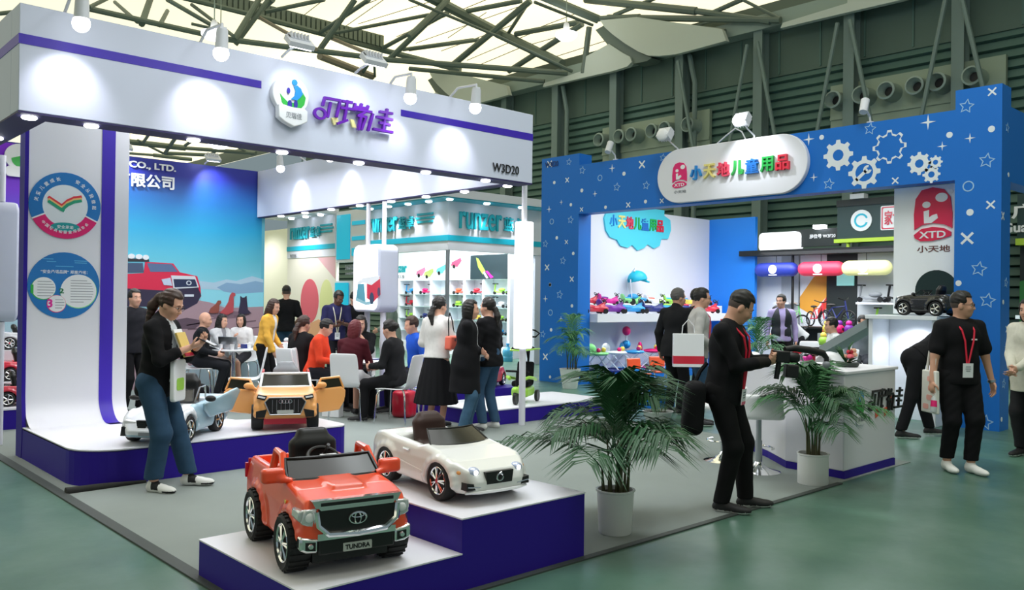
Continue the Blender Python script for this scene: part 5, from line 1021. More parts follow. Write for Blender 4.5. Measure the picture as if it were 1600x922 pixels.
    if style=='gt':
        b=MB(); b.tube([(.585,0,.088),(.575,-.14,.088),(.54,-.22,.088)],.010,6); b.tube([(.585,0,.088),(.575,.14,.088),(.54,.22,.088)],.010,6); b.build('front_lip',M['whiteg'],t,smooth=True)
        for s in (-1,1):
            b=MB(); b.tube([(-.02,s*.267,.285),(-.09,s*.268,.288)],.008,6); b.build('door_handle',M['chrome'],t)
            b=MB(); b.prism([(-.18,.19),(.17,.145),(.17,.165),(-.16,.205)] if s<0 else [(.18,.19),(-.17,.145),(-.17,.165),(.16,.205)],(FRIGHT if s<0 else FLEFT)(s*.258),0,.012); b.build('sill_trim',BODY,t,bev=.004)
    zs=.88 if style=='gt' else 1
    t.scale=(scale,scale,scale*zs)
    for c in t.children:
        if c.name.startswith('wheel') and zs!=1: c.scale=(1,1,1/zs); c.location.z=rw/zs
    place(t,loc,hdg); return t
M['brown_seat']=mat('brown_leather','#3a241f',.55)
wc=roadster('white ride-on toy convertible with a brown seat on the higher purple podium',(3.41,4.27,.4065),-96,'#e8e9e6',1.0,'gt',.0075,seatm='brown_seat')
# silver and blue sports car with raised doors
bm_=roadster('silver and pale blue ride-on sports car with its door raised on the white stage',(3.08,7.86,.3075),-136,'#dfe3ea',1.0,'wedge',.010,col2='#9dbccb')
v=Vol((-.4,-.03,-.2),(.25,.03,.2),.012); v.a=(np.maximum(poly2(v.ax[0][:,None],v.ax[2][None,:],[(.2,-.02),(.22,.05),(-.30,.10),(-.36,.06),(-.26,-.12),(.1,-.11)])[:,None,:],np.abs(v.ax[1][None,:,None])-.015)).astype(np.float32)
d_=v.mesh('door',MATS['paint_9dbccb'],bm_); d_.location=(-.12,.33,.285); d_.rotation_euler=(rad(-12),rad(6),rad(-12))
b=MB(); b.tube([(.16,.24,.33),(.13,.27,.46),(.02,.27,.47),(.0,.27,.34)],.010,6); b.build('roll_bar',M['chrome'],bm_,smooth=True)
b=MB(); b.ball((.10,.36,.36),(.035,.05,.03),12,8); b.build('wing_mirror',M['black'],bm_,smooth=True); b=MB(); b.ball((.13,-.33,.36),(.03,.06,.025),12,8); b.build('wing_mirror',M['black'],bm_,smooth=True)
for s in (-1,1): b=MB(); b.prism(rrect(.075,.05,.02,4,s*.045,.165),FFRONT(.555),0,.02); b.build('grille_kidney',M['black'],bm_)
b=MB(); b.prism(rrect(.12,.03,.004,2,0,.105),FFRONT(.595),0,.01); b.build('number_plate',M['grey'],bm_)
# ------------------------------------------------------------------ amber toy SUV with both doors open
su=thing('toy_suv','amber ride-on toy SUV with both doors open on the white stage','toy car'); AM=mat('suv_amber','#f2aa62',.28,coat=.5)
prof=[(.46,.12),(.52,.15),(.53,.30),(.50,.355),(.30,.385),(.16,.40),(.10,.385),(-.35,.385),(-.50,.40),(-.54,.36),(-.54,.18),(-.5,.12),(0,.10)]
wf=lambda x,z: .29-.18*np.clip(z-.30,0,.2)-.9*np.clip(x-.36,0,.3)**2*2.4
v=shell(prof,wf,.01,.62,.54,.15,.125,adds=[flare],cuts=[cutpoly([(.13,.6),(.10,.2),(-.28,.2),(-.34,.6)],.23),lambda v: v.box((-.08,.28,.34),(.19,.12,.14),.02,op='s',k=.02),lambda v: v.box((-.08,-.28,.34),(.19,.12,.14),.02,op='s',k=.02)],Wd=.34,zt=.46,L=(-.58,.57)); v.mesh('body_shell',AM,su)
for s in (-1,1):
    for x in (.31,-.31): wheel(su,x,s*.262,.125,.11,s,6,tread=False)
b=MB(); b.box((-.45,-.2,.06),(.42,.2,.12)); b.build('chassis',mat('chassis_red','#c83048',.5),su)
screen(su,(.165,.395),(.05,.52),.245,.225,fw=.03,mf='whiteg',bulge=.02)
b=MB(); b.tube([(.03,-.225,.53),(-.3,-.225,.53),(-.38,-.23,.40)],.012,6); b.tube([(.03,.225,.53),(-.3,.225,.53),(-.38,.23,.40)],.012,6); b.build('roof_rail',M['red'],su)
seat(su,-.14,.22,.28,.40,'grey'); steering(su,(.02,.06,.43),.06,-55)
b=MB(); b.prism([(-.15,.33),(.15,.33),(.19,.29),(.14,.17),(-.14,.17),(-.19,.29)],FFRONT(.50),0,.038); gr=b.build('grille',M['black'],su,bev=.006)
b=MB(); b.tube([(.54,y_,z_) for y_,z_ in ((-.15,.33),(.15,.33),(.19,.29),(.14,.17),(-.14,.17),(-.19,.29))],.006,6,closed=True)
for k in range(7): b.cyl((.54,-.12+.04*k,.19),(.54,-.12+.04*k,.31),.0025,n=4)
b.build('grille_trim',M['steel'],gr)
b=MB()
for k in range(4): ring(b,(.543,-.042+.028*k,.295),.018,.018,.0035,16)
b.build('badge',M['chrome'],gr)
b=MB(); b.prism(rrect(.15,.035,.004,2,0,.195),FFRONT(.54),0,.006); b.build('number_plate',MATS['plate_grey'],su)
for s in (-1,1):
    b=MB(); b.prism([(s*.17,.345),(s*.255,.36),(s*.265,.325),(s*.19,.305)],FFRONT(.46),0,.07); hl=b.build('headlight',M['black'],su); b=MB(); b.prism([(s*.185,.338),(s*.25,.35),(s*.255,.335),(s*.19,.322)],FFRONT(.53),0,.004); b.build('light_strip',M['whiteg'],hl)
    b=MB(); b.prism([(s*.17,.22),(s*.27,.20),(s*.27,.14),(s*.19,.14)],FFRONT(.49),0,.04); b.build('air_intake',M['black'],su)
    # open door, hinged at its front edge
    v=Vol((-.40,-.03,-.22),(.03,.03,.26),.011); P=[(0,-.13),(0,.07),(-.03,.09),(-.30,.10),(-.355,.06),(-.34,-.05),(-.28,-.14),(-.05,-.15)]
    v.a=(np.maximum(poly2(v.ax[0][:,None],v.ax[2][None,:],P)[:,None,:],np.abs(v.ax[1][None,:,None])-.018)).astype(np.float32); dr=v.mesh('door',AM,su); dr.location=(.13,s*.285,.275); dr.rotation_euler=(0,0,rad(-62*s))
    b=MB(); b.tube([(-.01,0,.08),(-.07,0,.19),(-.28,0,.20),(-.335,0,.08)],.014,6); b.build('window_frame',AM,dr,smooth=True)
    b=MB(); b.prism([(-.03,.085),(-.08,.18),(-.275,.19),(-.32,.09)],((0,0,0),(1,0,0),(0,0,1)),-.003,.003); b.build('window_pane',M['smoke'],dr)
    v=Vol((-.08,-.09,-.06),(.06,.09,.06),.010); v.ell((0,s*.03,0),(.028,.05,.035)); v.cap((0,0,-.02),(0,-s*.04,-.03),.014,k=.02); mo=v.mesh('wing_mirror',AM,su); mo.location=(.13,s*.325,.405)
place(su,(4.20,7.90,.3075),-118)
# black mini on the white stand, red cars
roadster('black ride-on toy car with chrome wheels on the white display stand',(11.86,4.56,1.456),80,'#16181b',.80,'mini',.011,screen_m='glass')
roadster('glossy red toy car on the small purple block behind the black-dressed visitors',(8.75,10.0,.2505),-150,'#cf2338',.80,'mini',.013)
rd=[('silver toy roadster on the topmost shelf at the far left edge',(3.02,12.86,.861),-8,'#c9ccd2','gt'),('red toy sports car on the middle shelf at the far left edge',(2.90,12.25,.501),-8,'#d3213c','wedge'),('black and red toy racer on the lowest shelf at the far left edge',(2.74,11.62,.256),-8,'#28262c','wedge')]
for l,p,hd,c,sy in rd: roadster(l,p,hd,c,.74,sy,.014,col2='#c8243a' if 'racer' in l else None)
rk=thing('car_shelf','stepped white stand holding three toy cars at the far left edge','stand',(2.2,11.3,0))
b=MB(); b.box((-.4,0,.0),(1.0,1.9,.235)); b.build('base',M['purple'],rk); b=MB(); b.box((-.4,-.01,.235),(1.0,1.9,.255)); b.build('step_top',M['white'],rk)
b=MB(); b.box((-.4,.65,.255),(1.0,1.9,.5)); b.build('step',M['white'],rk); b=MB(); b.box((-.4,1.25,.5),(1.0,1.9,.86)); b.build('step',M['white'],rk)
# ================================================================== people
def Rx(a): return Matrix.Rotation(a,3,'X')
def Ry(a): return Matrix.Rotation(a,3,'Y')
def Rz(a): return Matrix.Rotation(a,3,'Z')
def ik(a,b,l1,l2,hint):
    a=V(a); b=V(b); d=b-a; L=min(d.length,(l1+l2)*.999); L=max(L,abs(l1-l2)*1.02+.01); n=d.normalized(); b=a+n*L
    x=(l1*l1-l2*l2+L*L)/(2*L); y=math.sqrt(max(0,l1*l1-x*x)); h=V(hint); h=(h-n*h.dot(n)); h=h.normalized() if h.length>1e-4 else n.orthogonal()
    return a+n*x+h*y,b
def noisefree(v): return v
EYEW=mat('eye_white','#e8e2dc',.3); EYEB=mat('eye_dark','#1c1410',.3); LIP=mat('lips','#b5625c',.5); SOLE=mat('shoe_sole','#d9d9d6',.6)
def person(label,loc,face,H=1.68,sex='m',sit=None,res=.012,lean=4,side=0,twist=0,head=(0,0),hands=None,elbow=None,palm=None,curl=(.5,.5),feet=None,knee=None,
           skin='skin',hair='short',hairc='hair',top=('#17171a','long'),inner=None,hem=-.04,bottom=('#17171a','trousers'),phem=.09,shoes='#17171a',fat=1.0,glasses=False,details=True,legfat=1.0,collar=False,pleat=False,shoemat=None,cuff=None,shw=1.0):
    s=H/1.70; f_=(sex=='f'); t=thing('person',label,'person',(loc[0],loc[1],loc[2] if len(loc)>2 else 0),rad(face))
    P=V((0,0,.945*s)) if sit is None else V((0,0,sit+.14))
    Rt=Rz(rad(twist))@Rx(rad(side))@Ry(rad(lean)); up=Rt@V((0,0,1)); T=lambda x,y,z: P+Rt@(V((x,y,z))*s)
    sw=(.165 if f_ else .185)*shw
    sh={k:T(.0,k*sw,.445) for k in (1,-1)}; nb=T(-.005,0,.50); Rh=Rz(rad(head[0]))@Ry(rad(head[1])); hc=nb+Rt@V((.012,0,.045))*s+Rh@V((.02,0,.105))*s
    hip={k:P+Rz(rad(twist*.3))@V((0,k*.088*s,-.03*s)) for k in (1,-1)}
    if feet is None: feet={1:(.02,.10,0),-1:(-.02,-.10,0)} if sit is None else {1:(.42,.11,0),-1:(.40,-.11,0)}
    kn={};an={}
    for k in (1,-1):
        fx,fy,fyaw=feet[k][:3]; fz=feet[k][3] if len(feet[k])>3 else 0
        a=V((fx,fy,.085*s+fz)); kn[k],an[k]=ik(hip[k],a,.43*s,.425*s,(cos(rad(fyaw)),sin(rad(fyaw)),.0) if knee is None else knee[k])
    if hands is None: hands={}
    el={};wr={};hd={};hn={}
    for k in (1,-1):
        tgt=hands.get(k); tgt=V(tgt)*s if tgt is not None else V(sh[k])+Rt@V((.03,k*.07,-.52))*s
        el[k],wr[k]=ik(sh[k],tgt,.285*s,.25*s,(elbow or {}).get(k,(-.6,k*.5,-.5)))
        hd[k]=(wr[k]-el[k]).normalized(); n=V((palm or {}).get(k,(0,-k,0))); n=n-hd[k]*n.dot(hd[k]); hn[k]=n.normalized() if n.length>.01 else hd[k].orthogonal().normalized()
    allp=[P,hc,nb]+list(sh.values())+list(kn.values())+list(an.values())+list(el.values())+list(wr.values())
    lo=[min(p[i] for p in allp)-.24 for i in range(3)]; hi=[max(p[i] for p in allp)+.24 for i in range(3)]; lo[2]=max(0,lo[2]-.1)
    # ---- the body: one surface
    v=Vol(lo,hi,res); k_=.03
    v.ell(P+Rt@V((0,0,.02)),(.115*s*fat,.155*s*fat,.12*s),Rt,k_); v.cap(P,T(0,0,.2),.105*s*fat,.11*s*fat,k_); v.ell(T(.0,0,.34),(.105*s*fat,.15*s*fat*shw,.17*s),Rt,.05)
    v.cap(nb,T(-.0,0,.40),.056*s,.08*s,.04)
    for k in (1,-1):
        v.cap(T(0,k*.06,.47),sh[k],.05*s,.054*s,.04); v.cap(sh[k],el[k],.048*s*fat,.040*s,.02); v.cap(el[k],wr[k],.040*s,.027*s,.02)
        v.cap(hip[k],kn[k],.085*s*fat,.056*s,.03); v.cap(kn[k],an[k],.054*s,.038*s,.02)
        fy=rad(feet[k][2]); fd=V((cos(fy),sin(fy),0)); v.cap(an[k]+V((0,0,-.045*s)),an[k]+fd*.15*s+V((0,0,-.055*s)),.032*s,.026*s,.02)
        # hand
        d,n=hd[k],hn[k]; sd=d.cross(n)*1.0; th=sd*(1 if sd.dot(V((1,0,.6)))>=0 else -1); ot=-th; w=wr[k]; fr_=max(.0085,res*.80)*s; cu=curl[0 if k==1 else 1]
        RM=Matrix((d,th,n)).transposed(); v.ell(w+d*.05*s,(.056*s,.042*s,.020*s),RM,.012)
        for i,(o,L) in enumerate(((.031,.072),(.0105,.082),(-.0105,.076),(-.031,.058))):
            b0=w+d*(.086-.004*abs(i-1.2))*s+th*o*s; a1=cu*.75; a2=cu*1.7; d1=d*cos(a1)+n*sin(a1)+th*(o*.9); d2=d*cos(a2)+n*sin(a2)
            b1=b0+d1*L*.55*s; b2=b1+d2*L*.5*s; v.cap(b0-d*.02*s,b1,fr_*1.05,fr_,.004); v.cap(b1,b2,fr_,fr_*.85,.003)
        t0=w+d*.028*s+th*.034*s; t1=t0+(d*.55+th*.65+n*.35).normalized()*.042*s; t2=t1+(d*.85+th*.1+n*.5).normalized()*.034*s; v.cap(t0,t1,fr_*1.35,fr_*1.1,.01); v.cap(t1,t2,fr_*1.1,fr_*.9,.004)
    Q=lambda x,y,z: hc+Rh@V((x,y,z))*s
    v.ell(Q(-.012,0,.03),(.094*s,.074*s,.100*s),Rh,.02); v.ell(Q(.022,0,-.04),(.068*s,.058*s,.075*s),Rh,.035); v.ell(Q(.050,0,-.088),(.028*s,.03*s,.024*s),Rh,.025)
    for k in (1,-1):
        v.ell(Q(.058,k*.036,-.028),(.024*s,.022*s,.022*s),Rh,.02); v.ell(Q(-.008,k*.074,-.008),(.021*s,.010*s,.032*s),Rh,.008)
        v.ell(Q(.092,k*.031,.010),(.018*s,.019*s,.010*s),Rh,.012,op='s')
    v.cap(Q(.076,-.032,.026),Q(.076,.032,.026),.012*s,.012*s,.014); v.cap(Q(.083,0,.012),Q(.100,0,-.026),.009*s,.0135*s,.014)
    for k in (1,-1): v.ell(Q(.092,k*.011,-.029),(.011*s,.009*s,.008*s),Rh,.006)
    v.cap(Q(.084,-.016,-.053),Q(.084,.016,-.053),.007*s,.007*s,.008); v.cap(Q(.081,-.014,-.065),Q(.081,.014,-.065),.0075*s,.0075*s,.008)
    v.cap(hc+Rh@V((-.03,0,-.05))*s,nb,.049*s,.053*s,.03)
    v.mesh('body',M[skin],t)
    # ---- clothes
    o=.028; vt=Vol(lo,hi,res); topc,sl=top[0],top[1]; fa=fat
    vt.ell(T(.0,0,.34),((.118*fa+o*.6)*s,(.165*fa*shw+o*.5)*s,.195*s),Rt,.05); vt.ell(T(.01,0,.12),((.118*fa+o*.5)*s,(.150*fa+o*.5)*s,.19*s),Rt,.06); vt.ell(T(0,0,-.06),((.135*fa+o*.5)*s,(.172*fa+o*.4)*s,.17*s),Rt,.06)
    if hem<-.14: vt.cap(T(0,0,.02),T(.015,0,hem-.05),.165*s*fa,(.18-.05*hem)*s*fa,.08)
    for k in (1,-1):
        vt.cap(T(-.005,k*.035,.488),sh[k],.050*s,.056*s,.05)
        if sl=='long': vt.cap(sh[k],el[k],.062*s*fa,.055*s*fa,.03); vt.cap(el[k],el[k]+(wr[k]-el[k])*.97,.056*s*fa,.043*s,.02)
        elif sl=='short': vt.cap(sh[k],sh[k]+(el[k]-sh[k])*.74,.061*s*fa,.067*s*fa,.03)
        elif sl=='elbow': vt.cap(sh[k],el[k],.066*s*fa,.056*s,.03); vt.cap(el[k],el[k]+(wr[k]-el[k])*.55,.056*s,.048*s,.02)
        else: vt.cap(sh[k],sh[k]+(el[k]-sh[k])*.1,.066*s,.062*s,.03)
    if collar: vt.cap(T(-.03,0,.49),T(-.015,0,.53),.07*s,.062*s,.02)
    vt.noise(.0032,17,hash(label)%97 if False else sum(map(ord,label))%97)
    uz=np.array(up); P0=np.array(P); hz=hem*s
    arms=[np.array(wr[1]),np.array(wr[-1])]
    def hemcut(x,y,z):
        d=hz-((x-P0[0])*uz[0]+(y-P0[1])*uz[1]+(z-P0[2])*uz[2])
        for k in (1,-1):   # spare the sleeves that reach below the hem
            for a,b in ((sh[k],el[k]),(el[k],wr[k])):
                if min(a.z,b.z)<P0[2]+hz+.12:
                    a=np.array(a);b=np.array(b);ab=b-a;L=ab@ab; q=np.clip(((x-a[0])*ab[0]+(y-a[1])*ab[1]+(z-a[2])*ab[2])/L,0,1); r=np.sqrt((x-a[0]-q*ab[0])**2+(y-a[1]-q*ab[1])**2+(z-a[2]-q*ab[2])**2)-.075*s; d=np.minimum(d,r)
        return d
    vt.keep(hemcut)
    mats=[mat('cloth_'+topc.lstrip('#'),topc,.85,noise=.12,scale=30,spec=.2)]; mf=None
    iR=np.array(Rt.transposed())
    if inner:
        mats.append(mat('cloth_'+inner.lstrip('#'),inner,.85,spec=.2))
        def mf(c):
            q=(c-P0)@iR.T/s; return (q[:,0]>.05)&(np.abs(q[:,1])<.03+.05*np.clip(q[:,2]-.1,0,.4))&(q[:,2]>.0)
    if cuff:
        mats.append(mat('cloth_'+cuff.lstrip('#'),cuff,.85,spec=.2)); nc=len(mats)-1; mf0=mf
        def mf(c):
            r=mf0(c).astype(int) if mf0 else np.zeros(len(c),int)
            for k in (1,-1): r[np.linalg.norm(c-np.array(wr[k]),axis=1)<.085*s]=nc
            q=(c-P0)@iR.T; r[q[:,2]<hz+.02]=nc; return r
    vt.mesh({'long':'jacket' if (inner or collar) else 'sweater','short':'t_shirt','elbow':'blouse','none':'waistcoat'}[sl],mats,t,matfn=mf)
    bc,bk=bottom
    if bk=='skirt':
        vs=Vol((-.42,-.42,phem),(.42,.42,P.z+.12),res); x,y,z=vs.ax[0][:,None,None],vs.ax[1][None,:,None],vs.ax[2][None,None,:]
        q=np.clip((P.z+.05-z)/(P.z+.05-phem),0,1); th_=np.arctan2(y,x); rr=np.sqrt((x*1.12)**2+y**2)-(.135+.165*q**.8)*s-(.007*np.sin(16*th_)*q if pleat else .003*np.sin(9*th_))
        vs.a=np.maximum(np.maximum(rr*.9,z-(P.z+.06*s)),phem-z).astype(np.float32)+0*rr; vs.mesh('skirt',mat('cloth_'+bc.lstrip('#'),bc,.85,noise=.12,scale=30,spec=.2),t)
    elif bk=='sitskirt':
        vs=Vol(lo,hi,res); vs.ell(P,(.15*s,.17*s,.13*s),None,.04)
        for k in (1,-1): vs.cap(hip[k],hip[k]+(kn[k]-hip[k])*.85,.11*s,.085*s,.06)
        vs.mesh('skirt',mat('cloth_'+bc.lstrip('#'),bc,.85,spec=.2),t)
    else:
        vs=Vol(lo,hi,res); vs.ell(P+V((0,0,.0)),((.122*fat)*s,(.162*fat)*s,.13*s),Rt if sit is None else None,.04); vs.cap(P,T(0,0,.10),.12*s*fat,.115*s*fat,.04)
        for k in (1,-1):
            g_=legfat; vs.cap(hip[k],kn[k],.098*s*fat*g_,.074*s*g_,.03)
            vs.cap(kn[k],an[k]+V((0,0,(phem-.085)*s)),.072*s*g_,.058*s*g_*(1.05 if g_<1.1 else 1.15),.03)
        vs.noise(.0026,13,sum(map(ord,label))%89+5)
        ph=phem*s+max([feet[k][3] if len(feet[k])>3 else 0 for k in (1,-1)])*0
        if sit is None: vs.keep(lambda x,y,z: ph-z+0*x+0*y)
        vs.mesh('jeans' if bc in ('#2f4a63','#41607a','#385470') else 'trousers',mat('cloth_'+bc.lstrip('#'),bc,.85,noise=.25 if bc[1] in '234' else .12,scale=14,spec=.2),t)
    # ---- shoes
    for k in (1,-1):
        fy=rad(feet[k][2]); a=an[k]; vs=Vol((-.12,-.09,-.02),(.24,.09,.16),min(res,.010)); z0=.0
        vs.ell((.145*s,0,.030*s),(.085*s,.046*s,.034*s),None,.02); vs.ell((0,0,.040*s),(.07*s,.038*s,.045*s),None,.02); vs.cap((-.01*s,0,.06*s),(.10*s,0,.038*s),.038*s,.034*s,.03); vs.cap((0,0,.06*s),(0,0,.095*s),.04*s,.038*s,.02)
        vs.keep(lambda x,y,z: -z+.001+0*x+0*y)
        sm=shoemat or (lambda c:(c[:,2]<.022*s).astype(int)); so=vs.mesh('shoe',[mat('shoe_'+shoes.lstrip('#'),shoes,.6),SOLE,mat('shoe_black','#141416',.6)],t,matfn=sm)
        fz=feet[k][3] if len(feet[k])>3 else 0
        so.location=(a.x,a.y,a.z-.085*s); so.rotation_euler=(0,0,fy)
    # ---- hair
    if hair!='bald':
        hl=[min(hc[i],nb[i])-.40 for i in range(3)]; hh=[hc[i]+.24 for i in range(3)]
        vh=Vol(hl,hh,min(res,.010)); Rn=np.array(Rh); hcn=np.array(hc)
        loc_=lambda x,y,z: [((x-hcn[0])*Rn[0,i]+(y-hcn[1])*Rn[1,i]+(z-hcn[2])*Rn[2,i])/s for i in range(3)]
        if hair=='fade': vh.ell(Q(-.017,0,.055),(.100*s,.081*s,.093*s),Rh,.02)
        else: vh.ell(Q(-.016,0,.038),(.105*s,.086*s,.106*s),Rh,.02)
        if hair in ('bob','long'): vh.ell(Q(-.03,0,-.045),(.088*s,.097*s,.13*s),Rh,.04)
        if hair=='long':
            for y_ in (-.055,0,.055): vh.cap(Q(-.055,y_,-.05),hc+Rh@V((-.05,y_,-.10))*s+Rt@V((-.03,y_*.4,-.20))*s,.052*s,.032*s,.03)
        if hair in ('ponytail','ponylow'):
            zt=.03 if hair=='ponytail' else -.02; vh.ell(Q(-.115,0,zt),(.03*s,.03*s,.03*s),Rh,.02); vh.cap(Q(-.125,0,zt-.01),hc+Rh@V((-.15,0,zt-.10))*s,.036*s,.042*s,.02); vh.cap(hc+Rh@V((-.15,0,zt-.10))*s,nb+Rt@V((-.135,0,-.10))*s,.042*s,.014*s,.02)
        if hair=='bun': vh.ell(Q(-.115,0,.03),(.045*s,.05*s,.045*s),Rh,.02)
        if hair=='curly': vh.ell(Q(-.02,0,.06),(.115*s,.10*s,.105*s),Rh,.03)
        vh.noise(.003,55,3)
        def facecut(x,y,z):
            a,b,c=loc_(x,y,z); w=.078 if hair in ('bob','long') else .2
            f1=np.maximum(np.maximum(.048-a-.35*np.clip(c-.03,0,.1),c-.082),np.abs(b)-w); f2=np.maximum(-.030-a,c-.005) if hair not in ('bob','long') else np.maximum(np.maximum(.03-a,c-.03),np.abs(b)-.066)
            d=np.maximum(-f1,-f2)*s
            if hair in ('short','bun','curly'): d=np.maximum(d,(-.055-c)*s)
            if hair=='fade': d=np.maximum(d,(.015-c)*s)
            if hair in ('ponytail','ponylow'): d=np.maximum(d,np.where(a>-.10,-.075-c,-1)*s)
            return d
        vh.keep(facecut); vh.mesh('hair',M[hairc],t)
        if hair=='fade':
            vf=Vol([hc[i]-.16 for i in range(3)],[hc[i]+.2 for i in range(3)],min(res,.008)); vf.ell(Q(-.013,0,.03),(.0965*s,.0765*s,.1015*s),Rh); 
            def fc(x,y,z):
                a,b,c=loc_(x,y,z); return np.maximum(np.maximum(-np.maximum(.025-a,c-.2),c-.05),-.05-c-.3*np.clip(a+.05,0,.1))*s
            vf.keep(fc); vf.mesh('hair',mat('shaved_hair','#4a3d36',.7),t,label='shaved sides')
    if details:
        for k in (1,-1):
            b=MB(); b.mat(EYEW); b.ball((0,0,0),(.007*s,.0135*s,.0062*s),10,6); b.mat(EYEB); b.ball((.003*s,0,0),(.0062*s,.0062*s,.0060*s),8,6); e=b.build('eye',None,t,smooth=True); e.location=Q(.0765,k*.031,.007); e.rotation_euler=Rh.to_euler()
            b=MB(); b.tube([Q(.080,k*.047,.0285),Q(.088,k*.03,.034),Q(.087,k*.014,.030)],[.002*s,.0035*s,.0028*s],6); b.build('eyebrow',M[hairc if hair!='bald' else 'hairg'],t)
        b=MB(); b.tube([Q(.0865,-.019,-.0585),Q(.0915,0,-.0575),Q(.0865,.019,-.0585)],[.002,.0045,.002],6); b.build('lips',LIP,t,smooth=True)
    if glasses:
        b=MB()
        for k in (1,-1):
            b.tube([Q(.098,k*.032+.022*cos(a),.006+.018*sin(a)) for a in np.linspace(0,2*pi,14,endpoint=False)],.0018,5,closed=True); b.tube([Q(.097,k*.054,.010),Q(.0,k*.083,.012)],.0018,5)
        b.tube([Q(.099,-.010,.010),Q(.099,.010,.010)],.0018,5); b.build('glasses',M['black'],t)
    Rw=Rz(rad(face)); LW=V((loc[0],loc[1],loc[2] if len(loc)>2 else 0))
    return dict(t=t,wr={k:LW+Rw@wr[k] for k in wr},lw=wr,hd=hd,hn=hn,sh=sh,T=T,P=P,Rt=Rt,Q=Q,hc=hc,s=s,W=lambda p: LW+Rw@V(p),el=el,nb=nb,Rw=Rw,LW=LW)
def lanyard(p,c='#d81f3c',drop=.16,badge=(.085,.12),y=0,xf=.150,bc=None):
    """ribbon round the neck with a badge, worn on the chest"""
    T=p['T']; b=MB(); zb=drop
    for k in (1,-1):
        pts=[T(-.062,k*.03,.525),T(-.01,k*.068,.528),T(.062,k*.072,.49),T(xf*.86,k*.062,.42),T(xf,k*.042,.32),T(xf+.004,k*.008+y,zb+.0)]
        for a,c_ in zip(pts[:-1],pts[1:]): b.cyl(a,c_,.0085,n=6)
    o=b.build('lanyard',mat('ribbon_'+c.lstrip('#'),c,.6),p['t'],smooth=True)
    b=MB(); w,h=badge; R=p['Rt']; c0=T(xf+.010,y,zb-h/2)
    b.box(c0-V((.003,w/2,h/2)),c0+V((.003,w/2,h/2)),R=R); o2=b.build('badge',M['whiteg'],o)
    b=MB(); c1=c0+R@V((.004,0,0))
    for dz,ww in ((.035,.05),(.015,.055),(-.005,.04)): q=c1+R@V((0,0,dz)); b.box(q-V((.001,ww/2,.004)),q+V((.001,ww/2,.004)),R=R)
    b.build('badge_print',M['grey'],o2)
    if bc: b=MB(); q=c1+R@V((0,0,-h/2+.012)); b.box(q-V((.001,w/2,.012)),q+V((.001,w/2,.012)),R=R); b.build('badge_band',mat('ribbon_'+bc.lstrip('#'),bc,.6),o2)
BLK='#141417'
# 1 woman with her phone beside the stage
sneaker=lambda c:np.where(c[:,2]<.012,1,np.where((c[:,0]>.015)&(c[:,0]<.075)&(c[:,2]>.03),2,np.where((c[:,2]<.03)&(c[:,0]>.12),2,0)))
w1=person('woman in a black jacket and jeans reading her phone beside the white stage',(2.60,7.10),-48,1.645,'f',res=.0085,lean=7,head=(-2,24),hands={1:(.36,.06,1.24),-1:(.33,-.07,1.22)},elbow={1:(-.3,.5,-.8),-1:(-.3,-.5,-.8)},palm={1:(0,-.5,.9),-1:(0,.5,.9)},curl=(.7,.7),
  feet={1:(.20,.20,6),-1:(.03,-.06,-14)},hair='ponytail',hairc='hairb',top=(BLK,'elbow'),inner='#cfd3d6',hem=-.14,bottom=('#2f4a63','trousers'),phem=.115,shoes='#e6e6e2',shoemat=sneaker,glasses=True,legfat=1.12,collar=True)
def held(name,label,cat,loc,rot,build):
    t=thing(name,label,cat,loc); t.rotation_euler=rot; build(t); return t
def phone(t):
    b=MB(); b.box((-.038,-.075,-.004),(.038,.075,.004)); b.build('case',M['black'],t,bev=.003)
    b=MB(); b.box((-.034,-.068,.004),(.034,.068,.005)); b.build('screen',mat('phone_screen','#3a4a5c',.15),t)
q=(w1['wr'][1]+w1['wr'][-1])/2+w1['Rw']@V((.115,0,.035)); held('phone','dark phone held up in both hands by the woman beside the stage','phone',q,(rad(-25),0,rad(-48-90)),phone)
def book(t):
    b=MB(); b.box((-.008,-.075,-.105),(.008,.075,.105)); b.build('cover',mat('book_yellow','#ddc06a',.6),t); b=MB(); b.box((-.022,-.07,-.08),(-.009,.07,.14)); b.build('papers',M['whiteg'],t); b=MB(); b.box((.008,-.075,-.105),(.013,.075,-.075)); b.build('red_edge',M['red'],t)
held('notebook','yellow notebook and papers tucked in the arm of the woman beside the stage','notebook',w1['W']((.235,.02,1.20)),(0,rad(-22),rad(-48)),book)
def hangbag(t):
    b=MB(); b.prism(rrect(.20,.34,.03,3),((0,0,-.17),(0,1,0),(0,0,1)),-.02,.02); b.build('bag',M['whiteg'],t,bev=.008); b=MB(); b.prism(rrect(.12,.1,.02,3),((.021,0,-.2),(0,1,0),(0,0,1)),0,.003); b.build('print',M['lime'],t)
held('tote_bag','white tote bag hanging at the side of the woman beside the stage','bag',w1['W']((.205,-.02,1.08)),(0,0,rad(-48)),hangbag)
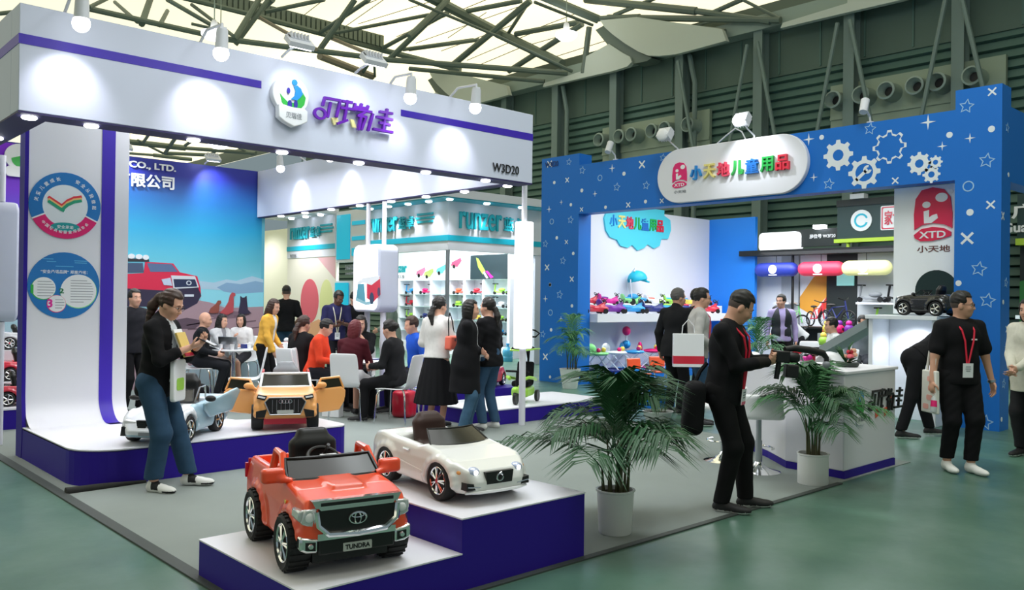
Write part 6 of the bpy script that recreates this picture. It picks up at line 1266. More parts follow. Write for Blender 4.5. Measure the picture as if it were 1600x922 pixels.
# 2 man with the camera
m2=person('man in black with a red lanyard looking down at his camera on the carpet edge',(5.68,3.71),-76,1.69,'m',res=.0085,lean=6,head=(28,30),hands={1:(.30,.17,1.17),-1:(.32,.06,1.16)},elbow={1:(-.2,.6,-.8),-1:(-.3,-.6,-.7)},palm={1:(0,-.9,.3),-1:(0,.7,.6)},curl=(.9,.8),
  feet={1:(.13,.17,34),-1:(.03,-.09,8)},hair='fade',skin='skin2',top=(BLK,'long'),inner='#23201d',hem=-.12,bottom=('#121214','trousers'),phem=.075,shoes='#19191b',collar=False,fat=1.02)
lanyard(m2,'#d81f3c',.02,bc='#e06a84',y=-.01,xf=.165)
def gimbal(t):
    b=MB(); b.box((-.06,-.05,-.04),(.05,.05,.05)); b.build('camera_body',M['black'],t,bev=.01); b=MB(); b.lathe([(.035,0),(.04,.03),(.04,.07),(.032,.08),(.028,.06),(0,.055)],c=(.05,0,.005),n=18,axis='x'); b.build('lens',M['black'],t,smooth=True)
    b=MB(); b.tube([(.02,0,.06),(.10,.02,.075),(.22,.03,.07),(.33,.03,.055),(.36,.03,.02),(.36,.02,-.02)],[.022,.026,.028,.026,.02,.02],10); b.build('gimbal_arm',M['black'],t,smooth=True)
    b=MB(); b.ball((.36,.02,-.03),.03,12,8); b.build('motor',M['grey'],t,smooth=True); b=MB(); b.cyl((-.02,-.0,-.04),(-.03,.0,-.17),.02,n=10); b.build('grip',M['black'],t,smooth=True)
    b=MB(); b.box((.03,-.04,-.15),(.13,.04,-.05)); b.build('battery_pack',M['black'],t,bev=.012)
q=(m2['wr'][1]+m2['wr'][-1])/2+m2['Rw']@V((.10,.04,.03)); held('gimbal_camera','black camera with a gimbal arm in the hands of the man on the carpet edge','camera',q,(0,rad(4),rad(-40)),gimbal)
def backpack(t):
    v=Vol((-.16,-.2,-.3),(.16,.2,.3),.014); v.box((0,0,0),(.08,.13,.20),.06); v.noise(.004,18,5); v.mesh('pouch',M['dark'],t); b=MB(); b.tube([(.0,.06,.18),(.03,.09,.27),(.08,.12,.34)],.016,6); b.build('strap',M['dark'],t)
held('backpack','black bag hanging low behind the man with the camera','bag',m2['W']((-.14,-.25,.80)),(0,rad(5),rad(-50)),backpack)
# 3 man in the black t-shirt
wht=lambda c:np.where(c[:,2]<.02,1,0)
m3=person('man in a black t-shirt and glasses with a red lanyard walking on the bare floor',(8.77,3.09),-128,1.705,'m',res=.0085,lean=2,head=(52,2),hands={1:(.06,.33,.79),-1:(.07,-.31,.80)},elbow={1:(-.8,.5,0),-1:(-.8,-.5,0)},palm={1:(0,-1,0),-1:(0,1,0)},curl=(.6,1.0),
  feet={1:(.10,.075,6),-1:(-.03,-.085,-10)},hair='fade',skin='skin2',top=(BLK,'short'),hem=-.10,bottom=('#131316','trousers'),phem=.12,shoes='#e9e9e4',shoemat=wht,glasses=True,fat=1.16,legfat=1.08)
lanyard(m3,'#e0213f',.11,badge=(.10,.135),y=-.012,xf=.168)
b=MB(); q=m3['T'](.158,.055,.335); b.box(q-V((.004,.026,.007)),q+V((.004,.026,.007))); b.build('shirt_print',M['whiteg'],m3['t'])
b=MB(); w=m3['lw'][1]; b.cyl(w-m3['hd'][1]*.012,w+m3['hd'][1]*.012,.037,n=16); b.build('wristwatch',M['steel'],m3['t'],smooth=True)
def shoulderbag(t):
    b=MB(); b.prism([(-.13,-.46),(.13,-.46),(.115,-.05),(-.115,-.05)],((0,0,0),(1,0,0),(0,0,1)),-.02,.02); b.build('bag',mat('canvas_white','#e4e3dc',.8),t,bev=.01)
    b=MB(); b.tube([(-.06,0,-.06),(-.04,.03,.22),(.0,.075,.39),(.05,.03,.22),(.07,0,-.06)],.014,6); b.build('strap',MATS['canvas_white'],t,smooth=True)
    b=MB(); 
    for k in range(4): b.prism(rrect(.09,.05,.015,2,random.uniform(-.05,.05),-.40+.09*k),((0,-.021,0),(1,0,0),(0,0,1)),0,.003)
    b.build('print',mat('print_salmon','#efb0a4',.6),t)
held('tote_bag','white canvas tote with a salmon print on the shoulder of the man in the t-shirt','bag',m3['W']((.0,-.275,1.02)),(0,0,rad(-128)),shoulderbag)
def bottle(t):
    b=MB(); b.lathe([(.026,0),(.03,.01),(.03,.13),(.012,.165),(.012,.175)],n=16); b.build('bottle',mat('clear_plastic','#dfe8ea',.15,alpha=.6),t,smooth=True); b=MB(); b.cyl((0,0,.17),(0,0,.19),.015,n=12); b.build('cap',M['pink'],t)
    b=MB(); b.lathe([(.0305,.05),(.0305,.11)],n=16,cap=False); b.build('wrap',M['pink'],t)
held('drink_bottle','clear drink bottle with a pink wrap in the hand of the man in the t-shirt','bottle',m3['W']((.11,-.31,.58)),(0,rad(12),0),bottle)
# 4-6 three visitors on the right of the seating area
w4=person('woman with a long ponytail in a white sweater and long black skirt seen from behind',(6.52,8.40),22,1.605,'f',res=.010,lean=3,head=(-18,2),hands={1:(.22,.10,1.05),-1:(.22,-.10,1.05)},hair='ponylow',top=('#dcdad6','long'),hem=-.03,bottom=(BLK,'skirt'),phem=.30,shoes='#141416',pleat=True,fat=1.05)
def handbag(t):
    b=MB(); b.prism([(-.10,-.17),(.10,-.17),(.085,0),(-.085,0)],((0,0,0),(1,0,0),(0,0,1)),-.05,.05); b.build('bag',mat('coral_leather','#f0725c',.4),t,bev=.02)
    b=MB(); b.tube([(-.07,0,-.01),(-.05,.02,.18),(.0,.03,.28),(.05,.02,.18),(.07,0,-.01)],.008,6); b.build('strap',M['dark'],t,smooth=True)
    b=MB(); b.box((-.02,-.056,-.06),(.02,-.05,-.03)); b.build('clasp',M['chrome'],t)
held('handbag','small coral handbag on the shoulder of the woman in the white sweater','handbag',w4['W']((-.06,-.245,1.15)),(0,0,rad(22)),handbag)
w5=person('short-haired woman in a long black coat and jeans standing in profile',(6.51,7.82),-44,1.575,'f',res=.010,lean=3,head=(0,4),hands={1:(.20,-.06,1.06),-1:(.22,.06,1.02)},palm={1:(-1,0,0),-1:(-1,0,0)},hair='bob',top=(BLK,'long'),inner='#c9cbd0',hem=-.42,bottom=('#41607a','trousers'),phem=.09,shoes='#222226',fat=1.06,collar=True)
w6=person('woman with a black ponytail in a black sweatshirt and jeans facing away to the left',(6.95,7.88),100,1.60,'f',res=.010,lean=2,head=(10,2),hands={1:(.25,.12,1.10),-1:(.2,-.05,1.02)},hair='ponylow',top=(BLK,'long'),hem=-.12,bottom=('#385470','trousers'),phem=.09,shoes='#d9d9d6',fat=1.08)
def leaflet(t):
    b=MB(); b.box((-.004,-.07,-.10),(.004,.07,.10)); b.build('sheet',M['whiteg'],t); b=MB(); b.box((-.006,-.05,-.02),(-.004,.05,.06)); b.build('print',M['navy'],t)
held('leaflet','white printed leaflet held by the woman with the black ponytail','leaflet',w6['wr'][1]+w6['Rw']@V((.10,0,.05)),(0,rad(-15),rad(100)),leaflet)
# seating area
p7=person('smiling woman in a yellow cardigan standing with her hand on a white chair',(5.98,11.95),-52,1.565,'f',res=.011,lean=13,head=(-10,14),hands={1:(.20,.16,.95),-1:(.25,-.16,.87)},hair='long',hairc='hairb',top=('#eeb64e','long'),inner='#efe9e6',hem=-.10,bottom=(BLK,'trousers'),phem=.09,shoes='#17171a')
p8=person('bald man in a dark suit seated on a white chair at the laptop table',(5.58,13.37),-30,1.65,'m',sit=.45,res=.012,lean=6,head=(-5,6),hands={1:(.30,.10,.72),-1:(.28,-.12,.70)},hair='bald',top=('#1b1d22','long'),hem=-.08,bottom=('#1b1d22','trousers'),shoes='#17171a',feet={1:(.40,.12,0),-1:(.30,-.10,0)})
p9=person('woman with long black hair in grey seated by the laptop table',(6.22,14.12),-72,1.54,'f',sit=.45,res=.012,lean=8,head=(8,6),hands={1:(.38,.05,.62),-1:(.38,-.05,.62)},hair='long',top=('#c8c9cc','long'),inner='#8a8a90',hem=-.06,bottom=('#b9a4a0','sitskirt'),shoes='#17171a')
p10=person('woman in white with short black hair seated behind the laptop',(6.82,14.45),-140,1.52,'f',sit=.45,res=.012,lean=6,head=(5,4),hands={1:(.30,.12,.80),-1:(.26,-.05,.98)},hair='bob',top=('#e6e4e4','elbow'),hem=-.06,bottom=('#2a2a30','trousers'),shoes='#17171a')
p11=person('man in a black shirt seen from behind near the cream picture',(8.20,15.45),60,1.80,'m',res=.014,lean=2,head=(0,6),hands={1:(.2,.15,1.0),-1:(.2,-.15,1.0)},hair='fade',top=(BLK,'short'),hem=-.08,bottom=('#2f4a63','trousers'),shoes='#17171a',details=False)
p12=person('man in a navy shirt with a pale lanyard looking down at his phone',(7.92,13.1),-112,1.72,'m',res=.012,lean=5,head=(20,26),hands={1:(.28,.06,1.14),-1:(.28,-.08,1.10)},palm={1:(0,-.5,.8),-1:(0,.5,.8)},skin='skin3',hair='short',top=('#2a2a52','short'),hem=-.10,bottom=('#1d1d24','trousers'),shoes='#17171a')
lanyard(p12,'#d8d4bc',.05)
p13=person('person in black partly behind the fire engine lightbox',(8.45,13.4),-100,1.70,'m',res=.014,lean=4,head=(0,15),hair='short',top=(BLK,'long'),hem=-.1,bottom=(BLK,'trousers'),shoes='#17171a')
p14=person('seated woman in black with a low bun seen from behind beside the orange shirt',(6.04,11.0),20,1.64,'f',sit=.45,res=.012,lean=8,head=(-10,8),hands={1:(.30,.1,.76),-1:(.30,-.1,.76)},hair='ponylow',hairc='hairb',top=('#1c1a1c','long'),hem=-.06,bottom=(BLK,'trousers'),shoes='#17171a',details=False)
p15=person('young man in an orange shirt seated and looking down at the round table',(6.10,10.66),-46,1.60,'m',sit=.45,res=.012,lean=12,head=(0,24),hands={1:(.36,.02,.74),-1:(.36,-.10,.74)},palm={1:(0,0,-1),-1:(0,0,-1)},hair='short',top=('#ec4a2c','elbow'),hem=-.06,bottom=('#22222a','trousers'),shoes='#17171a')
p16=person('seated woman with dark red hair and a maroon top seen from behind',(6.06,9.63),34,1.57,'f',sit=.45,res=.011,lean=8,head=(-20,8),hands={1:(.34,.12,.76),-1:(.34,-.14,.72)},hair='bob',hairc='hairr',top=('#4e1a24','long'),hem=-.10,bottom=('#cfcfd2','sitskirt'),shoes='#17171a',details=False)
p17=person('person in black resting a hand on the mouth behind the round table',(7.0,10.85),-128,1.66,'f',sit=.45,res=.012,lean=10,head=(0,10),hands={1:(.22,.02,1.05),-1:(.24,-.12,.78)},elbow={1:(.5,.4,-.8)},hair='bob',top=(BLK,'elbow'),hem=-.06,bottom=(BLK,'trousers'),shoes='#17171a')
p18=person('seated person in a black jacket seen from behind on the right chair',(6.36,9.02),120,1.62,'f',sit=.45,res=.011,lean=8,head=(-10,12),hands={1:(.34,.10,.76),-1:(.30,-.12,.74)},hair='bun',top=('#1d1d20','long'),hem=-.10,bottom=(BLK,'trousers'),shoes='#17171a',details=False)
p19=person('person in a bright blue shirt seated at the far side of the round table',(7.27,9.78),165,1.68,'m',sit=.45,res=.013,lean=8,head=(0,10),hair='short',hairc='hairb',top=('#2458c8','long'),hem=-.06,bottom=('#22222a','trousers'),shoes='#17171a',details=False)
p20=person('person in a grey green jacket standing by the toy shelves',(9.75,14.0),150,1.66,'f',res=.014,lean=5,head=(0,12),hands={1:(.28,.1,1.0),-1:(.28,-.1,1.0)},hair='bob',top=('#7d8a80','long'),hem=-.2,bottom=('#33343a','trousers'),shoes='#17171a',details=False)
# visitors in front of the blue booth
p21=person('older man in a dark jacket at the blue booth seen from behind',(9.96,7.30),5,1.77,'m',res=.011,lean=3,head=(-30,4),hair='short',hairc='hairg',skin='skin2',top=('#1a1b1e','long'),collar=True,hem=-.16,bottom=(BLK,'trousers'),shoes='#17171a',fat=1.05,details=False)
p22=person('man in a pale grey sweater with a red lanyard looking at the blue booth toys',(9.28,6.46),-45,1.76,'m',res=.011,lean=3,head=(-5,6),hands={1:(.24,.14,1.02),-1:(.16,-.16,1.02)},hair='short',top=('#b9b7b4','long'),hem=-.10,bottom=('#2f4a63','trousers'),shoes='#17171a',glasses=True)
lanyard(p22,'#d8606c',.10)
def paperbag(t):
    b=MB(); b.box((-.19,-.055,-.42),(.19,.055,0)); b.build('bag',M['whiteg'],t,bev=.006); b=MB(); b.box((-.192,-.057,-.38),(.192,.057,-.28)); b.build('band',M['red'],t)
    b=MB(); b.tube([(-.08,0,0),(-.07,0,.1),(0,0,.18),(.07,0,.1),(.08,0,0)],.006,6); b.build('handle',M['whiteg'],t)
held('paper_bag','white paper bag with a red band beside the man in the grey sweater','bag',p22['W']((-.16,-.30,1.20)),(0,0,rad(-45)),paperbag)
p23=person('dark-haired person behind the man in the grey sweater',(10.88,7.62),-30,1.78,'m',res=.014,lean=2,head=(0,4),hair='short',top=('#2a2430','long'),hem=-.1,bottom=(BLK,'trousers'),shoes='#17171a')
p24=person('man in a black quilted vest and lilac shirt standing in the dark booth',(14.6,8.27),-140,1.74,'m',res=.013,lean=0,head=(-40,2),hair='short',top=('#b4a6d6','long'),hem=-.08,bottom=(BLK,'trousers'),shoes='#17171a')
v=Vol((-.25,-.3,.85),(.25,.3,1.55),.013); T=p24['T']; v.ell(T(0,0,.33),(.16,.195,.23),p24['Rt'],.05); v.ell(T(0,0,.08),(.155,.185,.2),p24['Rt'],.05); v.keep(lambda x,y,z: .90-z+0*x+0*y); v.keep(lambda x,y,z: -np.maximum(.03-x,np.abs(y)-.035-.1*np.clip(z-1.2,0,.4))); v.mesh('vest',mat('vest_black','#22262e',.6),p24['t'])
p25=person('person in pale grey bending over a bicycle in the dark booth',(15.45,8.32),130,1.70,'m',res=.014,lean=42,head=(0,40),hands={1:(.55,.1,.95),-1:(.55,-.1,.95)},hair='short',top=('#c3c5c8','long'),hem=-.06,bottom=('#26262a','trousers'),shoes='#17171a',details=False)
p26=person('man in a white shirt seated in profile behind the reception counter',(13.1,6.42),128,1.70,'m',sit=.47,res=.013,lean=8,head=(8,6),hands={1:(.30,.1,.80),-1:(.28,-.1,.80)},hair='short',top=('#eceef0','long'),hem=-.06,bottom=('#2a2a30','trousers'),shoes='#17171a')
p27=person('person in black trousers bending down at the white display stand',(10.55,4.22),-40,1.72,'m',res=.011,lean=58,head=(0,50),hands={1:(.52,.10,.75),-1:(.50,-.12,.70)},hair='short',top=('#1b1b1e','long'),hem=.05,bottom=('#17171b','trousers'),phem=.10,shoes='#1c1c1e',feet={1:(.26,.10,0),-1:(-.20,-.10,-10)},details=False)
p28=person('person in a beige jacket cut off by the right edge of the picture',(10.18,2.86),170,1.66,'f',res=.011,lean=3,head=(0,4),hands={1:(.30,.02,.98),-1:(.28,-.06,.98)},hair='bob',top=('#d9d6c8','long'),hem=-.22,bottom=('#2a2a2e','trousers'),shoes='#17171a')
p29=person('person in dark clothes half hidden behind the woman by the stage',(4.05,11.9),-80,1.66,'m',res=.014,lean=2,hair='short',top=('#24242a','long'),hem=-.1,bottom=(BLK,'trousers'),shoes='#17171a')
p30=person('small seated person in grey by the scooter shelves of the dark booth',(15.7,7.25),-150,1.66,'m',sit=.5,res=.015,lean=6,head=(20,14),hair='short',top=('#7f868e','long'),hem=-.06,bottom=('#3a3d44','trousers'),shoes='#17171a',details=False)
# ================================================================== chairs, tables and what stands on them
def chair_shell(pts,w,th=.014):
    P=[V((x,0,z)) for x,z in pts]; n=len(P); vs=[]; fs=[]
    nr=[]
    for i in range(n):
        d=(P[min(i+1,n-1)]-P[max(i-1,0)]).normalized(); nr.append(V((-d.z,0,d.x)))
    cols_=7
    for side in (0,1):
        for i in range(n):
            ww=w*(1-.10*(i/n)**2)
            for j in range(cols_): y=-ww/2+ww*j/(cols_-1); q=P[i]+nr[i]*(th*side)+V((.012*(2*j/(cols_-1)-1)**2*(1 if i>n/2 else 0),0,.010*(2*j/(cols_-1)-1)**2*(1 if i<=n/2 else 0))); vs.append((q.x,y,q.z))
    m=cols_; N=n*m
    for i in range(n-1):
        for j in range(m-1):
            a=i*m+j; fs.append((a,a+1,a+m+1,a+m)); a+=N; fs.append((a,a+m,a+m+1,a+1))
    ed=[i*m for i in range(n)]+[(n-1)*m+j for j in range(1,m)]+[i*m+m-1 for i in range(n-2,-1,-1)]+[j for j in range(m-2,0,-1)]
    for a,b in zip(ed,ed[1:]+ed[:1]): fs.append((a,b,b+N,a+N))
    return vs,fs
ch0=thing('white_chair','white moulded chair','chair',group='white chairs with chrome legs around the booth tables')
SP=[(.23,.435),(.20,.447),(.05,.445),(-.10,.437),(-.16,.445),(-.195,.475),(-.215,.53),(-.24,.65),(-.268,.78),(-.29,.885)]
b=MB(); b.add(*chair_shell(SP,.42)); b.build('seat_shell',M['whiteg'],ch0,smooth='all',sub=1)
for sx,sy in ((1,1),(1,-1),(-1,1),(-1,-1)):
    b=MB(); b.tube([(.13*sx-.0,sy*.13,.43),(.17*sx,sy*.185,.415),(.19*sx,sy*.205,.36),(.215*sx,sy*.225,.012)],.0115,8); b.cyl((.215*sx,sy*.225,0),(.215*sx,sy*.225,.015),.014,n=8); b.build('leg',M['chrome'],ch0,smooth=True)
CH=[(5.58,13.37,-30,'white chair under the bald man in the dark suit'),(5.36,11.25,155,'empty white chair with its back turned, behind the amber toy SUV'),(6.04,10.98,20,'white chair under the seated woman in black beside the orange shirt'),(6.55,12.05,-70,'empty white chair between the yellow cardigan and the woman in black'),(6.06,9.61,34,'white chair under the woman with dark red hair, its back facing the picture'),(6.36,9.0,120,'white chair on the right under the seated person with a hair clip'),(6.10,10.66,-46,'white chair under the young man in the orange shirt'),(7.0,10.85,-128,'white chair under the person with a hand on the mouth'),(7.27,9.78,165,'white chair under the person in the bright blue shirt'),(6.22,14.12,-72,'white chair under the woman in grey by the laptop'),(6.82,14.45,-140,'white chair under the woman in white behind the laptop'),(7.15,9.2,150,'empty white chair beside the woman in the white sweater'),(13.1,6.42,128,'white chair under the man in the white shirt at the counter'),(15.1,7.85,-130,'white chair standing before the dark booth poster'),(15.7,7.25,-150,'white chair under the small seated person in grey')]
for i,(x,y,a,l) in enumerate(CH):
    o=ch0 if i==0 else copy_tree(ch0); o.location=(x,y,.006 if x<8.8 and y<14.8 else 0); o.rotation_euler=(0,0,rad(a)); o['label']=l
def round_table(x,y,r,label):
    t=thing('round_table',label,'table',(x,y,.006),0,'round white tables of the booth')
    b=MB(); b.lathe([(0,.70),(r-.02,.70),(r,.71),(r,.725),(r-.01,.73),(0,.73)],n=36,cap=False); b.build('tabletop',M['whiteg'],t,smooth=True)
    b=MB(); b.cyl((0,0,.02),(0,0,.70),.03,n=14); b.build('column',M['chrome'],t,smooth=True); b=MB(); b.lathe([(.26,0),(.26,.01),(.08,.03),(.03,.05)],n=28); b.build('base',M['chrome'],t,smooth=True)
round_table(6.18,13.42,.40,'round white table carrying the laptop and white cups'); round_table(6.62,10.05,.44,'round white table between the orange shirt and the blue shirt')
lp_=thing('laptop','silver laptop seen from behind on the round table','laptop',(6.10,13.32,.737),rad(40))
b=MB(); b.box((-.11,-.16,0),(.11,.16,.012)); b.build('keyboard_base',M['steel'],lp_,bev=.004); b=MB(); b.box((-.115,-.16,.008),(-.107,.16,.215),R=Ry(rad(-12)),c=(-.11,0,.01)); b.build('screen_lid',M['steel'],lp_,bev=.003)
cp=thing('paper_cup','white paper cup','cup',group='white cups on the booth tables')
b=MB(); b.lathe([(.026,0),(.036,.085),(.038,.088),(.034,.086),(.025,.004),(0,.004)],n=18,cap=False); b.build('cup',M['whiteg'],cp,smooth=True)
for i,(x,y,z,l) in enumerate(((5.90,13.28,.737,'white cup left of the laptop'),(6.02,13.12,.737,'white cup in front of the laptop'),(6.36,13.22,.737,'white cup right of the laptop'),(6.48,9.85,.737,'white cup on the round table by the maroon top'),(6.80,9.92,.737,'white cup on the round table by the blue shirt'))):
    o=cp if i==0 else copy_tree(cp); o.location=(x,y,z); o['label']=l
def pack(name,label,cat,loc,size,m,rz=0,m2=None):
    t=thing(name,label,cat,loc,rad(rz)); b=MB(); sx,sy,sz=size; b.box((-sx/2,-sy/2,0),(sx/2,sy/2,sz)); b.build('box' if sz>.02 else 'sheet',M[m],t,bev=min(.004,sz*.3))
    if m2: b=MB(); b.box((-sx*.35,-sy*.35,sz),(sx*.35,sy*.35,sz+.001)); b.build('print',M[m2],t)
pack('folder','navy folder on the round table between the visitors','folder',(6.72,10.15,.737),(.2,.28,.012),'navy',20,'whiteg')
pack('leaflet','white leaflet on the round table near the orange shirt','leaflet',(6.42,10.2,.737),(.15,.21,.004),'whiteg',-15,'red')
pack('tissue_box','small red and white box on the round table','box',(6.82,9.78,.737),(.10,.12,.09),'whiteg',10,'red')
pack('coffee_pack','small dark box beside the laptop','box',(6.40,13.45,.737),(.1,.12,.07),'navy',10,'whiteg')
# red backpack under the right chair and white bag
t=thing('red_backpack','red backpack on the floor under the right white chair','bag',(6.72,9.35,.006),rad(20)); v=Vol((-.2,-.2,0),(.2,.2,.42),.016); v.box((0,0,.18),(.11,.15,.18),.06); v.noise(.004,20,2); v.mesh('pouch',M['red'],t); b=MB(); b.tube([(0,-.04,.36),(0,0,.41),(0,.04,.36)],.012,6); b.build('handle',M['dark'],t)
t=thing('shopping_bag','white bag on the floor beneath the red haired woman','bag',(5.98,9.95,.006),rad(30)); b=MB(); b.box((-.06,-.13,0),(.06,.13,.30)); b.build('bag',M['whiteg'],t,bev=.01); b=MB(); b.tube([(0,-.07,.3),(0,0,.42),(0,.07,.3)],.006,6); b.build('handle',M['whiteg'],t)
t=thing('dark_bag','black bag on the floor beside the empty chair near the silver car','bag',(5.05,12.3,.006),rad(-20)); v=Vol((-.3,-.25,0),(.3,.25,.4),.018); v.box((0,0,.15),(.22,.15,.15),.08); v.noise(.005,18,4); v.mesh('pouch',M['dark'],t); b=MB(); b.tube([(-.1,0,.28),(0,0,.38),(.1,0,.28)],.014,6); b.build('handle',M['dark'],t)
# white side table with bright toy parts behind the yellow cardigan
t=thing('display_table','dark topped display table with toys behind the yellow cardigan','table',(7.55,14.05,.006),rad(-20)); b=MB(); b.box((-.35,-.25,.62),(.35,.25,.65)); b.build('tabletop',M['black'],t)
for sx in (-1,1):
    for sy in (-1,1): b=MB(); b.cyl((sx*.32,sy*.22,0),(sx*.32,sy*.22,.62),.015,n=8); b.build('leg',M['steel'],t)
def roundtoy(name,label,cat,loc,cols_,r=.1):
    t=thing(name,label,cat,loc); v=Vol((-r*1.6,-r*1.6,0),(r*1.6,r*1.6,r*2.6),r*.12); v.ell((0,0,r),(r,r*.9,r*.95)); v.mesh('body',M[cols_[0]],t); v=Vol((-r*1.6,-r*1.6,0),(r*1.6,r*1.6,r*3.2),r*.12); v.ell((0,0,r*2.1),(r*.62,r*.62,r*.6)); v.mesh('head',M[cols_[1]],t)
    for s in (-1,1): b=MB(); b.ball((0,s*r*.75,r*.5),(r*.5,r*.25,r*.45),10,6); b.build('arm',M[cols_[2]],t,smooth=True)
roundtoy('plush_toy','red and white plush toy on the dark display table','toy',(7.42,13.95,.657),('red','whiteg','red'),.08); roundtoy('plush_toy','pale pink plush toy beside the red one','toy',(7.68,14.1,.657),('pink','skyblue','whiteg'),.075)
# ------------------------------------------------------------------ potted palms
LEAF=mat('palm_leaf','#1c4e28',.5,noise=.35,scale=9); LEAF2=mat('palm_leaf_light','#3c7a44',.5,noise=.3,scale=9); STEM=mat('palm_stem','#4a4a2c',.6,noise=.3,scale=20); SOIL=mat('soil','#2c2018',.95)
def palm(label,loc,R,Hh,n,pot,seed,leaf=LEAF,nl=18,grp='potted palms around the booths',stems=9,wide=1.0):
    rg=random.Random(seed); t=thing('potted_palm',label,'plant',loc,0,grp); pr0,pr1,ph=pot
    b=MB(); b.lathe([(pr0,0),(pr0+.004,.005),(pr1,ph-.015),(pr1+.008,ph-.01),(pr1+.008,ph),(pr1-.008,ph),(pr1-.012,ph-.03)],n=28); b.lathe([(pr1-.012,ph-.03),(0,ph-.03)],n=28,cap=False); b.build('pot',mat('pot_white','#e4e6e4',.4),t,smooth=True)
    b=MB(); b.lathe([(pr1-.014,ph-.028),(0,ph-.022)],n=24,cap=False); b.build('soil',SOIL,t)
    base=[]
    for i in range(stems):
        a=rg.uniform(0,2*pi); r=pr1*.65*math.sqrt(rg.random()); base.append((r*cos(a),r*sin(a)))
    for i in range(stems):
        x,y=base[i]; hh=Hh*rg.uniform(.22,.42); b=MB(); b.tube([(x,y,ph-.04),(x*1.15,y*1.15,ph+hh*.5),(x*1.5,y*1.5,ph+hh)],[.010*R/.6+.003,.008,.005],6); b.build('stem',STEM,t,smooth=True)
    for i in range(n):
        a=2*pi*i/n*2.0+rg.uniform(-.35,.35)+ (0 if i<n/2 else .4); x,y=base[i%stems]; z0=ph+Hh*rg.uniform(.05,.22); lvl=rg.random()
        out=R*(1.0-.75*lvl**1.5)*rg.uniform(.85,1.1); top=Hh*(.42+.58*lvl**.8)*rg.uniform(.9,1.03); drop=top*(.50-.48*lvl)*rg.uniform(.7,1.2)
        p0=V((x,y,z0)); p1=V((x+cos(a)*out*.22,y+sin(a)*out*.22,ph+top*.95)); p2=V((x+cos(a)*out,y+sin(a)*out,ph+top-drop))
        bez=lambda u: p0*(1-u)**2+p1*(2*u*(1-u))+p2*u*u
        m=MB(); m.tube([bez(k/10) for k in range(11)],[.0055*(1-k/13) for k in range(11)],5)
        for k in range(nl):
            u=.34+.66*k/(nl-1); c=bez(u); d=(bez(min(1,u+.03))-bez(u-.03)).normalized(); sd=d.cross(V((0,0,1))); sd=sd.normalized() if sd.length>.05 else V((1,0,0)); upv=sd.cross(d)
            L=R*.45*(.45+.75*math.sin(pi*min(1,(u-.25)/.8))**.8)*rg.uniform(.8,1.1)
            for s in (-1,1):
                ld=(sd*s*.75+d*.75+upv*rg.uniform(-.05,.25)).normalized(); w=.0062*R/.6+.0025; wv=ld.cross(upv).normalized()*w; q1=c+ld*L*.45+V((0,0,-.02*L)); q2=c+ld*L+V((0,0,-.42*L))
                m.add([c-wv*.35,c+wv*.35,q1+wv,q1+upv*w*.25,q1-wv,q2],[(0,3,4),(0,1,2,3),(4,3,5),(3,2,5)])
        m.build('frond',leaf if rg.random()<.75 else LEAF2,t)
    return t
palm('large potted palm in a white pot in front of the grey carpet edge',(4.52,3.80,.006),.72,.86,19,(.108,.128,.30),17,nl=28,stems=12)
palm('potted palm in a white pot before the reception counter',(7.10,3.70,.006),.58,.90,20,(.128,.132,.27),11,nl=24,stems=9)
palm('potted palm in a tapered white pot at the left blue pillar',(11.32,10.62,0),.56,1.05,17,(.13,.19,.36),5,leaf=LEAF2,nl=16,stems=8)
palm('potted palm behind the camera man beside the dark booth',(13.4,8.0,0),.62,1.0,14,(.14,.18,.34),8,leaf=LEAF2,nl=14,stems=7)
palm('small dark leaved plant in a low pot behind the older man',(9.25,7.05,0),.40,.34,12,(.16,.20,.13),21,nl=12,stems=6)
# flower arrangement on the counter
t=thing('flower_arrangement','small arrangement of red, pink and peach roses on the white counter','flowers',(8.08,3.86,.985)); rg=random.Random(4)
b=MB(); b.lathe([(.09,0),(.10,.01),(.11,.04),(.10,.045),(0,.03)],n=22); b.build('dish',mat('dark_dish','#26332a',.5),t,smooth=True)
for i,(x,y,z,c) in enumerate(((-.02,-.03,.15,'rose_red'),(.03,-.05,.12,'rose_peach'),(-.05,-.05,.11,'rose_pink'),(.07,.0,.11,'rose_peach'),(.0,.03,.10,'rose_peach'),(.05,-.03,.16,'rose_peach'))):
    mt=mat(c,{'rose_red':'#c8283c','rose_pink':'#ee6a7a','rose_peach':'#f2b89a'}[c],.6); v=Vol((-.05,-.05,-.05),(.05,.05,.05),.007); v.ell((0,0,0),(.030,.030,.026)); 
    for k in range(5): a=2*pi*k/5; v.ell((.016*cos(a),.016*sin(a),-.004),(.018,.018,.018),k=.004)
    v.ell((0,0,.02),(.012,.012,.014),op='s',k=.006); o=v.mesh('rose',mt,t); o.location=(x,y,z)
    b=MB(); b.cyl((x*.5,y*.5,.03),(x,y,z-.02),.003,n=5); b.build('rose_stem',STEM,t)
for i in range(16):
    a=rg.uniform(0,2*pi); L=rg.uniform(.09,.16); h=rg.uniform(.02,.08) if i>6 else rg.uniform(.14,.26); ox=-.07 if i<=6 else 0; w=.018
    p=V((ox*.4,0,.03)); q=V((ox+cos(a)*L*.45*(1 if i>6 else .5),sin(a)*L*.5,.03+h*.7)); r=V((ox+cos(a)*L*(1 if i>6 else .5),sin(a)*L,.03+h)); sd=V((-sin(a),cos(a),0))*w
    b=MB(); b.add([p,q-sd,r,q+sd,q+V((0,0,.006))],[(0,1,4),(1,2,4),(2,3,4),(3,0,4)]); b.build('leaf',LEAF,t)
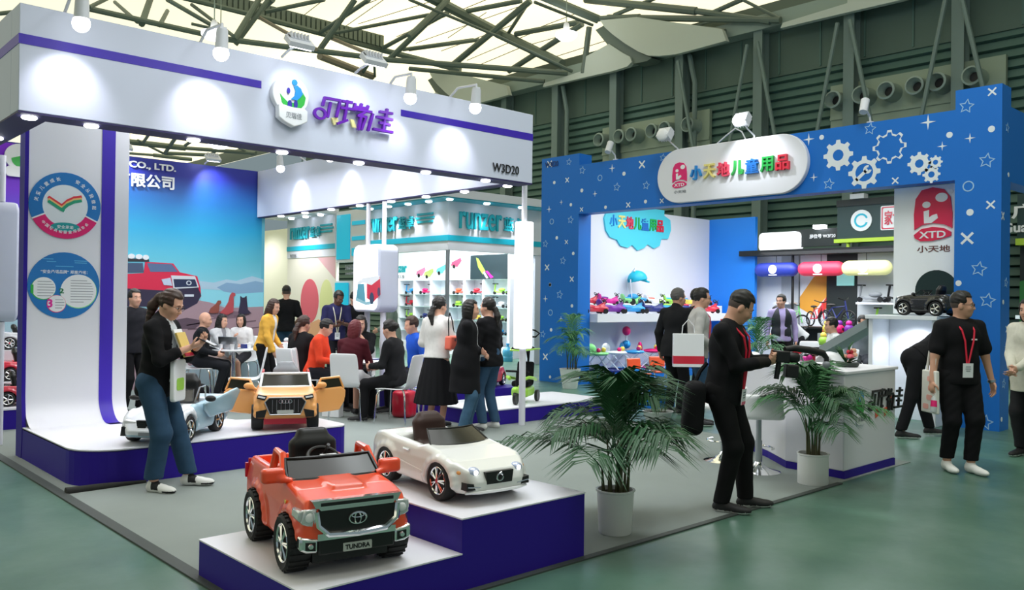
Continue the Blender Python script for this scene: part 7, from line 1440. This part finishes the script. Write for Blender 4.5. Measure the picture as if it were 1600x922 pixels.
# small items on the counter
pack('card_reader','grey card terminal on the white counter','terminal',(7.78,4.12,.985),(.10,.14,.05),'grey',30,'black')
pack('brochure','folded brochure on the white counter beside the terminal','brochure',(7.92,4.36,.985),(.15,.21,.006),'whiteg',40,'cyan')
# ================================================================== toys on display
def swing_car(label,loc,rz,c1,c2,kind=0,sc=1.0):
    t=thing('ride_on_car',label,'ride-on toy',loc,rad(rz),'bright ride-on toys on the white display wall')
    v=Vol((-.42,-.22,0),(.42,.22,.5),.016); v.cap((-.24,0,.12),(.22,0,.11),.075,.07,.05); v.ell((-.2,0,.16),(.17,.15,.06),None,.05); v.ell((.24,0,.12),(.13,.12,.06),None,.05); v.cap((.16,0,.16),(.27,0,.24),.05,.035,.05)
    if kind: v.ell((-.34,0,.25),(.05,.12,.10),Ry(-.3),.05)
    v.mesh('body',M[c1],t)
    v=Vol((-.4,-.2,.1),(.1,.2,.4),.016); v.ell((-.17,0,.215),(.15,.105,.035)); v.ell((-.31,0,.27),(.03,.09,.07),Ry(-.3),.04); v.mesh('seat',M[c2],t)
    steering(t,(.26,0,.30),.075,-40,'black')
    for x,y in ((-.28,.15),(-.28,-.15),(.25,.11),(.25,-.11)):
        b=MB(); b.lathe([(.055,-.02),(.06,-.012),(.06,.012),(.055,.02)],c=(x,y,.06),n=14,axis='y'); b.build('wheel',M['black'],t,smooth=True)
    t.scale=(sc,)*3; return t
X1=[12.45,12.98,13.6,14.3,14.95,15.6,16.3]; A1=[('red','whiteg','red and white'),('violet','whiteg','purple and white'),('skyblue','whiteg','sky blue'),('navy','whiteg','navy and white'),('skyblue','lime','blue and lime'),('navy','red','navy and red'),('red','navy','red and navy')]
nth=['first','second','third','fourth','fifth','sixth','seventh']
for i,(x,(a,c,nm)) in enumerate(zip(X1,A1)): swing_car('%s ride-on car, %s from the left in the front display row'%(nm,nth[i]),(x,11.06,1.351),-18,a,c,i%2,.85)
X2=[12.62,13.25,14.0,14.78,15.4,16.0,16.55]; A2=[('red','lime','red and lime'),('magenta','violet','magenta'),('ltgreen','skyblue','light green and blue'),('whiteg','orange','white and brown'),('lime','cyan','lime and turquoise'),('yellow','skyblue','yellow'),('orange','red','orange and red')]
for i,(x,(a,c,nm)) in enumerate(zip(X2,A2)): swing_car('%s ride-on toy, %s from the left in the raised back row'%(nm,nth[i]),(x*1.02,11.60,1.521),-20,a,c,1,.70)
# tall canopied tricycle in the back row
t=thing('canopy_tricycle','turquoise tricycle with a tall sun canopy standing in the raised back row','tricycle',(14.45,11.60,1.521),rad(-30))
v=Vol((-.3,-.2,.0),(.35,.2,.3),.016); v.cap((-.12,0,.13),(.18,0,.12),.06,.04,.04); v.ell((-.1,0,.18),(.12,.11,.07),None,.03); v.mesh('body',M['skyblue'],t)
v=Vol((-.35,-.25,.4),(.35,.25,.85),.016); v.ell((0,0,.55),(.22,.17,.20)); v.keep(lambda x,y,z: np.maximum(.53-z+.25*(x-.05),-((x+.02)**2/.036+y*y/.02+(z-.53)**2/.028-1)*.1)+0*y); v.cap((.05,0,.56),(.27,0,.50),.03,.02,.06); v.mesh('canopy',M['cyan'],t)
b=MB(); b.tube([(-.16,.1,.15),(-.2,.11,.55)],.010,6); b.tube([(-.16,-.1,.15),(-.2,-.11,.55)],.010,6); b.tube([(-.1,-.09,.72),(-.05,0,.80),(-.1,.09,.72)],.010,6); b.build('frame',M['whiteg'],t)
for x,y in ((.2,0),(-.15,.13),(-.15,-.13)): b=MB(); b.lathe([(.06,-.02),(.07,0),(.06,.02)],c=(x,y,.07),n=14,axis='y'); b.build('wheel',M['black'],t)
# baby walkers on the blue base
def walker(label,loc,rz,c1,c2):
    t=thing('baby_walker',label,'baby walker',loc,rad(rz),'baby walkers in the lit niche')
    b=MB(); b.tube([(.26*cos(a),.26*sin(a),.06) for a in np.linspace(0,2*pi,22,endpoint=False)],.03,8,closed=True); b.build('base_ring',M[c1],t,smooth=True)
    for s in (-1,1):
        b=MB(); b.tube([(-.2,s*.16,.08),(.16,s*.15,.40)],.012,6); b.tube([(.2,s*.16,.08),(-.16,s*.15,.40)],.012,6)
        b.build('cross_frame',M['whiteg'],t)
    v=Vol((-.3,-.3,.34),(.35,.3,.62),.018); v.ell((.06,0,.42),(.22,.22,.045)); v.ell((-.2,0,.48),(.045,.16,.13),None,.04); v.ell((-.06,0,.45),(.11,.12,.1),op='s',k=.02); v.mesh('tray',M[c2],t)
    roundb=MB(); roundb.ball((.16,.06,.50),.05,10,6); roundb.build('toy_ball',M['yellow'],t,smooth=True); roundb=MB(); roundb.ball((.16,-.07,.49),.045,10,6); roundb.build('toy_ball',M['pink'],t,smooth=True)
    for k in range(6): a=2*pi*k/6; b=MB(); b.ball((.26*cos(a),.26*sin(a),.025),.025,8,6); b.build('castor',M['black'],t,smooth=True)
for i,(x,c1,c2,l) in enumerate(((12.8,'navy','ltgreen','pale green'),(13.35,'navy','whiteg','white tray'),(13.9,'skyblue','skyblue','sky blue'),(14.5,'magenta','pink','pink'),(15.1,'skyblue','whiteg','white and blue'),(15.7,'violet','magenta','purple'))):
    walker('%s baby walker, %s from the left pillar in the lit niche'%(l,nth[i]),(x,11.30,.131),-100+20*i,c1,c2)
roundtoy('musical_toy','pink headed toy on the walker tray in the lit niche','toy',(13.9,11.22,.62),('navy','pink','skyblue'),.07) if False else None
t=thing('balloon_toy','pink topped play stand rising behind the walkers in the lit niche','toy',(14.1,11.6,.131)); b=MB(); b.cyl((0,0,0),(0,0,.78),.018,n=8); b.build('pole',M['whiteg'],t); b=MB(); b.ball((0,0,.84),(.09,.09,.10),12,8); b.build('top',M['pink'],t,smooth=True); b=MB(); b.ball((0,0,.55),(.09,.1,.09),12,8); b.build('bow',M['skyblue'],t,smooth=True)
# children's chairs in front of the display
def kids_chair(label,loc,rz,c):
    t=thing('kids_chair',label,'chair',loc,rad(rz),"children's chairs in front of the display")
    v=Vol((-.22,-.22,.2),(.22,.22,.62),.016); v.box((.02,0,.27),(.16,.16,.02),.018); v.box((-.15,0,.45),(.02,.16,.10),.018,R=Ry(-.15),k=.02); v.mesh('seat',M[c],t)
    for sy in (-1,1): b=MB(); b.tube([(.16,sy*.15,0),(.1,sy*.15,.26),(-.14,sy*.15,.28),(-.18,sy*.15,.55)],.011,6); b.tube([(-.18,sy*.15,0),(-.08,sy*.15,.27)],.011,6); b.build('side_frame',M['whiteg'],t)
kids_chair("orange children's chair standing before the walkers",(13.1,9.95,0),-120,'orange'); kids_chair("lime children's chair beside the orange one",(12.95,9.45,0),-150,'lime'); kids_chair("pale orange low chair nearest the palm fronds",(12.35,9.85,0),-100,'orange')
t=thing('blue_block','blue printed block on the floor left of the older man','block',(10.4,8.1,0),rad(0)); b=MB(); b.mat(M['blue']); b.box((-.25,-.3,0),(.25,.3,.32)); pattern(b,[('x',.1,.2,.04),('d',-.1,.1,.03)],((-.25,0,0),(0,-1,0),(0,0,1))); b.build('block',None,t)
# green push trike
t=thing('push_trike','lime green push trike with a black seat and tall handle on the low platform','tricycle',(7.95,8.36,.2055),rad(-150))
v=Vol((-.4,-.2,0),(.45,.2,.35),.013); v.box((-.08,0,.15),(.2,.12,.07),.05); v.cap((.1,0,.18),(.3,0,.20),.06,.04,.05); v.mesh('body',M['lime'],t)
v=Vol((-.35,-.22,.15),(.3,.22,.62),.014); v.box((-.04,0,.26),(.14,.12,.04),.03); v.box((-.18,0,.40),(.035,.12,.15),.03,R=Ry(-.2),k=.04); v.mesh('seat',M['dark'],t)
for s in (-1,1): b=MB(); b.tube([(-.22,s*.14,.30),(.0,s*.17,.34),(.16,s*.15,.36),(.22,s*.10,.34)],.022,8); b.build('guard_rail',M['lime'],t,smooth=True)
b=MB(); b.tube([(-.22,0,.1),(-.30,0,.45),(-.38,0,.80),(-.42,.0,.88)],.016,8); b.tube([(-.42,-.13,.93),(-.44,-.06,.97),(-.46,0,.98),(-.44,.06,.97),(-.42,.13,.93),(-.40,.08,.88),(-.40,-.08,.88)],.012,6,closed=True); b.build('push_handle',M['dark'],t,smooth=True)
b=MB(); b.tube([(.24,0,.08),(.22,0,.30),(.20,0,.43)],.018,8); b.tube([(.2,-.16,.44),(.2,.16,.44)],.014,8); b.build('handlebar',M['dark'],t,smooth=True)
v=Vol((-.45,-.22,.66),(.25,.22,.84),.013); v.ell((-.06,0,.70),(.26,.17,.09)); v.keep(lambda x,y,z:.725-z+0*x+0*y); v.mesh('canopy',M['dark'],t); b=MB(); b.tube([(-.33,.16,.72),(-.06,.17,.73),(.2,.1,.72),(.2,-.1,.72),(-.06,-.17,.73),(-.33,-.16,.72)],.012,6); b.build('canopy_rim',M['lime'],t)
b=MB(); b.cyl((-.33,0,.55),(-.22,0,.73),.012,n=6); b.build('canopy_arm',M['dark'],t)
for x,y,r in ((.26,0,.095),(-.26,.15,.08),(-.26,-.15,.08)): b=MB(); b.lathe([(r*.6,-.018),(r*.95,-.02),(r,0),(r*.95,.02),(r*.6,.018)],c=(x,y,r),n=18,axis='y',cap=True); b.build('wheel',M['black'],t,smooth=True)
# small scooters and ride-ons on the shelf wall
def scooter(label,loc,rz,c,sc=1,grp='small ride-ons on the lit shelf wall'):
    t=thing('toy_scooter',label,'toy scooter',loc,rad(rz),grp); b=MB(); b.tube([(-.2,0,.06),(.1,0,.06),(.2,0,.09),(.17,0,.26)],.018,6); b.box((-.2,-.05,.055),(.1,.05,.075)); b.build('deck',M[c],t,smooth=True)
    b=MB(); b.tube([(.17,-.09,.26),(.17,.09,.26)],.012,6); b.build('handlebar',M['black'],t); v=Vol((-.22,-.1,.05),(.1,.1,.2),.018); v.ell((-.06,0,.12),(.11,.06,.045)); v.mesh('seat',M[c],t)
    for x,y in ((.2,0),(-.18,.06),(-.18,-.06)): b=MB(); b.lathe([(.04,-.015),(.045,0),(.04,.015)],c=(x,y,.045),n=12,axis='y'); b.build('wheel',M['black'],t)
    t.scale=(sc,)*3; return t
SH=[(22.4,1.74,'red'),(21.6,1.74,'skyblue'),(20.78,1.74,'pink'),(19.16,1.74,'orange'),(18.35,1.74,'red'),(17.42,1.74,'lime'),(22.4,1.37,'skyblue'),(21.6,1.37,'red'),(19.95,1.37,'magenta'),(19.16,1.37,'lime'),(17.42,1.37,'whiteg'),(21.6,1.0,'lime'),(20.78,1.0,'navy'),(18.4,1.0,'yellow'),(17.42,1.0,'lime'),(17.42,.62,'skyblue'),(18.4,.62,'red'),(21.6,.62,'skyblue')]
rowname={1.74:'top',1.37:'second',1.0:'third',.62:'lowest'}
cn_={'whiteg':'white','skyblue':'sky blue'}
bay={22.4:'leftmost bay',21.6:'second bay from the left',20.78:'third bay from the left',19.95:'bay left of the corner post',19.16:'bay right of the corner post',18.35:'bay below the screen left edge',18.4:'bay below the screen left edge',17.42:'rightmost bay'}
for y,z,c in SH: scooter('%s toy scooter on the %s glass shelf, %s'%(cn_.get(c,c),rowname[z],bay[y]),(15.71,y,z+.001),-90 if int(y*10)%2 else 90,c,1.15 if z>1 else 1.0)
# dark booth goods
for y,z,c,l in ((7.95,1.641,'grey','grey scooter on the upper white shelf of the dark booth, left'),(7.35,1.641,'black','black scooter on the upper white shelf of the dark booth, right'),(7.6,1.161,'lime','lime scooter on the middle white shelf of the dark booth'),(7.75,.791,'black','dark scooter on the lowest white shelf of the dark booth')): scooter(l,(17.7,y,z),80,c,1.4,'scooters of the dark booth')
def bicycle(label,loc,rz,c,sc=1):
    t=thing('kids_bicycle',label,'bicycle',loc,rad(rz),'bicycles of the dark booth')
    for x in (-.24,.26):
        b=MB(); b.tube([(x+.15*cos(a),0,.16+.15*sin(a)) for a in np.linspace(0,2*pi,22,endpoint=False)],.016,6,closed=True); w_=b.build('wheel',M['rubber'],t,smooth=True)
        b=MB()
        for k in range(6): a=pi*k/6; b.cyl((x+.145*cos(a),0,.16+.145*sin(a)),(x-.145*cos(a),0,.16-.145*sin(a)),.003,n=4)
        b.build('spokes',M['chrome'],w_)
    b=MB(); b.tube([(-.24,0,.16),(0,0,.17),(.20,0,.40),(-.10,0,.36),(0,0,.17)],.015,6); b.tube([(-.24,0,.16),(-.1,0,.36)],.012,6); b.tube([(.26,0,.16),(.2,0,.40),(.18,0,.50)],.014,6); b.build('frame',M[c],t,smooth=True)
    b=MB(); b.tube([(.14,-.16,.55),(.18,-.05,.51),(.18,.05,.51),(.14,.16,.55)],.011,6); b.build('handlebar',M['black'],t); b=MB(); b.ball((-.12,0,.42),(.10,.05,.025),10,6); b.cyl((-.11,0,.34),(-.12,0,.41),.012,n=6); b.build('saddle',M['black'],t,smooth=True)
    t.scale=(sc,)*3
bicycle('red kids bicycle before the dark panel of the dark booth',(16.9,8.75,1.12),-120,'red'); bicycle('black kids bicycle right of the red one on the same stand',(16.75,8.25,1.12),-100,'navy',1.1); bicycle('green kids bicycle handled by the bending person',(15.95,8.85,1.05),-40,'ltgreen',1.0)
t=thing('bicycle_stand','dark display stand under the bicycles of the dark booth','stand',(16.8,8.5,0)); b=MB(); b.box((-.35,-.62,1.08),(.3,.62,1.118)); b.build('stand_top',M['black'],t); b=MB(); b.box((-.05,-.5,0),(.05,.5,1.08)); b.build('stand_leg',M['black'],t)
t=thing('bicycle_stand','small dark stand under the green bicycle','stand',(15.95,8.85,0)); b=MB(); b.box((-.3,-.2,1.01),(.3,.2,1.048)); b.build('stand_top',M['grey'],t); b=MB(); b.cyl((0,0,0),(0,0,1.02),.04,n=10); b.build('stand_leg',M['grey'],t)
t=thing('display_tower','white stepped stand holding the bright plush toys of the dark booth','stand',(16.35,8.1,0)); b=MB(); b.box((.0,-.35,0),(.35,.35,1.0)); b.box((-.35,-.35,0),(0,.35,.76)); b.build('stand_body',M['grey'],t)
for i,(x,y,z,cs,l) in enumerate(((16.5,8.32,1.001,('yellow','yellow','orange'),'yellow plush toy on the upper step'),(16.5,8.06,1.001,('pink','violet','red'),'red and violet plush toy on the upper step'),(16.5,7.86,1.001,('violet','magenta','violet'),'violet plush toy on the upper step, right'),(16.15,8.22,.761,('lime','yellow','lime'),'lime plush toy on the lower step'),(16.15,7.95,.761,('magenta','pink','magenta'),'hot pink plush toy on the lower step'))): roundtoy('plush_toy',l+' of the dark booth','toy',(x,y,z),cs,.10)
def ride_toy(name,label,cat,loc,rz,c1,c2):
    t=thing(name,label,cat,loc,rad(rz)); v=Vol((-.35,-.25,0),(.4,.25,.6),.018); v.box((-.05,0,.2),(.24,.16,.12),.08); v.cap((.15,0,.3),(.22,0,.48),.08,.05,.06); v.box((-.25,0,.35),(.05,.15,.12),.04,k=.05); v.mesh('body',M[c1],t); v=Vol((-.25,-.2,.25),(.2,.2,.45),.018); v.ell((-.05,0,.33),(.14,.11,.04)); v.mesh('seat',M[c2],t)
    b=MB(); b.tube([(.22,-.14,.52),(.22,.14,.52)],.02,8); b.build('handlebar',M['black'],t)
    for x,y in ((-.2,.16),(-.2,-.16),(.2,.14),(.2,-.14)): b=MB(); b.lathe([(.07,-.03),(.08,0),(.07,.03)],c=(x,y,.08),n=14,axis='y'); b.build('wheel',M['black'],t)
ride_toy('ride_on_toy','red ride-on toy beside the man in the quilted vest','ride-on toy',(14.1,7.5,.30),-120,'red','red')
pack('display_block','pale block under the red ride-on toy','stand',(14.1,7.5,0),(.7,.6,.299),'white',-30)
ride_toy('ride_on_toy','magenta ride-on toy left of the man in the white shirt','ride-on toy',(13.0,6.95,.25),-130,'magenta','violet')
pack('display_block','pale block under the magenta ride-on toy','stand',(13.0,6.95,0),(.7,.6,.249),'white',-30)
def pram(label,loc,rz,c,sc=1):
    t=thing('baby_pram',label,'pram',loc,rad(rz),'white prams at the blue booth'); v=Vol((-.45,-.28,.25),(.45,.28,.95),.018); v.ell((0,0,.52),(.36,.23,.20)); v.ell((.05,0,.66),(.28,.18,.16),op='s',k=.03); v.ell((-.26,0,.70),(.17,.22,.18),None,.03); v.ell((-.12,0,.68),(.17,.17,.14),op='s',k=.02); v.mesh('carrycot',M['whiteg'],t)
    v=Vol((-.3,-.2,.4),(.4,.2,.75),.018); v.ell((.06,0,.56),(.25,.16,.08)); v.mesh('cushion',M[c],t)
    b=MB()
    for s in (-1,1): b.tube([(-.28,s*.22,.12),(.18,s*.22,.42),(.42,s*.2,.85)],.014,6); b.tube([(.28,s*.22,.12),(-.18,s*.22,.42)],.014,6)
    b.tube([(.42,-.2,.85),(.46,0,.88),(.42,.2,.85)],.016,6); b.build('frame',M['grey'],t)
    for x in (-.28,.28):
        for s in (-1,1): b=MB(); b.lathe([(.09,-.02),(.11,0),(.09,.02)],c=(x,s*.24,.11),n=16,axis='y'); b.build('wheel',M['black'],t)
    t.scale=(sc,)*3
pram('white pram with a pink cushion behind the camera gimbal',(11.3,6.55,0),-60,'pink',1.0); pram('white pram with a black cushion in front of the seated man',(11.25,5.85,0),160,'black',1.05)
bx=thing('pram_box','low blue and white carton below the white pram','box',(10.6,6.3,0),rad(-40)); b=MB(); b.box((-.2,-.3,0),(.2,.3,.28)); b.build('box',M['blue'],bx); b=MB(); b.box((-.21,-.31,.28),(.21,.31,.40)); b.build('lid',M['pink'],bx)
t=thing('panda_toy','black and white round headed ride-on toy with a pink base by the white stand','ride-on toy',(11.15,4.95,0),rad(-150)); v=Vol((-.3,-.25,.25),(.3,.25,.8),.016); v.ell((0,0,.50),(.15,.16,.15)); v.mesh('head',M['whiteg'],t)
for s in (-1,1): b=MB(); b.ball((0,s*.14,.64),(.05,.06,.06),10,6); b.build('ear',M['black'],t,smooth=True); b=MB(); b.ball((.135,s*.06,.52),(.02,.035,.045),10,6); b.build('eye',M['black'],t,smooth=True)
v=Vol((-.3,-.25,0),(.3,.25,.45),.018); v.box((0,0,.22),(.22,.15,.15),.1); v.mesh('body',M['magenta'],t)
for x in (-.15,.15):
    for s in (-1,1): b=MB(); b.lathe([(.06,-.03),(.07,0),(.06,.03)],c=(x,s*.16,.07),n=14,axis='y'); b.build('wheel',M['black'],t)
